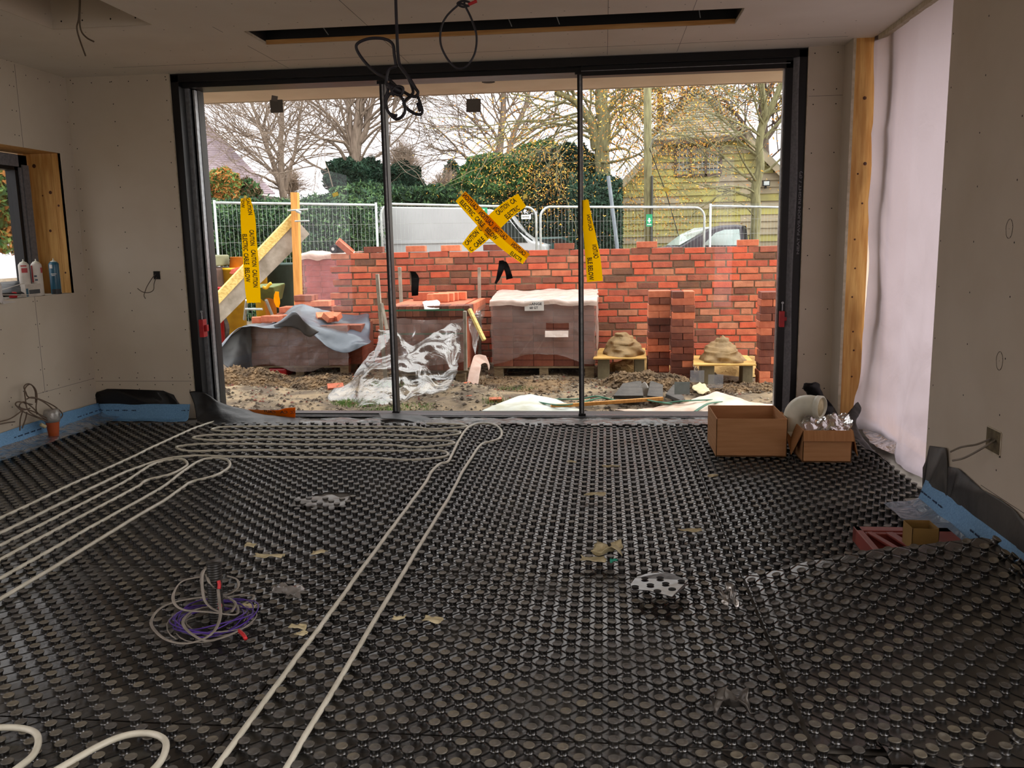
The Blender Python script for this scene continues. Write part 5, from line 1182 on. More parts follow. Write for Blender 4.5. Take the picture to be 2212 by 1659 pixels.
for px, py, Y, rz, rx, lab in ((700, 690, 9.05, .5, .5, 'left one of three bricks tipped together on the tarpaulin'), (711, 690, 9.0, 1.2, .6, 'middle one of three bricks tipped together on tarpaulin'), (722, 690, 9.05, -.3, .4, 'right one of three bricks tipped together on tarpaulin')):
    o = brick(at(px, py, Y), lab, 'tipped bricks on the grey tarpaulin', rz, rx, me=BM); o.scale = (.75, 1, 1)
rows = [[at(592, 702, 8.62), at(592, 706, 8.6)], [at(615, 692, 8.5), at(618, 706, 8.52)], [at(637, 674, 8.4), at(645, 712, 8.44)], [at(655, 692, 8.4), at(668, 728, 8.45)], [at(672, 706, 8.46), at(690, 716, 8.5)]]
tag(patch(rows, 5, .01, 6).build('tarpaulin_fold', M_tarpu, smooth=True, sol=.003), 'black underside of the tarpaulin turned up at its front peak', 'tarpaulin')
g = MB().bb((at(575, 805, 8.7).x, 8.75, GZ), (at(615, 805, 8.7).x, 9.0, GZ+.09)); tag(g.build('red_tub', M_red, bev=.02), 'dark red tub tucked beneath the tarpaulin pack pallet', 'tub')

# ---- mortar boards
def spotboard(px0, px1, pyf, pyb, Yf, legs, label, seed, mh, mpx):
    zt = at(px0, pyf, Yf).z; yb = None
    d = ray((px0+px1)/2, pyb); yb = (d*((zt-H)/d.z)).y
    a, b = at(px0, pyf, Yf), at(px1, pyf, Yf); R = [(a.x, Yf), (b.x, Yf), (b.x+.02, yb), (a.x+.06, yb)]
    e = thing('mortar_board', ((a.x+b.x)/2, Yf, zt), label, 'board')
    MB().slab([V(x, y, zt-.012) for x, y in R], (0, 0, .014)).build('board', M_ply, e, bev=.002)
    for k, (l0, l1, ll) in enumerate(legs):
        p, q_ = at(l0, 800, Yf+.05), at(l1, 800, Yf+.05); tag(MB().bb((p.x, Yf+.04, GZ-.02), (q_.x, Yf+.26, zt-.014)).build('concrete_block', M_leg, bev=.004), ll, 'block')
    random.seed(seed); m0, m1 = at(mpx[0], pyf, Yf+.12).x, at(mpx[1], pyf, Yf+.12).x; cx = (m0+m1)/2; rx = (m1-m0)/2; yc = (Yf+yb)/2; ry = (yb-Yf)*.42
    def fn(u, v):
        a = u*2*PI; r = v**.7; x = cx+rx*r*math.cos(a); y = yc+ry*r*math.sin(a)
        prof = (1-r)**.62 if r < 1 else 0
        z = mh*prof*(1+.45*noise.noise(V(x*5+2*seed, y*5, seed)))
        step = .030; z = z+.006*math.sin(z/step*2*PI*.8+2.2*noise.noise(V(x*4, y*4, seed+3)))*(1-v**6)+.006*noise.noise(V(x*40, y*40, z*30))
        rr = 1+.05*math.sin(z*60+seed+3*noise.noise(V(x*5, y*5, 0)))+.20*noise.noise(V(x*9, y*9, z*20))
        return V(cx+(x-cx)*rr, yc+(y-yc)*rr, zt+.003+max(z, 0))
    g = MB(); g.grid(fn, 64, 30); tag(g.build('mortar_heap', M_mort, smooth=True), 'folded heap of buff mortar on ' + ('the left' if seed == 1 else 'the right') + ' board', 'mortar')
spotboard(1281, 1397, 774, 752, 8.50, ((1291, 1317, 'grey block holding the left end of first mortar board'), (1371, 1392, 'grey block holding the right end of first mortar board')), 'plywood board with mortar, left of the twin brick stacks', 1, .24, (1306, 1392))
spotboard(1498, 1634, 788, 768, 8.10, ((1515, 1543, 'grey block holding the left end of second mortar board'), (1604, 1626, 'grey block holding the right end of second mortar board')), 'plywood board with mortar, right of the twin brick stacks', 2, .235, (1518, 1614))

# ---- odds on the ground near the doors
for px, py, Y, rz, rx, s, lab in ((1004, 858, 7.3, .3, 0, .55, 'half brick on the ground nearest the second pane foot, left of three'), (1033, 850, 7.45, 1.0, .3, .5, 'tipped half brick, middle of three near the canvas strip'), (1070, 866, 7.15, .2, 0, .5, 'half brick beside the white sheet corner, right of three'), (1002, 815, 7.9, .5, .2, .7, 'broken brick at the foot of the canvas strip'), (724, 820, 7.85, .4, .3, .7, 'broken brick beside clear polythene edge, left of it'), (757, 795, 8.3, .2, .1, .7, 'brick end behind the clear polythene by tarpaulin pack')):
    o = brick(V(at(px, py, Y).x, Y, GZ+.0), lab, None, rz, rx, me=BM); o.scale = (s, 1, 1)
heapf = lambda px, py: fl(px, py, -.11)
rows = [[fl(px, py, -.10+dz) for px, py, dz in r] for r in ([(1140, 851, .05), (1142, 851, .05), (1144, 851, .05), (1146, 851, .05)], [(1105, 862, .04), (1130, 864, .03), (1160, 863, .03), (1185, 860, .02)], [(1070, 876, .02), (1120, 880, .04), (1170, 878, .03), (1225, 872, .01)], [(1038, 890, 0), (1110, 893, .02), (1190, 893, .02), (1262, 890, 0)])]
tag(patch(rows, 6, .012, 8).build('white_sheet', mat('white_sheet_mat', 'd8ddd8', .6, 'b9b8a4', 5), smooth=True, sol=.003), 'white pointed sheet lying on the ground outside the middle pane', 'sheet')
rows = [[fl(px, py, -.10+dz) for px, py, dz in r] for r in ([(1500, 862, .0), (1530, 852, .05), (1550, 848, .06), (1600, 862, .02)], [(1470, 872, 0), (1530, 866, .03), (1570, 866, .03), (1640, 872, .02)], [(1400, 880, 0), (1480, 880, .02), (1560, 882, .02), (1680, 878, .02)], [(1330, 888, 0), (1450, 892, .01), (1560, 893, .01), (1690, 890, 0)])]
tag(patch(rows, 6, .015, 8).build('white_sheet', mat('cream_sheet_mat', 'e6d3c4', .7, 'c9ab95', 5), smooth=True, sol=.003), 'crumpled pinkish white sheet on the ground outside the right pane', 'sheet')
M_rot = mat('dark_slab', '4b4641', .8, '35312d', 8, bump=.4)
for c4, lab in (([(1325, 862), (1345, 835), (1385, 828), (1390, 862)], 'dark slab lying left of the white rag outside the right pane'), ([(1398, 862), (1405, 828), (1432, 838), (1432, 865)], 'dark slab right of the white rag, outside the right pane'), ([(1438, 858), (1455, 836), (1478, 866), (1470, 872)], 'dark folded slab beside the small grey glass label')):
    ps = [fl(px, py, -.08) for px, py in c4]; tag(MB().slab(ps, (0, 0, .03)).build('dark_slab', M_rot, bev=.004), lab, 'slab')
rows = [[at(px, py, 7.5) for px, py in r] for r in ([(1385, 830), (1392, 826)], [(1375, 842), (1402, 838)], [(1358, 848), (1404, 852)], [(1362, 858), (1400, 860)])]
tag(patch(rows, 5, .012, 9).build('white_rag', M_paper, smooth=True, sol=.004), 'small bright white rag on the rubble outside the right pane', 'rag')
stick('broom_handle', fl(1190, 878, -.07), fl(1432, 861, -.06), .028, .028, 'orange wooden handle lying across the rubble outside', M_stake, 'handle')
for k, (L_, lab) in enumerate((([(1160, 868), (1210, 875), (1260, 868), (1300, 860), (1350, 868)], 'green plastic strap curling over the orange handle, left part'), ([(1330, 866), (1290, 856), (1250, 862), (1180, 862)], 'green strap arching behind the orange handle'), ([(1440, 870), (1480, 866), (1550, 864), (1580, 872)], 'green strap looped on the pinkish sheet'), ([(1380, 860), (1420, 868), (1450, 872)], 'short green strap by the folded slab'), ([(1500, 890), (1530, 872), (1560, 868)], 'green strap leaning over the pinkish sheet by box'))):
    tag(MB().tube(cr([fl(px, py, -.08+.03*math.sin(i*1.5)) for i, (px, py) in enumerate(L_)], 8), .006, 6, flat=(0, 0, 1)).build('green_strap', M_green, smooth=True), lab, 'strap')
rows = [[fl(px, py, -.08) for px, py in r] for r in ([(1495, 838), (1510, 826)], [(1505, 846), (1525, 832)], [(1515, 852), (1535, 846)])]
tag(patch(rows, 5, .02, 9).build('cream_rag', M_foamoff, smooth=True, sol=.004), 'cream crumpled paper right of the small grey glass label', 'paper')
rows = [[at(px, py, 5.868+dd) for px, py, dd in r] for r in ([(535, 884, .0), (545, 890, -.03)], [(570, 886, .0), (575, 896, -.05)], [(600, 886, .0), (605, 900, -.05)], [(615, 882, .0), (622, 902, -.05)], [(638, 880, .0), (638, 906, -.04)])]
g = patch(rows, 6, .003, 9); tp = thing('caution_tape', at(590, 895, 5.85), 'crumpled yellow caution tape lying on the door sill at left', 'caution tape'); g.build('tape', M_tapeo, tp, smooth=True, sol=.001)
g = MB()
for body, (ax, ay), (bx, by), hh in (('CIC', (628, 894), (638, 893), 8), ('CA', (606, 893), (622, 893), 7), ('CAUT', (570, 890), (596, 893), 6)):
    A, B = at(ax, ay, 5.79), at(bx, by, 5.79); write(g, body, lambda u, v, A=A, B=B: A+(B-A)*u+V(0, -.006, v), 0, 1, 0, hh*.003, mirror=True)
g.build('lettering', M_ink2, tp)

# ================================================================ stickers and tapes on the glass
def tapestrip(cl, wl, y, label, lines, m=M_tape, halves=None, name='caution_tape', tabs=(), twist=.006):
    """tape stuck to the glass: centre line in pixels, width in pixels; lettering follows it"""
    C_ = cr([at(px, py, y) for px, py in cl], 8); Wd = cr([V(w, 0, 0) for w in wl], 8); n = len(C_)
    T = [(C_[min(i+1, n-1)]-C_[max(i-1, 0)]).normalized() for i in range(n)]
    S_ = [V(0, 0, 0).__class__((-t.z, 0, t.x)) for t in T]      # sideways, to the left of travel
    ln = [0]
    for i in range(1, n): ln.append(ln[-1]+(C_[i]-C_[i-1]).length)
    k_ = y/FPX
    def pt(u, v, off=0):     # u along 0..1, v across -1..1
        s = u*ln[-1]; i = min(max(next((j for j in range(1, n) if ln[j] >= s), n-1), 1), n-1); f_ = (s-ln[i-1])/(ln[i]-ln[i-1]+1e-9)
        c = C_[i-1].lerp(C_[i], f_); sd = S_[i-1].lerp(S_[i], f_); w = (Wd[i-1].x*(1-f_)+Wd[i].x*f_)*k_/2
        return c+sd*(w*v)+V(0, -twist*abs(math.sin(u*5+v))-.003-off, 0)
    e = thing(name, C_[-1], label, 'caution tape')
    g = MB(); nu = 40
    for a, b, mm in (halves or ((-1, 1, m),)):
        g = MB(); g.grid(lambda u, v: pt(u+(.006*noise.noise(V(v*20, 0, 1)) if u in (0., 1.) else 0), a+(b-a)*v), nu, 6); g.build('tape', mm, e, smooth=True)
    g = MB()
    for body, u0, u1, v0, v1, mir in lines:
        vs, fs, w, h = text_geo(body); P = []
        for x, yy in vs:
            s = x/w; s = 1-s if mir else s; P.append(pt(u0+(u1-u0)*s, v0+(v1-v0)*yy/h, .0015))
        g.add(P, fs)
    g.build('lettering', M_ink2, e)
    for px, py, w, h, an in tabs:
        c = at(px, py, y-.006); R = Matrix.Rotation(an, 3, 'Y'); tag(MB().box(c, (w*k_, .001, h*k_), R).build('sticky_tab', M_postit, e), 'cream sticky tab')
    return e
M_postit = mat_film('pale_yellow_note', 'f2e6a0', trans=0, gloss=.02, tl=.85)
y1 = PY[0]-.004; y2 = PY[1]-.004; y3 = PY[2]-.004
tapestrip([(531, 428), (536, 470), (539, 520), (543, 570), (546, 620), (549, 654)], [22, 34, 34, 36, 36, 32], y1, 'upright yellow caution tape on the left pane of the doors',
          [('CAUTION', .0, .16, .10, .74, False), ('OW', .02, .09, -.9, -.3, False), ('CAUTION', .30, .45, .10, .74, False), ('CAUTION', .49, .65, .10, .74, False), ('CAUTION', .68, .85, .10, .74, False), ('ELECTRIC', .34, .50, -.86, -.22, False), ('CABLE', .52, .63, -.86, -.22, False), ('BELOW', .66, .80, -.86, -.22, False)],
          halves=((-1, .08, M_tape), (.08, 1, M_tape)), tabs=((529, 428, 6, 12, .4),), twist=.004)
tapestrip([(1128, 432), (1095, 455), (1060, 487), (1030, 515), (1008, 537)][::-1], [28, 36, 38, 36, 32], y2, 'yellow caution tape sloping up to the right in the taped cross, middle pane',
          [('C', .02, .06, -.86, -.22, False), ('CABLE', .10, .27, -.86, -.22, False), ('BELOW', .31, .44, -.86, -.22, False), ('CAUTION', .03, .27, .18, .82, False), ('CA', .30, .38, .18, .82, False), ('CAUTION', .62, .82, .18, .82, False), ('CA', .85, .93, .18, .82, False), ('ELECTRIC', .68, .91, -.86, -.22, False)],
          tabs=((1134, 424, 7, 9, .7),), twist=.003)
tapestrip([(995, 424), (1030, 462), (1070, 504), (1105, 535), (1137, 560)], [30, 32, 33, 30, 26], y2-.012, 'two-tone caution tape sloping down to the right in the taped cross, middle pane',
          [('CAUTION', .01, .23, .16, .84, True), ('CAUTION', .27, .47, .16, .84, True), ('CAUTION', .50, .69, .16, .84, True), ('CAUTION', .77, .96, .16, .84, True), ('ELECTRIC', .04, .25, -.72, -.08, False), ('CABLE', .28, .41, -.72, -.08, False), ('BELOW', .45, .61, -.72, -.08, False), ('ELECTR', .82, .97, -.9, -.3, False)],
          halves=((-1, .12, M_tape), (.12, 1, M_tapeo)), tabs=((997, 416, 6, 8, -.6),), twist=.003)
tapestrip([(1264, 432), (1268, 470), (1274, 510), (1281, 560), (1285, 608)], [14, 20, 26, 32, 34], y3, 'yellow caution tape hanging beside the second mullion, right pane',
          [('CAUTION', .18, .38, .0, .7, True), ('CAUTION', .55, .72, .1, .8, True), ('CABLE BELOW', .66, 1.0, -.7, -.2, False)][:2]+[('BLE BELOW', .70, .98, -.75, -.1, False)], tabs=(), twist=.006)
def sticker(px0, py0, px1, py1, y, label, m, parts=(), cat='label', an=0):
    a, b = at(px0, py0, y), at(px1, py1, y); c = (a+b)/2; R = Matrix.Rotation(an, 3, 'Y')
    return tag(MB().box(c, (b.x-a.x, .0015, a.z-b.z), R).build('glass_label', m), label, cat)
M_lab = mat('back_of_label', '6f6a62', .85, '656058', 6); M_labg = mat('pale_green_label', 'b9c8c2', .8, 'a8b8b2', 20); 
sticker(583, 216, 612, 243, y1, 'square grey label high on the left pane', M_lab)
sticker(586, 207, 600, 218, y1-.003, 'small tilted tag just above the square grey label', M_orange if False else mat('small_tag', '8a8078', .8), an=.2)
sticker(1007, 214, 1039, 242, y2, 'square grey label high on the middle pane', M_lab, an=.03)
sticker(1457, 825, 1490, 852, y3, 'square pale green label low on the right pane', M_labg)
sticker(718, 416, 731, 424, y1, 'small pale yellow note on the left pane, near first mullion', M_postit, cat='note', an=-.3)
sticker(1433, 406, 1445, 414, y3, 'small pale yellow note on the right pane, in front of the barn', M_postit, cat='note', an=.3)
M_faint = mat_film('clear_sticker', 'dfe6ea', trans=.72, gloss=.1, tl=.2, bump=0)
sticker(1491, 800, 1521, 826, y3, 'faint see-through sticker on right pane, beside the pale green label', M_faint)
sticker(1530, 809, 1562, 838, y3, 'faint see-through sticker on right pane, rightmost of the low row', M_faint)
for L_, ws, lab in (([[(886, 586, 0), (898, 588, 0)], [(889, 605, -.02), (905, 600, -.01)], [(889, 625, -.01), (904, 622, -.02)], [(889, 639, 0), (903, 638, 0)]], 0, 'black tape strip stuck on the middle pane in front of the banded pack'),
                    ([[(1078, 563, 0), (1088, 562, 0)], [(1076, 580, -.01), (1090, 578, -.02)], [(1072, 600, 0), (1080, 602, 0)], [(1068, 612, 0), (1072, 614, 0)]], 0, 'left leg of the torn black tape below the taped cross'),
                    ([[(1086, 563, 0), (1094, 566, 0)], [(1088, 578, -.015), (1100, 576, -.01)], [(1092, 590, -.01), (1104, 588, -.015)], [(1094, 604, 0), (1108, 601, 0)]], 0, 'right leg of the torn black tape below the taped cross')):
    tag(patch([[at(px, py, y2+d-.004) for px, py, d in r] for r in L_], 5, .003, 20).build('black_tape', M_dpm, smooth=True, sol=.001), lab, 'tape')

# ================================================================ left yard
Ys = 10.2
e = thing('raking_shore', (at(452, 690, 10.0).x, 10.0, GZ), 'long sloping grey board with pale pine edge leaning up to the post', 'sloping board')
A0, A1 = at(444, 695, 9.9), at(652, 488, 10.6); B0, B1 = at(444, 672, 9.88), at(636, 468, 10.56)
MB().beam(A0, A1, .04, .27, up=(0, -.1, 1)).build('board', M_oldwood, e); MB().beam(B0, B1, .09, .10, up=(0, 0, 1)).build('edge_batten', M_paleboard, e)
p0, p1 = at(643, 705, 10.45), at(637, 416, 10.45)
e = thing('timber_post', (p0.x, 10.45, GZ), 'upright orange pine post standing behind the sloping board', 'post')
MB().beam(V(p0.x+.01, 10.45, GZ-.03), p1, .085, .085, up=(0, 1, 0)).build('post', M_stake, e, bev=.003)
for (A, B, r) in (((621, 455), (665, 452), .010), ((637, 478), (668, 477), .010), ((640, 455), (650, 460), .02)): MB().tube([at(*A, 10.35), at(*B, 10.35)], r, 6).build('clamp_bar', M_galv, e)
# builders bucket, tubs, mixer
def pot(px, pyt, pyb, Y, wt, wb, label, m, name='bucket', rim=True):
    a, b = at(px, pyt, Y), at(px, pyb, Y); k = Y/FPX/2
    if name in ('bin', 'tub', 'barrel', 'can') or pyb > 655: b.z = GZ-.02
    h = a.z-b.z
    g = MB(); g.lathe([(wb*k, 0), (wt*k, h*.97), (wt*k*1.05, h*.97), (wt*k*1.05, h), (wt*k*.93, h), (wb*k*.9, .02*h)], b, 24); return tag(g.build(name, m, smooth=True), label, 'bucket')
pot(512, 555, 578, 11.6, 26, 34, 'upturned orange bucket on the yellow barrel beyond the sloping board', M_orange)
pot(506, 578, 650, 11.6, 52, 46, 'big yellow barrel with the orange bucket on it, behind sloping board', M_yellow, 'barrel')
pot(607, 568, 652, 11.9, 72, 62, 'large dark green bin standing behind the pine post', M_bin, 'bin')
pot(567, 585, 668, 11.4, 30, 26, 'yellow tub between caution tape and the green bin', M_yellow, 'tub')
pot(585, 633, 662, 10.9, 26, 20, 'orange yellow bucket below the green bin, beside wheelbarrow', M_orange)
pot(472, 620, 648, 10.9, 18, 16, 'small red can left of the sloping board', M_red, 'can')
rows = [[at(px, py, 11.4) for px, py in r] for r in ([(495, 590), (500, 582)], [(505, 592), (512, 576)], [(518, 590), (524, 574)], [(525, 585), (528, 576)])]
tag(patch(rows, 5, .02, 9).build('red_cloth', mat('coral_cloth', 'e06a55', .8), smooth=True, sol=.02), 'coral red cloth lying on the yellow barrel', 'cloth')
e = thing('wheelbarrow', at(560, 690, 10.6), 'green wheelbarrow seen from its wheel end, below the upright caution tape', 'wheelbarrow')
Yw = 10.6
c = [at(px, py, Yw) for px, py in ((534, 622), (590, 620), (580, 655), (546, 655))]
MB().hexa([c[3]+V(.02, .3, 0), c[2]+V(-.02, .3, 0), c[2]+V(0, .5, .02), c[3]+V(0, .5, .02), c[0], c[1], c[1]+V(0, .45, .03), c[0]+V(0, .45, .03)]).build('tray', mat('barrow_green', '6b7a3c', .6, '525f2e', 6), e, bev=.02)
MB().lathe([(.05, -.045), (.16, -.05), (.19, -.03), (.19, .03), (.16, .05), (.05, .045)], V(at(548, 670, Yw).x, Yw-.1, GZ+.19), 24, Matrix.Rotation(PI/2, 3, 'Y')).build('wheel', M_tyre, e)
for px0, px1 in ((533, 528), (575, 592)): MB().tube([at(px0, 648, Yw+.1), at(px1, 690, Yw+.3)], .02, 8).build('leg', M_galv, e)
g = MB(); g.tube([at(530, 668, Yw-.05), at(567, 668, Yw-.05)], .015, 8); g.build('frame_bar', M_galv, e)
tag(MB().tube(cr([at(px, py, Yw-.2) for px, py in ((568, 620), (575, 622), (582, 614), (586, 612))], 6), .02, 8).build('torn_strip', M_yellow, smooth=True), 'yellow rag hanging on the wheelbarrow rim', 'rag')
rows = [[at(px, py, 10.0) for px, py in r] for r in ([(594, 628), (602, 630)], [(592, 638), (604, 640)], [(590, 650), (605, 655)], [(596, 662), (603, 664)])]
tag(patch(rows, 5, .02, 9).build('yellow_rag', M_tape, smooth=True, sol=.002), 'twist of yellow tape tied left of the unwrapped brick pile', 'tape')
e = thing('site_machine', at(450, 650, 11.2), 'rusty brown machine with a wheel at the far left of yard', 'machine')
c0, c1 = at(432, 560, 11.2), at(468, 640, 11.2)
MB().bb((c0.x-.5, 11.2, c1.z+.1), (c1.x, 11.9, c0.z-.12)).build('housing', M_rust, e, bev=.03)
MB().bb((c0.x-.5, 11.25, c0.z-.10), (at(462, 560, 11.2).x, 11.7, c0.z+.05)).build('olive_tank', mat('olive_paint', '7a7a5c', .7), e, bev=.02)
MB().lathe([(.10, -.05), (.27, -.05), (.30, 0), (.27, .05), (.10, .05)], V(at(445, 650, 11).x, 11.0, GZ+.3), 28, Matrix.Rotation(PI/2, 3, 'X')).build('wheel', M_tyre, e)
MB().box(at(452, 582, 11.15), (.12, .05, .16)).build('white_panel', M_paper, e)
rows = [[at(px, py, 10.8+d) for px, py, d in r] for r in ([(415, 488, 0), (415, 540, 0)], [(440, 492, 0), (440, 525, 0)], [(463, 496, .1), (463, 498, .1)])]
e = thing('yard_parasol', V(at(405, 540, 10.8).x, 10.8, GZ), 'dark pointed parasol corner poking in by the left frame', 'parasol')
patch(rows, 5, .01, 6).build('canopy', mat('dark_canopy_cloth', '4a4048', .7), e, smooth=True, sol=.01); MB().tube([V(at(418, 540, 10.8).x, 10.8, GZ), at(418, 500, 10.8)], .02, 8).build('pole', M_galv, e)
g = []
for cxp, cyp, rx_, ry_ in ((478, 710, 28, 14), (482, 706, 20, 9), (500, 700, 28, 3)):
    g.append([fl(cxp+rx_*math.cos(a), cyp+ry_*math.sin(a), GZ+.02) for a in [k*PI/10 for k in range(-4 if rx_ != 28 or ry_ == 14 else 0, 14)]])
e = thing('garden_hose', g[0][0], 'coiled yellow hose on the sandy ground by the left frame', 'hose')
for L_ in g: MB().tube(cr(L_, 4), .016, 8).build('hose_loop', M_hose, e, smooth=True)
# pink wrapped pack behind
a, b = at(655, 640, 10.9), at(724, 545, 10.9)
e = thing('wrapped_brick_pack', (a.x+.2, 10.9, GZ), 'pink wrapped brick pack standing behind the left wall end', 'brick pack')
g = MB()
for k in range(16):
    z = GZ+.12+k*.0715
    if z > b.z-.06: break
    for s in range(3): g.bb((a.x+.02+s*.21+(.1 if k % 2 else 0)-.08*(k % 2), 10.95, z), (a.x+.02+s*.21+.2+(.1 if k % 2 else 0)-.08*(k % 2), 11.5, z+.065))
g.build('bricks', mat('pinkish_brick', 'c9605a', .8, 'b04f4c', 8), e)
MB().bb((a.x, 10.95, GZ), (b.x+.2, 11.6, GZ+.11)).build('pallet_base', M_pal, e)
rows = [[V(a.x-.01+(b.x-a.x+.25)*j/6, 10.92-.01*math.sin(j*2+z*9), z) for j in range(7)] for z in (GZ+.15, .1, .4, .7, b.z-.03)]
patch(rows, 6, .02, 6).build('film', mat_film('pink_film', 'd98f8f', trans=.55, gloss=.35, tl=.3, rough=.15, bump=.7, bscale=7), e, smooth=True)
rows = [[V(a.x-.02+(b.x-a.x+.27)*j/6, 10.9+y, b.z-.04+dz+.01*math.sin(j*2)) for j in range(7)] for y, dz in ((0, -.05), (.01, .03), (.3, .05), (.6, .04))]
patch(rows, 5, .02, 6).build('white_top_film', M_wrapw, e, smooth=True)

# ================================================================ beyond the wall
def sag(a, b, n, s): return [a.lerp(b, i/n)+V(0, 0, -s*math.sin(PI*i/n)) for i in range(n+1)]
# temporary fence panels
def fence(px0, px1, pyt0, pyt1, Y0, Y1, label, straight=False, posts=(1, 1), r0=.18):
    A, B = at(px0, pyt0, Y0), at(px1, pyt1, Y1); zb = GZ+.08; d = (B-A); d.z = 0; L_ = d.length; d.normalize()
    e = thing('fence_panel', ((A.x+B.x)/2, (Y0+Y1)/2, GZ), label, 'fence panel', 'galvanised mesh fence panels')
    def P(s, z): p = A+d*s; return V(p.x, p.y, z)
    zt = lambda s: A.z+(B.z-A.z)*s/L_
    g = MB(); r = r0
    if straight:
        g.tube([P(0, zb-.08), P(0, zt(0)+.04)], .021, 8); g.tube([P(L_, zb-.08), P(L_, zt(L_)+.04)], .021, 8); g.tube([P(0, zt(0)), P(L_, zt(L_))], .021, 8)
    else:
        c = [P(0, zb-.08), P(0, zt(0)-r)]+[P(r-r*math.cos(k*PI/12), zt(0)-r+r*math.sin(k*PI/12)) for k in range(1, 6)]+[P(r, zt(0)), P(L_-r, zt(L_))]+[P(L_-r+r*math.sin(k*PI/12), zt(L_)-r+r*math.cos(k*PI/12)) for k in range(1, 6)]+[P(L_, zt(L_)-r), P(L_, zb-.08)]
        g.tube(c, .021, 8)
    g.build('frame_tube', M_galv, e, smooth=True)
    g = MB(); n = int(L_/.062)
    for k in range(1, n):
        s = L_*k/n; g.tube([P(s, zb+.05), P(s, zt(s)-.02)], .0018, 3, cap=False)
    for k in range(8): z = zb+.08+k*.255; g.tube([P(.01, z), P(L_-.01, z)], .0022, 3, cap=False)
    tag(g.build('wire_mesh', M_galv, e), None, None, None, 'stuff')
    for s in (0, L_): p = P(s, GZ-.03); MB().box(p+V(0, 0, .08), (.22, .6, .16)).build('foot_block', M_concrete, e, bev=.01)
    return e
fence(300, 452, 431, 438, 12.4, 12.9, 'mesh fence panel at far left, partly behind the door frame', True)
fence(463, 812, 438, 443, 12.9, 13.9, 'mesh fence panel in front of the hedge, left pane', True)
fence(822, 1158, 441, 447, 13.9, 14.8, 'mesh fence panel in front of the white van')
fence(1167, 1522, 447, 448, 14.8, 15.8, 'mesh fence panel between second mullion and the barn middle')
fence(1535, 1900, 445, 452, 15.8, 16.6, 'mesh fence panel in front of the dark car and barn', True)
def sign(px0, py0, px1, py1, Y, label, base, cat='sign', extra=None):
    a, b = at(px0, py0, Y), at(px1, py1, Y); e = thing('safety_sign', ((a.x+b.x)/2, Y, b.z), label, cat)
    MB().bb((a.x, Y, b.z), (b.x, Y+.006, a.z)).build('plate', base, e)
    return e, a, b
M_sgn = mat('sign_green', '1c9a68', .5); M_sw = mat('sign_white', 'e8eeea', .5)
e, a, b = sign(1396, 463, 1409, 489, 14.9, 'green and white safety sign on the fence before the telegraph pole', M_sgn)
w, h = b.x-a.x, a.z-b.z; g = MB()
for (u, v, s) in ((.5, .62, .10), (.32, .48, .07), (.68, .48, .07)): g.disc((a.x+u*w, 14.897, b.z+v*h), (0, -1, 0), s*w*1.6, 10)
g.bb((a.x+.15*w, 14.895, b.z+.12*h), (a.x+.85*w, 14.898, b.z+.2*h)); g.bb((a.x+.4*w, 14.895, b.z+.3*h), (a.x+.6*w, 14.898, b.z+.55*h)); g.build('pictogram', M_sw, e)
e, a, b = sign(1034, 449, 1053, 468, 14.2, 'green and white notice on the fence behind the taped cross', M_sgn)
g = MB(); w, h = b.x-a.x, a.z-b.z; g.bb((a.x+.1*w, 14.195, b.z+.7*h), (a.x+.7*w, 14.198, b.z+.85*h)); g.bb((a.x+.1*w, 14.195, b.z+.1*h), (a.x+.6*w, 14.198, b.z+.35*h)); g.build('print', M_sw, e)
e, a, b = sign(1126, 464, 1147, 473, 14.6, 'small white notice on the fence right of the taped cross', M_sw)
g = MB(); w, h = b.x-a.x, a.z-b.z
write(g, 'NOTICE', lambda u, v: V(a.x+u*w, 14.597, b.z+v*h), .1, .8, .35, .7); g.build('print', M_grey, e)

# hedge and bushes: leaf masses
def leaves(name, fn, n, size, m, parent=None, seed=1, flat=.0, asp=1.6):
    rng = np.random.default_rng(seed); C_ = fn(n, rng); n = len(C_)
    d = rng.normal(size=(n, 3)); d[:, 2] *= (1-flat); d /= np.linalg.norm(d, axis=1)[:, None]
    t = rng.normal(size=(n, 3)); u = np.cross(d, t); u /= np.linalg.norm(u, axis=1)[:, None]; v = np.cross(d, u)
    s = size*rng.uniform(.5, 1.3, (n, 1)); u = u*s*asp; v = v*s*.6
    vs = np.stack([C_-u, C_-v*.9, C_+u, C_+v*.9], 1).reshape(-1, 3)
    fs = np.arange(4*n).reshape(-1, 4)
    me = bpy.data.meshes.new(name); lo, hi = vs.min(0), vs.max(0); org = np.array([(lo[0]+hi[0])/2, (lo[1]+hi[1])/2, lo[2]])
    me.vertices.add(4*n); me.vertices.foreach_set('co', (vs-org).ravel()); me.loops.add(4*n); me.loops.foreach_set('vertex_index', fs.ravel())
    me.polygons.add(n); me.polygons.foreach_set('loop_start', np.arange(0, 4*n, 4)); me.polygons.foreach_set('loop_total', np.full(n, 4)); me.update(calc_edges=True)
    ms = m if isinstance(m, list) else [m]
    for q_ in ms: me.materials.append(q_)
    me.polygons.foreach_set('material_index', rng.integers(0, len(ms), n))
    o = bpy.data.objects.new(name, me); COL.objects.link(o); put(o, org, parent); return o
def leafm(name, c, c2, sc=2.5):
    m = mat(name, c, .7, c2, sc, detail=6, spec=.25); return m
MH = [leafm('hedge_green', '41633f', '20382a'), leafm('hedge_dark', '2c4633', '172a1e'), leafm('hedge_light', '5f7d4c', '3f5a38')]
MD = [leafm('dark_evergreen', '3a5a44', '1d3427'), leafm('dark_evergreen_deep', '2a4638', '142820')]
MC = [leafm('conifer_green', '4e7843', '284a2c'), leafm('conifer_mid', '3f6f44', '1f4028'), leafm('conifer_yellow', '7a9350', '4c7038')]
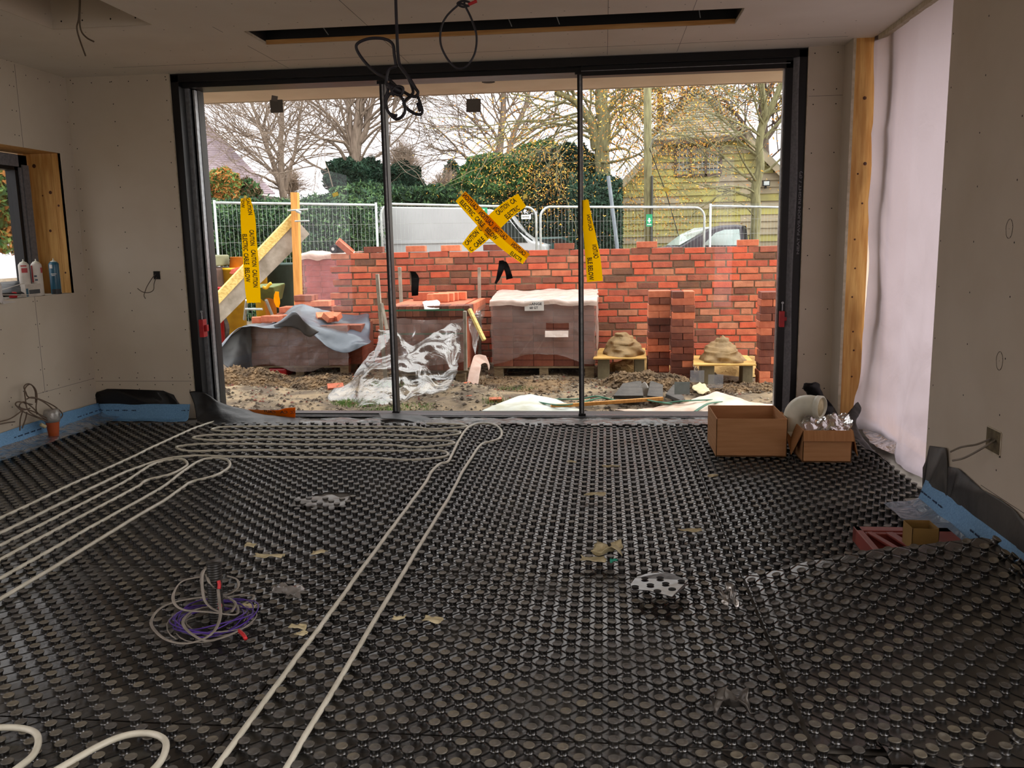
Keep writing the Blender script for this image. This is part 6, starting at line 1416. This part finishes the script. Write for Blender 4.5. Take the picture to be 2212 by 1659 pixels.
MG = [leafm('golden_leaf', 'd9a93a', 'b98328'), leafm('orange_leaf', 'c98a4a', '9a6432'), leafm('ochre_leaf', 'e8c76a', 'c49a3c')]
M_bark = mat('grey_bark', '8a7a6c', .9, '6b5d50', 5, stretch=(6, 6, 1), bump=.3); M_barkg = mat('mossy_bark', '7f7c58', .9, '5f5b40', 5, stretch=(6, 6, 1), bump=.3); M_barkd = mat('dark_bark', '5d5046', .9, '443a32', 5)
def boxpts(x0, x1, y0, y1, z0, top, depth=.35):
    """points near the front and top skin of a lumpy hedge; top(x) gives its height"""
    def fn(n, rng):
        x = rng.uniform(x0, x1, n); tz = np.array([top(a) for a in x]); z = z0+(tz-z0)*rng.uniform(0, 1, n)**.8
        lump = np.array([.45*noise.noise(V(a*.9, 3, c*.9))+.2*noise.noise(V(a*2.6, 9, c*2.6)) for a, c in zip(x, z)])
        edge = np.clip((z-(tz-.6))/.6, 0, 1)**2
        y = y0+.3+lump+edge*.8+rng.exponential(depth, n)
        return np.stack([x, y, z+rng.normal(0, .04, n)], 1)
    return fn
def core(name, x0, x1, y0, y1, z0, z1, m, parent):
    return MB().bb((x0, y0, z0), (x1, y1, z1)).build(name, m, parent, bev=.2)
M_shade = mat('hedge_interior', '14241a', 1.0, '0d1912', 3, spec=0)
def hedge(name, px0, px1, pyt, Y, label, ms, n, size, seed, cat='hedge', lump=.35, dep=1.0):
    a, b = at(px0, pyt, Y), at(px1, pyt, Y); z = (a.z+b.z)/2
    e = thing(name, ((a.x+b.x)/2, Y, GZ), label, cat)
    top = lambda x: z+lump*noise.noise(V(x*.7+seed, 1, seed))+lump*.5*noise.noise(V(x*2.3, 4, seed))
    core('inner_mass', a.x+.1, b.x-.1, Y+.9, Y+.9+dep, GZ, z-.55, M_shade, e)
    o = leaves('foliage', boxpts(a.x, b.x, Y, Y+dep, GZ, top), n, size, ms, e, seed); o['kind'] = 'stuff'
    return e
hedge('evergreen_hedge', 330, 778, 424, 14.9, 'long clipped green hedge behind the left fence panels', MH, 80000, .026, 1, lump=.28)
hedge('evergreen_hedge', 730, 1110, 418, 19.5, 'green hedge stretch behind the white van', MH, 50000, .036, 2, lump=.35)
hedge('ivy_bank', 1225, 1345, 372, 17.5, 'dark ivy bank between second mullion and the barn', MD, 34000, .034, 3, cat='shrub')
def blob(name, cpx, cpy, rx, rz, Y, label, ms, n, size, seed, cat='shrub', ry=None, to_ground=True):
    c = at(cpx, cpy, Y); sx_, sz_ = rx*Y/FPX, rz*Y/FPX; sy_ = ry or sx_*.8
    def fn(n, rng):
        d = rng.normal(size=(n, 3)); d /= np.linalg.norm(d, axis=1)[:, None]; r = 1-np.abs(rng.normal(0, .13, n))
        k = np.array([1+.35*noise.noise(V(*(q*2.2+seed)))+.16*noise.noise(V(*(q*6+seed))) for q in d]); p = d*(r*k)[:, None]
        return p*np.array([sx_, sy_, sz_])+np.array([c.x, Y+sy_*.3, c.z])
    e = thing(name, (c.x, Y+sy_*.3, GZ), label, cat)
    g = MB(); g.tube([V(c.x, Y+sy_*.3, GZ-.1), V(c.x, Y+sy_*.3, c.z)], max(.08, sx_*.06), 8); g.build('stem', M_barkd, e)
    g = MB()
    def bf(u, v):
        th, ph = u*2*PI, (v-.5)*PI; q = V(math.cos(th)*math.cos(ph), math.sin(th)*math.cos(ph), math.sin(ph)); k = (.80+.25*noise.noise(q*2.2+V(seed, seed, seed)))
        return V(c.x+q.x*k*sx_, Y+sy_*.3+q.y*k*sy_, c.z+q.z*k*sz_)
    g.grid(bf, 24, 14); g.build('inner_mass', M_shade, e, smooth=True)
    o = leaves('foliage', fn, n, size, ms, e, seed); o['kind'] = 'stuff'
    return e
hedge('evergreen_hedge', 1095, 1250, 452, 19.8, 'low dark hedge between the van nose and second mullion', MD, 14000, .036, 15)
blob('dark_bush', 770, 400, 70, 58, 22, 'dark round evergreen bush behind the hedge, at the trunk of second bare tree', MD, 32000, .042, 4)
blob('dark_bush', 855, 405, 55, 50, 23, 'dark evergreen right behind the first mullion', MD, 24000, .042, 5)
blob('conifer', 1075, 395, 95, 62, 21, 'broad green conifer behind the white van roof, left of second mullion', MC, 52000, .042, 6, 'conifer')
blob('conifer', 1165, 375, 85, 62, 22, 'taller green conifer in front of the golden tree, left of second mullion', MC, 48000, .042, 7, 'conifer')
blob('conifer', 1225, 400, 70, 80, 20.5, 'dark green conifer directly behind the second mullion', MD, 32000, .042, 8, 'conifer')
blob('variegated_shrub', 480, 400, 34, 34, 19, 'yellow green shrub poking above the hedge in front of tiled roof', [MC[2], MG[1]], 5000, .05, 9)
blob('russet_shrub', 525, 410, 32, 22, 19.5, 'russet shrub above the hedge in front of tiled roof', [leafm('russet', '7f6a4e', '5c4a38'), MC[0]], 3500, .05, 10)
blob('far_conifer', 975, 378, 14, 26, 40, 'small distant conifer silhouette left of the broad conifer', MD, 2500, .10, 11, 'conifer')
blob('far_shrubbery', 800, 425, 90, 26, 20, 'low bright green shrubbery above hedge left of first mullion', MH, 9000, .06, 12)
blob('far_shrubbery', 930, 425, 80, 22, 20.5, 'low bright green shrubbery above the van roof', MH, 9000, .06, 13)
M_twigmass = mat('twiggy_grey_brown', '9a8878', .95, '6f6052', 3)
def twigs(name, cpx, cpy, rx, rz, Y, label, n, seed, m=M_twigmass):
    c = at(cpx, cpy, Y); s1, s2 = rx*Y/FPX, rz*Y/FPX; random.seed(seed); g = MB(); b0 = V(c.x, Y, GZ)
    g.tube([b0, V(c.x, Y, c.z-s2*.3)], [.16, .09], 6, cap=False)
    for _ in range(n):
        a = random.uniform(0, 2*PI); el = random.uniform(-.2, 1.45); L_ = random.uniform(.5, 1)
        p0 = V(c.x+random.uniform(-.15, .15)*s1, Y+random.uniform(-.3, .3), c.z-s2*.5+random.uniform(-.3, .3)*s2)
        d = V(math.cos(a)*math.cos(el)*s1, math.sin(a)*math.cos(el)*s1*.6, math.sin(el)*s2*1.4)*L_
        p1 = p0+d*.5+V(random.uniform(-.2, .2), 0, random.uniform(-.1, .3)); p2 = p0+d+V(random.uniform(-.3, .3), 0, random.uniform(-.3, .2)); g.tube([p0, p1, p2], [.012, .008, .004], 3, cap=False)
    return tag(g.build(name, m), label, 'tree')
twigs('bare_thicket', 870, 350, 62, 62, 30, 'hazy round bare treetop seen just right of first mullion', 900, 3)
twigs('bare_thicket', 625, 385, 60, 42, 34, 'hazy bare bushes low behind the first bare tree', 500, 4)
twigs('bare_thicket', 960, 395, 60, 40, 36, 'hazy bare bushes behind the hedge left of the conifers', 450, 5)

def tree(name, stems, label, m, seed, depth=5, leaf=None, nl=0, ls=.05, spread=.55, twig=.006, n2=(2, 3), droop=0., lspread=.5):
    """stems: list of ([(px,py,Y)...], radius0, radius1): hand-placed limbs; small branches grow from them"""
    random.seed(seed); g = MB(); tips = []
    base = at(*stems[0][0][0]); e = thing(name, (base.x, base.y, GZ), label, 'tree')
    def grow(p, d, r, L_, k):
        if k == 0 or r < twig*.6: tips.append(p); return
        n = 4; pts = [p]; dd = d.copy()
        for i in range(n):
            dd = (dd+V(random.uniform(-.25, .25), random.uniform(-.25, .25), random.uniform(-.18, .22)-droop)).normalized(); pts.append(pts[-1]+dd*L_/n)
        g.tube(pts, [r*.8*(1-.45*i/n) for i in range(n+1)], 4 if r > .02 else 3, cap=False); tips.extend(pts[2:])
        for _ in range(random.randint(*n2)):
            i = random.randint(1, n); a = random.uniform(.35, .95); ax = V(random.uniform(-1, 1), random.uniform(-1, 1), random.uniform(-1, 1)).normalized()
            nd = (Matrix.Rotation(a, 3, ax) @ dd).normalized(); grow(pts[i], nd, r*.60, L_*random.uniform(.62, .88), k-1)
    for pts, r0, r1, nb, L0 in stems:
        c = cr([at(*q_) for q_ in pts], 6); n = len(c); r0 *= .74; r1 *= .74; nb = int(nb*1.3); rs = [r0+(r1-r0)*i/(n-1) for i in range(n)]
        c = [p+V(.05*noise.noise(p*1.7), 0, .05*noise.noise(p*1.9+V(4, 4, 4)))*(1 if 0 < i < n-1 else 0) for i, p in enumerate(c)]
        g.tube(c, rs, 8 if r0 > .06 else 5, cap=False)
        for k in range(nb):
            i = int(n*(.18+.80*(k+random.random())/nb)); i = min(i, n-2); t = (c[i+1]-c[i]).normalized()
            a = random.uniform(.5, 1.2)*random.choice((-1, 1)); nd = (Matrix.Rotation(a, 3, V(random.uniform(-.3, .3), 1, random.uniform(-.3, .3)).normalized()) @ t).normalized()
            grow(c[i], nd, min(rs[i]*.5, .045), L0*random.uniform(.6, 1.1), depth-1)
    g.build('trunk_and_branches', m, e, smooth=True)
    if leaf:
        T_ = np.array([tuple(t) for t in tips])
        def fn(n, rng): return T_[rng.integers(0, len(T_), n)]+rng.normal(0, lspread, (n, 3))*np.array([1, .6, .8])
        o = leaves('foliage', fn, nl, ls, leaf, e, seed); o['kind'] = 'stuff'
    return e
tree('bare_tree', [([(618, 470, 28), (612, 410, 28), (608, 380, 28), (606, 330, 28), (608, 270, 28), (610, 190, 28), (612, 120, 28)], .20, .07, 16, 2.6),
                   ([(608, 405, 28), (592, 360, 28), (575, 310, 28.5), (560, 270, 28.5), (545, 225, 29), (530, 170, 29)], .14, .05, 14, 2.4),
                   ([(600, 380, 28), (570, 300, 27.5), (545, 250, 27.5), (520, 215, 27)], .07, .02, 9, 2.0), ([(616, 410, 28), (628, 360, 28), (640, 310, 28), (650, 240, 28), (655, 180, 28)], .10, .04, 12, 2.2),
                   ([(600, 400, 28), (575, 385, 27), (560, 378, 27), (540, 372, 26.5), (520, 360, 26)], .06, .02, 6, 1.6), ([(605, 350, 28), (580, 330, 27.4), (545, 315, 27), (500, 330, 26.5)], .05, .02, 6, 1.6)],
     'many-stemmed bare tree left of centre in the left pane, beside the tiled roof', M_bark, 1, depth=5, n2=(2, 4))
tree('bare_tree', [([(782, 470, 22), (776, 400, 22), (768, 350, 22), (770, 300, 22), (775, 250, 22), (778, 190, 22), (782, 120, 22)], .28, .10, 12, 2.2),
                   ([(768, 330, 22), (758, 290, 22), (755, 240, 22), (750, 190, 22), (740, 130, 22)], .12, .05, 11, 2.0), ([(770, 320, 22), (790, 280, 22), (800, 240, 22), (812, 200, 22), (825, 150, 22)], .12, .05, 11, 2.0),
                   ([(765, 340, 22), (745, 310, 21.6), (735, 305, 21.5), (710, 305, 21.4), (690, 320, 21.2), (672, 335, 21)], .07, .02, 9, 1.6), ([(758, 360, 22), (730, 320, 21.8), (700, 300, 21.6), (670, 285, 21.4), (640, 288, 21)], .07, .02, 9, 1.6),
                   ([(757, 310, 22), (730, 270, 21.7), (700, 240, 21.6), (670, 215, 21.4)], .06, .02, 8, 1.8), ([(780, 310, 22), (820, 275, 21.6), (870, 258, 21.4), (900, 245, 21)], .05, .02, 8, 1.6)],
     'thick-trunked bare tree in the left pane just before the first mullion', M_bark, 2, depth=5, n2=(2, 4))
tree('bare_tree', [([(1078, 470, 25), (1077, 380, 25), (1078, 330, 25), (1083, 290, 25), (1086, 240, 25), (1086, 180, 25), (1088, 120, 25)], .18, .08, 8, 2.2),
                   ([(1095, 420, 25), (1100, 340, 25), (1108, 300, 25), (1122, 260, 25), (1138, 220, 25), (1150, 170, 25)], .14, .06, 9, 2.0), ([(1076, 305, 25), (1065, 280, 25), (1050, 262, 25), (1038, 240, 25), (1020, 215, 25)], .07, .03, 9, 2.0),
                   ([(1086, 260, 25), (1105, 245, 25), (1130, 235, 25), (1160, 228, 25)], .05, .02, 6, 1.6), ([(1068, 365, 25), (1040, 345, 24.5), (1015, 345, 24.3), (992, 330, 24), (960, 325, 24), (925, 315, 23.6)], .08, .03, 10, 1.8),
                   ([(992, 330, 24), (960, 290, 23.8), (930, 270, 23.5), (895, 262, 23.2)], .04, .015, 8, 1.6), ([(1100, 330, 25), (1125, 322, 25), (1150, 315, 24.7), (1190, 305, 24.5)], .05, .02, 5, 1.4)],
     'bare tree with upright twin trunks in the middle pane, above the conifers', M_bark, 3, depth=5, n2=(2, 4))
tree('golden_birch', [([(1300, 420, 20), (1302, 340, 20), (1303, 280, 20), (1300, 230, 20), (1302, 190, 20), (1305, 120, 20)], .24, .16, 10, 1.9), ([(1290, 320, 20), (1280, 270, 20), (1262, 240, 20), (1235, 215, 19.8), (1200, 200, 19.5)], .16, .08, 10, 1.8),
                      ([(1305, 280, 20), (1330, 240, 19.8), (1350, 228, 19.6), (1372, 232, 19.5), (1390, 250, 19.4)], .06, .02, 8, 1.5), ([(1300, 330, 20), (1340, 320, 19.6), (1360, 335, 19.4), (1330, 370, 19.2)], .05, .02, 8, 1.4),
                      ([(1285, 300, 20), (1250, 290, 19.6), (1215, 300, 19.4), (1190, 320, 19.2)], .05, .02, 8, 1.5), ([(1310, 240, 20), (1350, 200, 19.8), (1400, 190, 19.6), (1440, 200, 19.4)], .05, .02, 8, 1.6), ([(1300, 350, 19.8), (1345, 345, 19.2), (1385, 330, 19), (1420, 310, 18.8)], .05, .02, 8, 1.4)],
     'ivy-clad tree with sparse golden leaves either side of the second mullion', M_barkg, 4, depth=4, leaf=MG, nl=17000, ls=.019, droop=.05, lspread=.42)
tree('bare_tree', [([(1628, 560, 17.6), (1632, 470, 17.6), (1635, 400, 17.6), (1640, 360, 17.6), (1640, 320, 17.6), (1650, 260, 17.6), (1670, 220, 17.6), (1690, 170, 17.6)], .14, .07, 8, 1.4),
                   ([(1642, 320, 17.6), (1640, 280, 17.6), (1655, 240, 17.5), (1650, 190, 17.5), (1648, 150, 17.5)], .07, .04, 8, 1.3), ([(1637, 400, 17.6), (1620, 370, 17.4), (1600, 335, 17.2), (1590, 315, 17)], .04, .015, 6, 1.0),
                   ([(1635, 420, 17.6), (1610, 405, 17.3), (1580, 402, 17.1), (1545, 405, 16.9), (1510, 395, 16.7), (1480, 385, 16.6)], .03, .012, 9, .9), ([(1645, 300, 17.6), (1620, 278, 17.3), (1580, 262, 17), (1550, 250, 16.8), (1510, 232, 16.5)], .035, .012, 10, 1.0),
                   ([(1650, 275, 17.6), (1640, 240, 17.4), (1625, 200, 17.2), (1615, 165, 17)], .035, .014, 8, 1.1), ([(1655, 300, 17.6), (1670, 285, 17.6), (1700, 280, 17.6)], .03, .01, 5, .9), ([(1630, 470, 17.6), (1600, 440, 17.2), (1560, 430, 17)], .02, .008, 5, .7)],
     'slender bare tree standing in front of the barn near the right jamb', M_barkg, 5, depth=4, n2=(2, 3))
tree('autumn_tree', [([(1660, 450, 30), (1650, 300, 30), (1645, 200, 30), (1640, 100, 30)], .25, .12, 16, 3.2), ([(1650, 330, 30), (1600, 260, 30), (1560, 210, 30)], .12, .05, 12, 3.0), ([(1655, 300, 30), (1700, 240, 30), (1740, 200, 30)], .12, .05, 10, 3.0)],
     'autumn tree with orange leaves behind the barn roof at right', M_barkd, 6, depth=4, leaf=[MG[1], MG[0], leafm('olive_leaf', '8a8050', '625a3c')], nl=9000, ls=.045, lspread=.5)
tree('autumn_tree', [([(1440, 430, 31), (1430, 300, 31), (1425, 200, 31), (1420, 100, 31)], .2, .1, 12, 2.8), ([(1430, 300, 31), (1470, 220, 31), (1500, 180, 31)], .1, .05, 8, 2.6)],
     'orange-leaved tree behind the barn, left of its roof peak', M_barkd, 7, depth=4, leaf=[MG[1], MG[0]], nl=5000, ls=.045, lspread=.5)

# telegraph pole
p0 = at(1402, 520, 15.6); p1 = at(1397, 120, 15.6)
e = thing('telegraph_pole', (p0.x, 15.6, GZ), 'tall mossy telegraph pole standing in front of the barn', 'pole')
MB().tube([V(p0.x, 15.6, GZ), V(p1.x, 15.6, p1.z+1)], .068, 14).build('pole_shaft', M_barkg, e, smooth=True)
MB().tube([V(p0.x+.05, 15.53, GZ), V(p0.x+.04, 15.53, at(1400, 380, 15.5).z)], .02, 8).build('cable_guard', mat('black_guard', '2a2c26', .6), e)
p = at(1404, 300, 15.5); g = MB(); g.tube(cr([at(1405, 318, 15.5), at(1412, 300, 15.2), at(1424, 290, 15)], 5), .012, 6); g.build('bracket', M_galv, e)
tag(MB().tube([at(1403, 320, 15.5), at(1440, 420, 16.2), at(1466, 510, 17)], .008, 5).build('stay_wire', M_blackrub), 'thin stay wire slanting down from the telegraph pole', 'wire')
tag(MB().tube([at(1314, 380, 16.5), at(1333, 530, 16.5), V(at(1340, 530, 16.5).x, 16.5, GZ-.02)], .035, 8).build('leaning_pole', mat('grey_blue_pole', '7a8590', .5)), 'leaning grey pole beside the ivy bank at the barn corner', 'pole')

# white van
Yv = 16.8
def vp(px, py, dy=0): return at(px, py, Yv+dy)
e = thing('white_van', vp(950, 540), 'white panel van parked behind the mesh fence', 'van')
M_van = mat('white_paint', 'aeb0b2', .55, 'a8aaac', 2, spec=.3); M_wind = mat('dark_glass', '26302f', .08, '1d2524', 3, spec=.8)
zb = GZ+.35; prof = [(785, 450), (800, 446), (990, 448), (1060, 452), (1092, 462), (1120, 500), (1150, 522), (1178, 530), (1182, 560)]
top_ = [vp(*q_) for q_ in prof]; pts = [V(vp(780, 500).x, Yv, zb)]+[V(vp(780, 470).x, Yv, vp(780, 470).z)]+top_+[V(top_[-1].x, Yv, zb)]
MB().slab(pts, (0, 1.9, 0)).build('body_shell', M_van, e, bev=.03)
MB().slab([vp(1078, 468, -.01), vp(1094, 468, -.01), vp(1140, 524, -.01), vp(1082, 524, -.01)], (0, .02, 0)).build('cab_window', M_wind, e)
MB().slab([vp(1097, 462, .1), vp(1125, 500, .1), vp(1150, 520, .1), vp(1150, 520, 1.8), vp(1125, 500, 1.8), vp(1097, 462, 1.8)], (.01, 0, .012)).build('windscreen', M_wind, e)
MB().bb((vp(800, 530).x, Yv-.02, vp(800, 526).z-.02), (vp(1075, 530).x, Yv, vp(800, 526).z+.02)).build('side_rail', M_van, e)
for px in (850, 1130): MB().lathe([(.05, -.1), (.30, -.1), (.34, -.06), (.34, .1), (.05, .1)], (vp(px, 500).x, Yv+.1, GZ+.33), 24, Matrix.Rotation(PI/2, 3, 'X')).build('wheel', M_tyre, e)
# teal car behind the notice
Yc = 19
e = thing('teal_car', at(1170, 530, Yc), 'low teal car roof showing between van nose and second mullion', 'car')
pts = [at(px, py, Yc) for px, py in ((1105, 560), (1110, 524), (1130, 514), (1215, 511), (1240, 520), (1262, 530), (1266, 560))]; z0 = GZ+.3
MB().slab([V(pts[0].x, Yc, z0)]+pts[1:-1]+[V(pts[-1].x, Yc, z0)], (0, 1.6, 0)).build('body_shell', mat('teal_paint', '3e6a66', .3, '345a57', 3, coat=.5), e, bev=.04)
MB().slab([at(px, py, Yc-.02) for px, py in ((1133, 518), (1212, 515), (1232, 524), (1133, 526))], (0, .03, 0)).build('side_window', M_wind, e)
for px in (1130, 1240): MB().lathe([(.05, -.1), (.30, -.1), (.3, .1), (.05, .1)], (at(px, 500, Yc).x, Yc+.08, GZ+.30), 20, Matrix.Rotation(PI/2, 3, 'X')).build('wheel', M_tyre, e)
# dark pick-up at right
Yd = 16.9
e = thing('dark_car', at(1530, 530, Yd), 'dark grey car with bright windscreen parked before the barn at right', 'car')
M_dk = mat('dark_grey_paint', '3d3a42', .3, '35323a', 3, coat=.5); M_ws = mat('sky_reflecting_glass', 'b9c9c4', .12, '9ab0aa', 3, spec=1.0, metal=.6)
def dp(px, py, dy=0): return at(px, py, Yd+dy)
prof = [(1410, 545), (1425, 535), (1448, 530), (1470, 530), (1500, 512), (1530, 494), (1556, 487), (1590, 485), (1606, 487), (1614, 505), (1618, 540)]
pp = [dp(*q_) for q_ in prof]
MB().slab([V(pp[0].x, Yd, GZ+.35)]+pp+[V(pp[-1].x, Yd, GZ+.35)], (0, 1.7, 0)).build('body_shell', M_dk, e, bev=.04)
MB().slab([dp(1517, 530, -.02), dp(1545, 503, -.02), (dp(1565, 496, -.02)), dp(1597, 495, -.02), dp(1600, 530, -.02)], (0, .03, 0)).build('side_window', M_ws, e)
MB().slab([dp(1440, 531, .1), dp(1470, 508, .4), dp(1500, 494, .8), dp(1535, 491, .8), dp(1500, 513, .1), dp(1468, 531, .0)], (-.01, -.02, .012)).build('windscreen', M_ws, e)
MB().slab([dp(1604, 487, -.03), dp(1612, 488, -.03), dp(1618, 538, -.03), dp(1611, 538, -.03)], (0, .03, 0)).build('door_trim', M_blackrub, e)
for px in (1450, 1590): MB().lathe([(.05, -.1), (.30, -.1), (.34, -.06), (.34, .1), (.05, .1)], (dp(px, 500).x, Yd+.08, GZ+.33), 24, Matrix.Rotation(PI/2, 3, 'X')).build('wheel', M_tyre, e)

# weatherboarded barn
Yb = 24.0
def bp(px, py, dy=0): return at(px, py, Yb+dy)
e = thing('timber_barn', bp(1530, 530), 'green-stained weatherboarded barn with hipped tile roof and leaded window', 'barn')
M_wb = mat('mossy_weatherboard', 'a09a58', .85, '7c7650', 1.4, detail=7, bump=.2); M_wb2 = mat('grey_weatherboard', '9a8f76', .85, '7d7460', 1.4, detail=7, bump=.2)
gl = [(1330, 430), (1700, 320)]
def lerp(a, b, t): return a+(b-a)*t
zt_ = bp(1500, 303).z; zg = GZ; g = MB(); k = 0; z = zg
def barn_x(z):   # left and right sloping roof lines of the gable
    L0, L1 = bp(1322, 425), bp(1438, 306); R0, R1 = bp(1740, 440), bp(1605, 296)
    xl = L0.x if z < L0.z else L0.x+(L1.x-L0.x)*(z-L0.z)/(L1.z-L0.z); xr = R0.x if z < R0.z else R0.x+(R1.x-R0.x)*(z-R0.z)/(R1.z-R0.z)
    return xl, xr
random.seed(2)
while z < zt_:
    xl, xr = barn_x(z+.10); x = xl
    while x < xr:
        w = min(random.uniform(1.6, 3.5), xr-x); y = Yb+random.uniform(0, .01)
        g.mi(0 if random.random() < .7 else 1).hexa([V(x, y-.045, z), V(x+w, y-.045, z+random.uniform(-.01, .01)), V(x+w, y, z), V(x, y, z), V(x, y-.005, z+.20), V(x+w, y-.005, z+.20), V(x+w, y+.02, z+.20), V(x, y+.02, z+.20)]); x += w
    z += .178
g.build('weatherboards', [M_wb, M_wb2], e)
pts = [V(barn_x(0)[0], Yb+.03, GZ), V(barn_x(0)[1], Yb+.03, GZ)]+[V(barn_x(q_)[1], Yb+.03, q_) for q_ in (bp(1740, 440).z, zt_)]+[V(barn_x(q_)[0], Yb+.03, q_) for q_ in (zt_, bp(1322, 425).z)]
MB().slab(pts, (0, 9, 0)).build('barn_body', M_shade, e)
# hip roof face above the window, tiles in courses
M_tile = mat('mossy_tiles', '8a7f72', .85, '5f6048', 2.2, detail=7, bump=.4, bscale=20)
apex = bp(1507, 196, 2.2); el, er = bp(1395, 306, -.25), bp(1612, 292, -.25); g = MB(); N_ = 20
random.seed(6)
for k in range(N_):
    t0, t1 = k/N_, (k+1)/N_; a0, b0 = el.lerp(apex, t0), er.lerp(apex, t0); a1, b1 = el.lerp(apex, t1), er.lerp(apex, t1); wd = (b0-a0).length; n = max(1, int(wd/.17))
    for j in range(n):
        s0, s1 = j/n, (j+.94)/n; dz = random.uniform(0, .012)
        p = [a0.lerp(b0, s0), a0.lerp(b0, s1), a1.lerp(b1, s1), a1.lerp(b1, s0)]
        g.hexa([p[0]+V(0, -.05, .0+dz), p[1]+V(0, -.05, dz), p[2]+V(0, 0, .0), p[3]+V(0, 0, 0), p[0]+V(0, -.05, .035+dz), p[1]+V(0, -.05, .035+dz), p[2]+V(0, -.01, .02), p[3]+V(0, -.01, .02)])
for s in (el, er):
    for k in range(22): c = s.lerp(apex, (k+.5)/22); g.box(c+V(0, -.05, .03), (.20, .3, .04), Matrix.Rotation(.5 if s is el else -.5, 3, 'Y'))
g.build('hip_tiles', M_tile, e)
g = MB()
for (A, B, s) in ((bp(1310, 440, -.2), bp(1440, 300, -.2), -1), (bp(1760, 450, -.2), bp(1600, 285, -.2), 1)):
    g.slab([A+V(s*.05, 0, .05), B+V(s*.05, 0, .05), B+V(0, 9, .05), A+V(0, 9, .05)], (0, 0, .08))
g.slab([el, er, bp(1612, 292, 5), apex+V(0, 4, 0), bp(1395, 306, 5)], (0, 0, .04)); g.build('main_roof', M_tile, e)
for (A, B) in ((bp(1312, 432, -.25), bp(1438, 300, -.25)), (bp(1745, 432, -.25), bp(1606, 292, -.25))): MB().beam(A, B, .05, .16).build('barge_board', M_wb2, e)
MB().beam(el+V(0, 0, -.06), er+V(0, 0, -.06), .1, .12).build('eaves_board', M_barkd, e)
wn = MB(); a, b = bp(1460, 314, -.06), bp(1557, 380, -.06)
wn.bb((a.x, a.y, b.z), (b.x, a.y+.05, b.z+.07)); wn.bb((a.x, a.y, a.z-.06), (b.x, a.y+.05, a.z)); W3 = (b.x-a.x)
for t in (0, .335, .67, 1): x = a.x+W3*t; wn.bb((x-.03, a.y, b.z), (x+.03, a.y+.05, a.z))
wo_ = wn.build('window', M_barkd, e); MB().bb((a.x, a.y+.04, b.z), (b.x, a.y+.05, a.z)).build('pane', M_wind, wo_)
g = MB()
for t in [.08, .17, .25, .42, .5, .59, .75, .84, .92]: g.bb((a.x+W3*t-.008, a.y+.02, b.z), (a.x+W3*t+.008, a.y+.035, a.z))
for t in [.2, .4, .6, .8]: z = b.z+(a.z-b.z)*t; g.bb((a.x, a.y+.02, z-.008), (b.x, a.y+.035, z+.008))
g.build('glazing_bar', mat('pale_lead', '9aa0a0', .6), wo_)
MB().bb((bp(1539, 0).x, a.y+.01, bp(0, 372).z), (bp(1553, 0).x, a.y+.03, bp(0, 361).z)).build('notice', M_card, wo_)
c = bp(1655, 396, -.2); fl_ = thing('flood_lamp', c, 'square floodlight fixed on the barn boards near the right jamb', 'lamp')
MB().box(c, (.18, .1, .14)).build('lamp_housing', M_blackrub, fl_); MB().box(c+V(0, -.055, 0), (.14, .01, .10)).build('lamp_glass', M_galv, fl_); MB().box(c+V(0, .08, -.1), (.04, .12, .06)).build('bracket', M_blackrub, fl_)

# neighbouring house: steep tiled roof at left
Yh = 26; M_rt = mat('mauve_roof_tiles', 'a99aa0', .8, '8f8087', 2, detail=7, bump=.2)
e = thing('neighbour_house', at(420, 520, Yh), 'neighbouring house with steep mauve tiled roof at far left', 'house')
A, B, C2_, D_ = at(300, 200, Yh), at(428, 246, Yh), at(594, 430, Yh), at(300, 430, Yh)
R0, R1 = at(428, 246, Yh+4.5), at(595, 420, Yh)
E0, E1 = at(180, 246, Yh+4.5), at(180, 425, Yh)
g = MB(); N_ = 44
for k in range(N_):
    t0, t1 = k/N_, (k+1)/N_; l0, l1 = E1.lerp(E0, t0), E1.lerp(E0, t1); r0, r1 = R1.lerp(R0, t0), R1.lerp(R0, t1)
    g.hexa([l0+V(0, -.03, 0), r0+V(0, -.03, 0), r1, l1, l0+V(0, -.03, .05), r0+V(0, -.03, .05), r1+V(0, 0, .02), l1+V(0, 0, .02)])
g.build('roof', M_rt, e)
MB().slab([V(E1.x, Yh+.3, GZ), V(R1.x-.5, Yh+.3, GZ), V(R1.x-.5, Yh+.3, R1.z), V(E1.x, Yh+.3, R1.z)], (0, 6, 0)).build('wall', M_concrete, e)
tag(MB().bb((at(428, 0, 30).x, 30, GZ), (at(480, 0, 30).x, 33, at(470, 405, 30).z)).build('far_outbuilding', M_render), 'pale distant building behind hedge below the tiled roof', 'building')
# left yard seen through the side window
blob('garden_shrub', -60, 420, 120, 130, 9.0, 'leafy garden shrub outside the side window', [MC[0], MC[2], MG[1]], 9000, .035, 20)
e = None
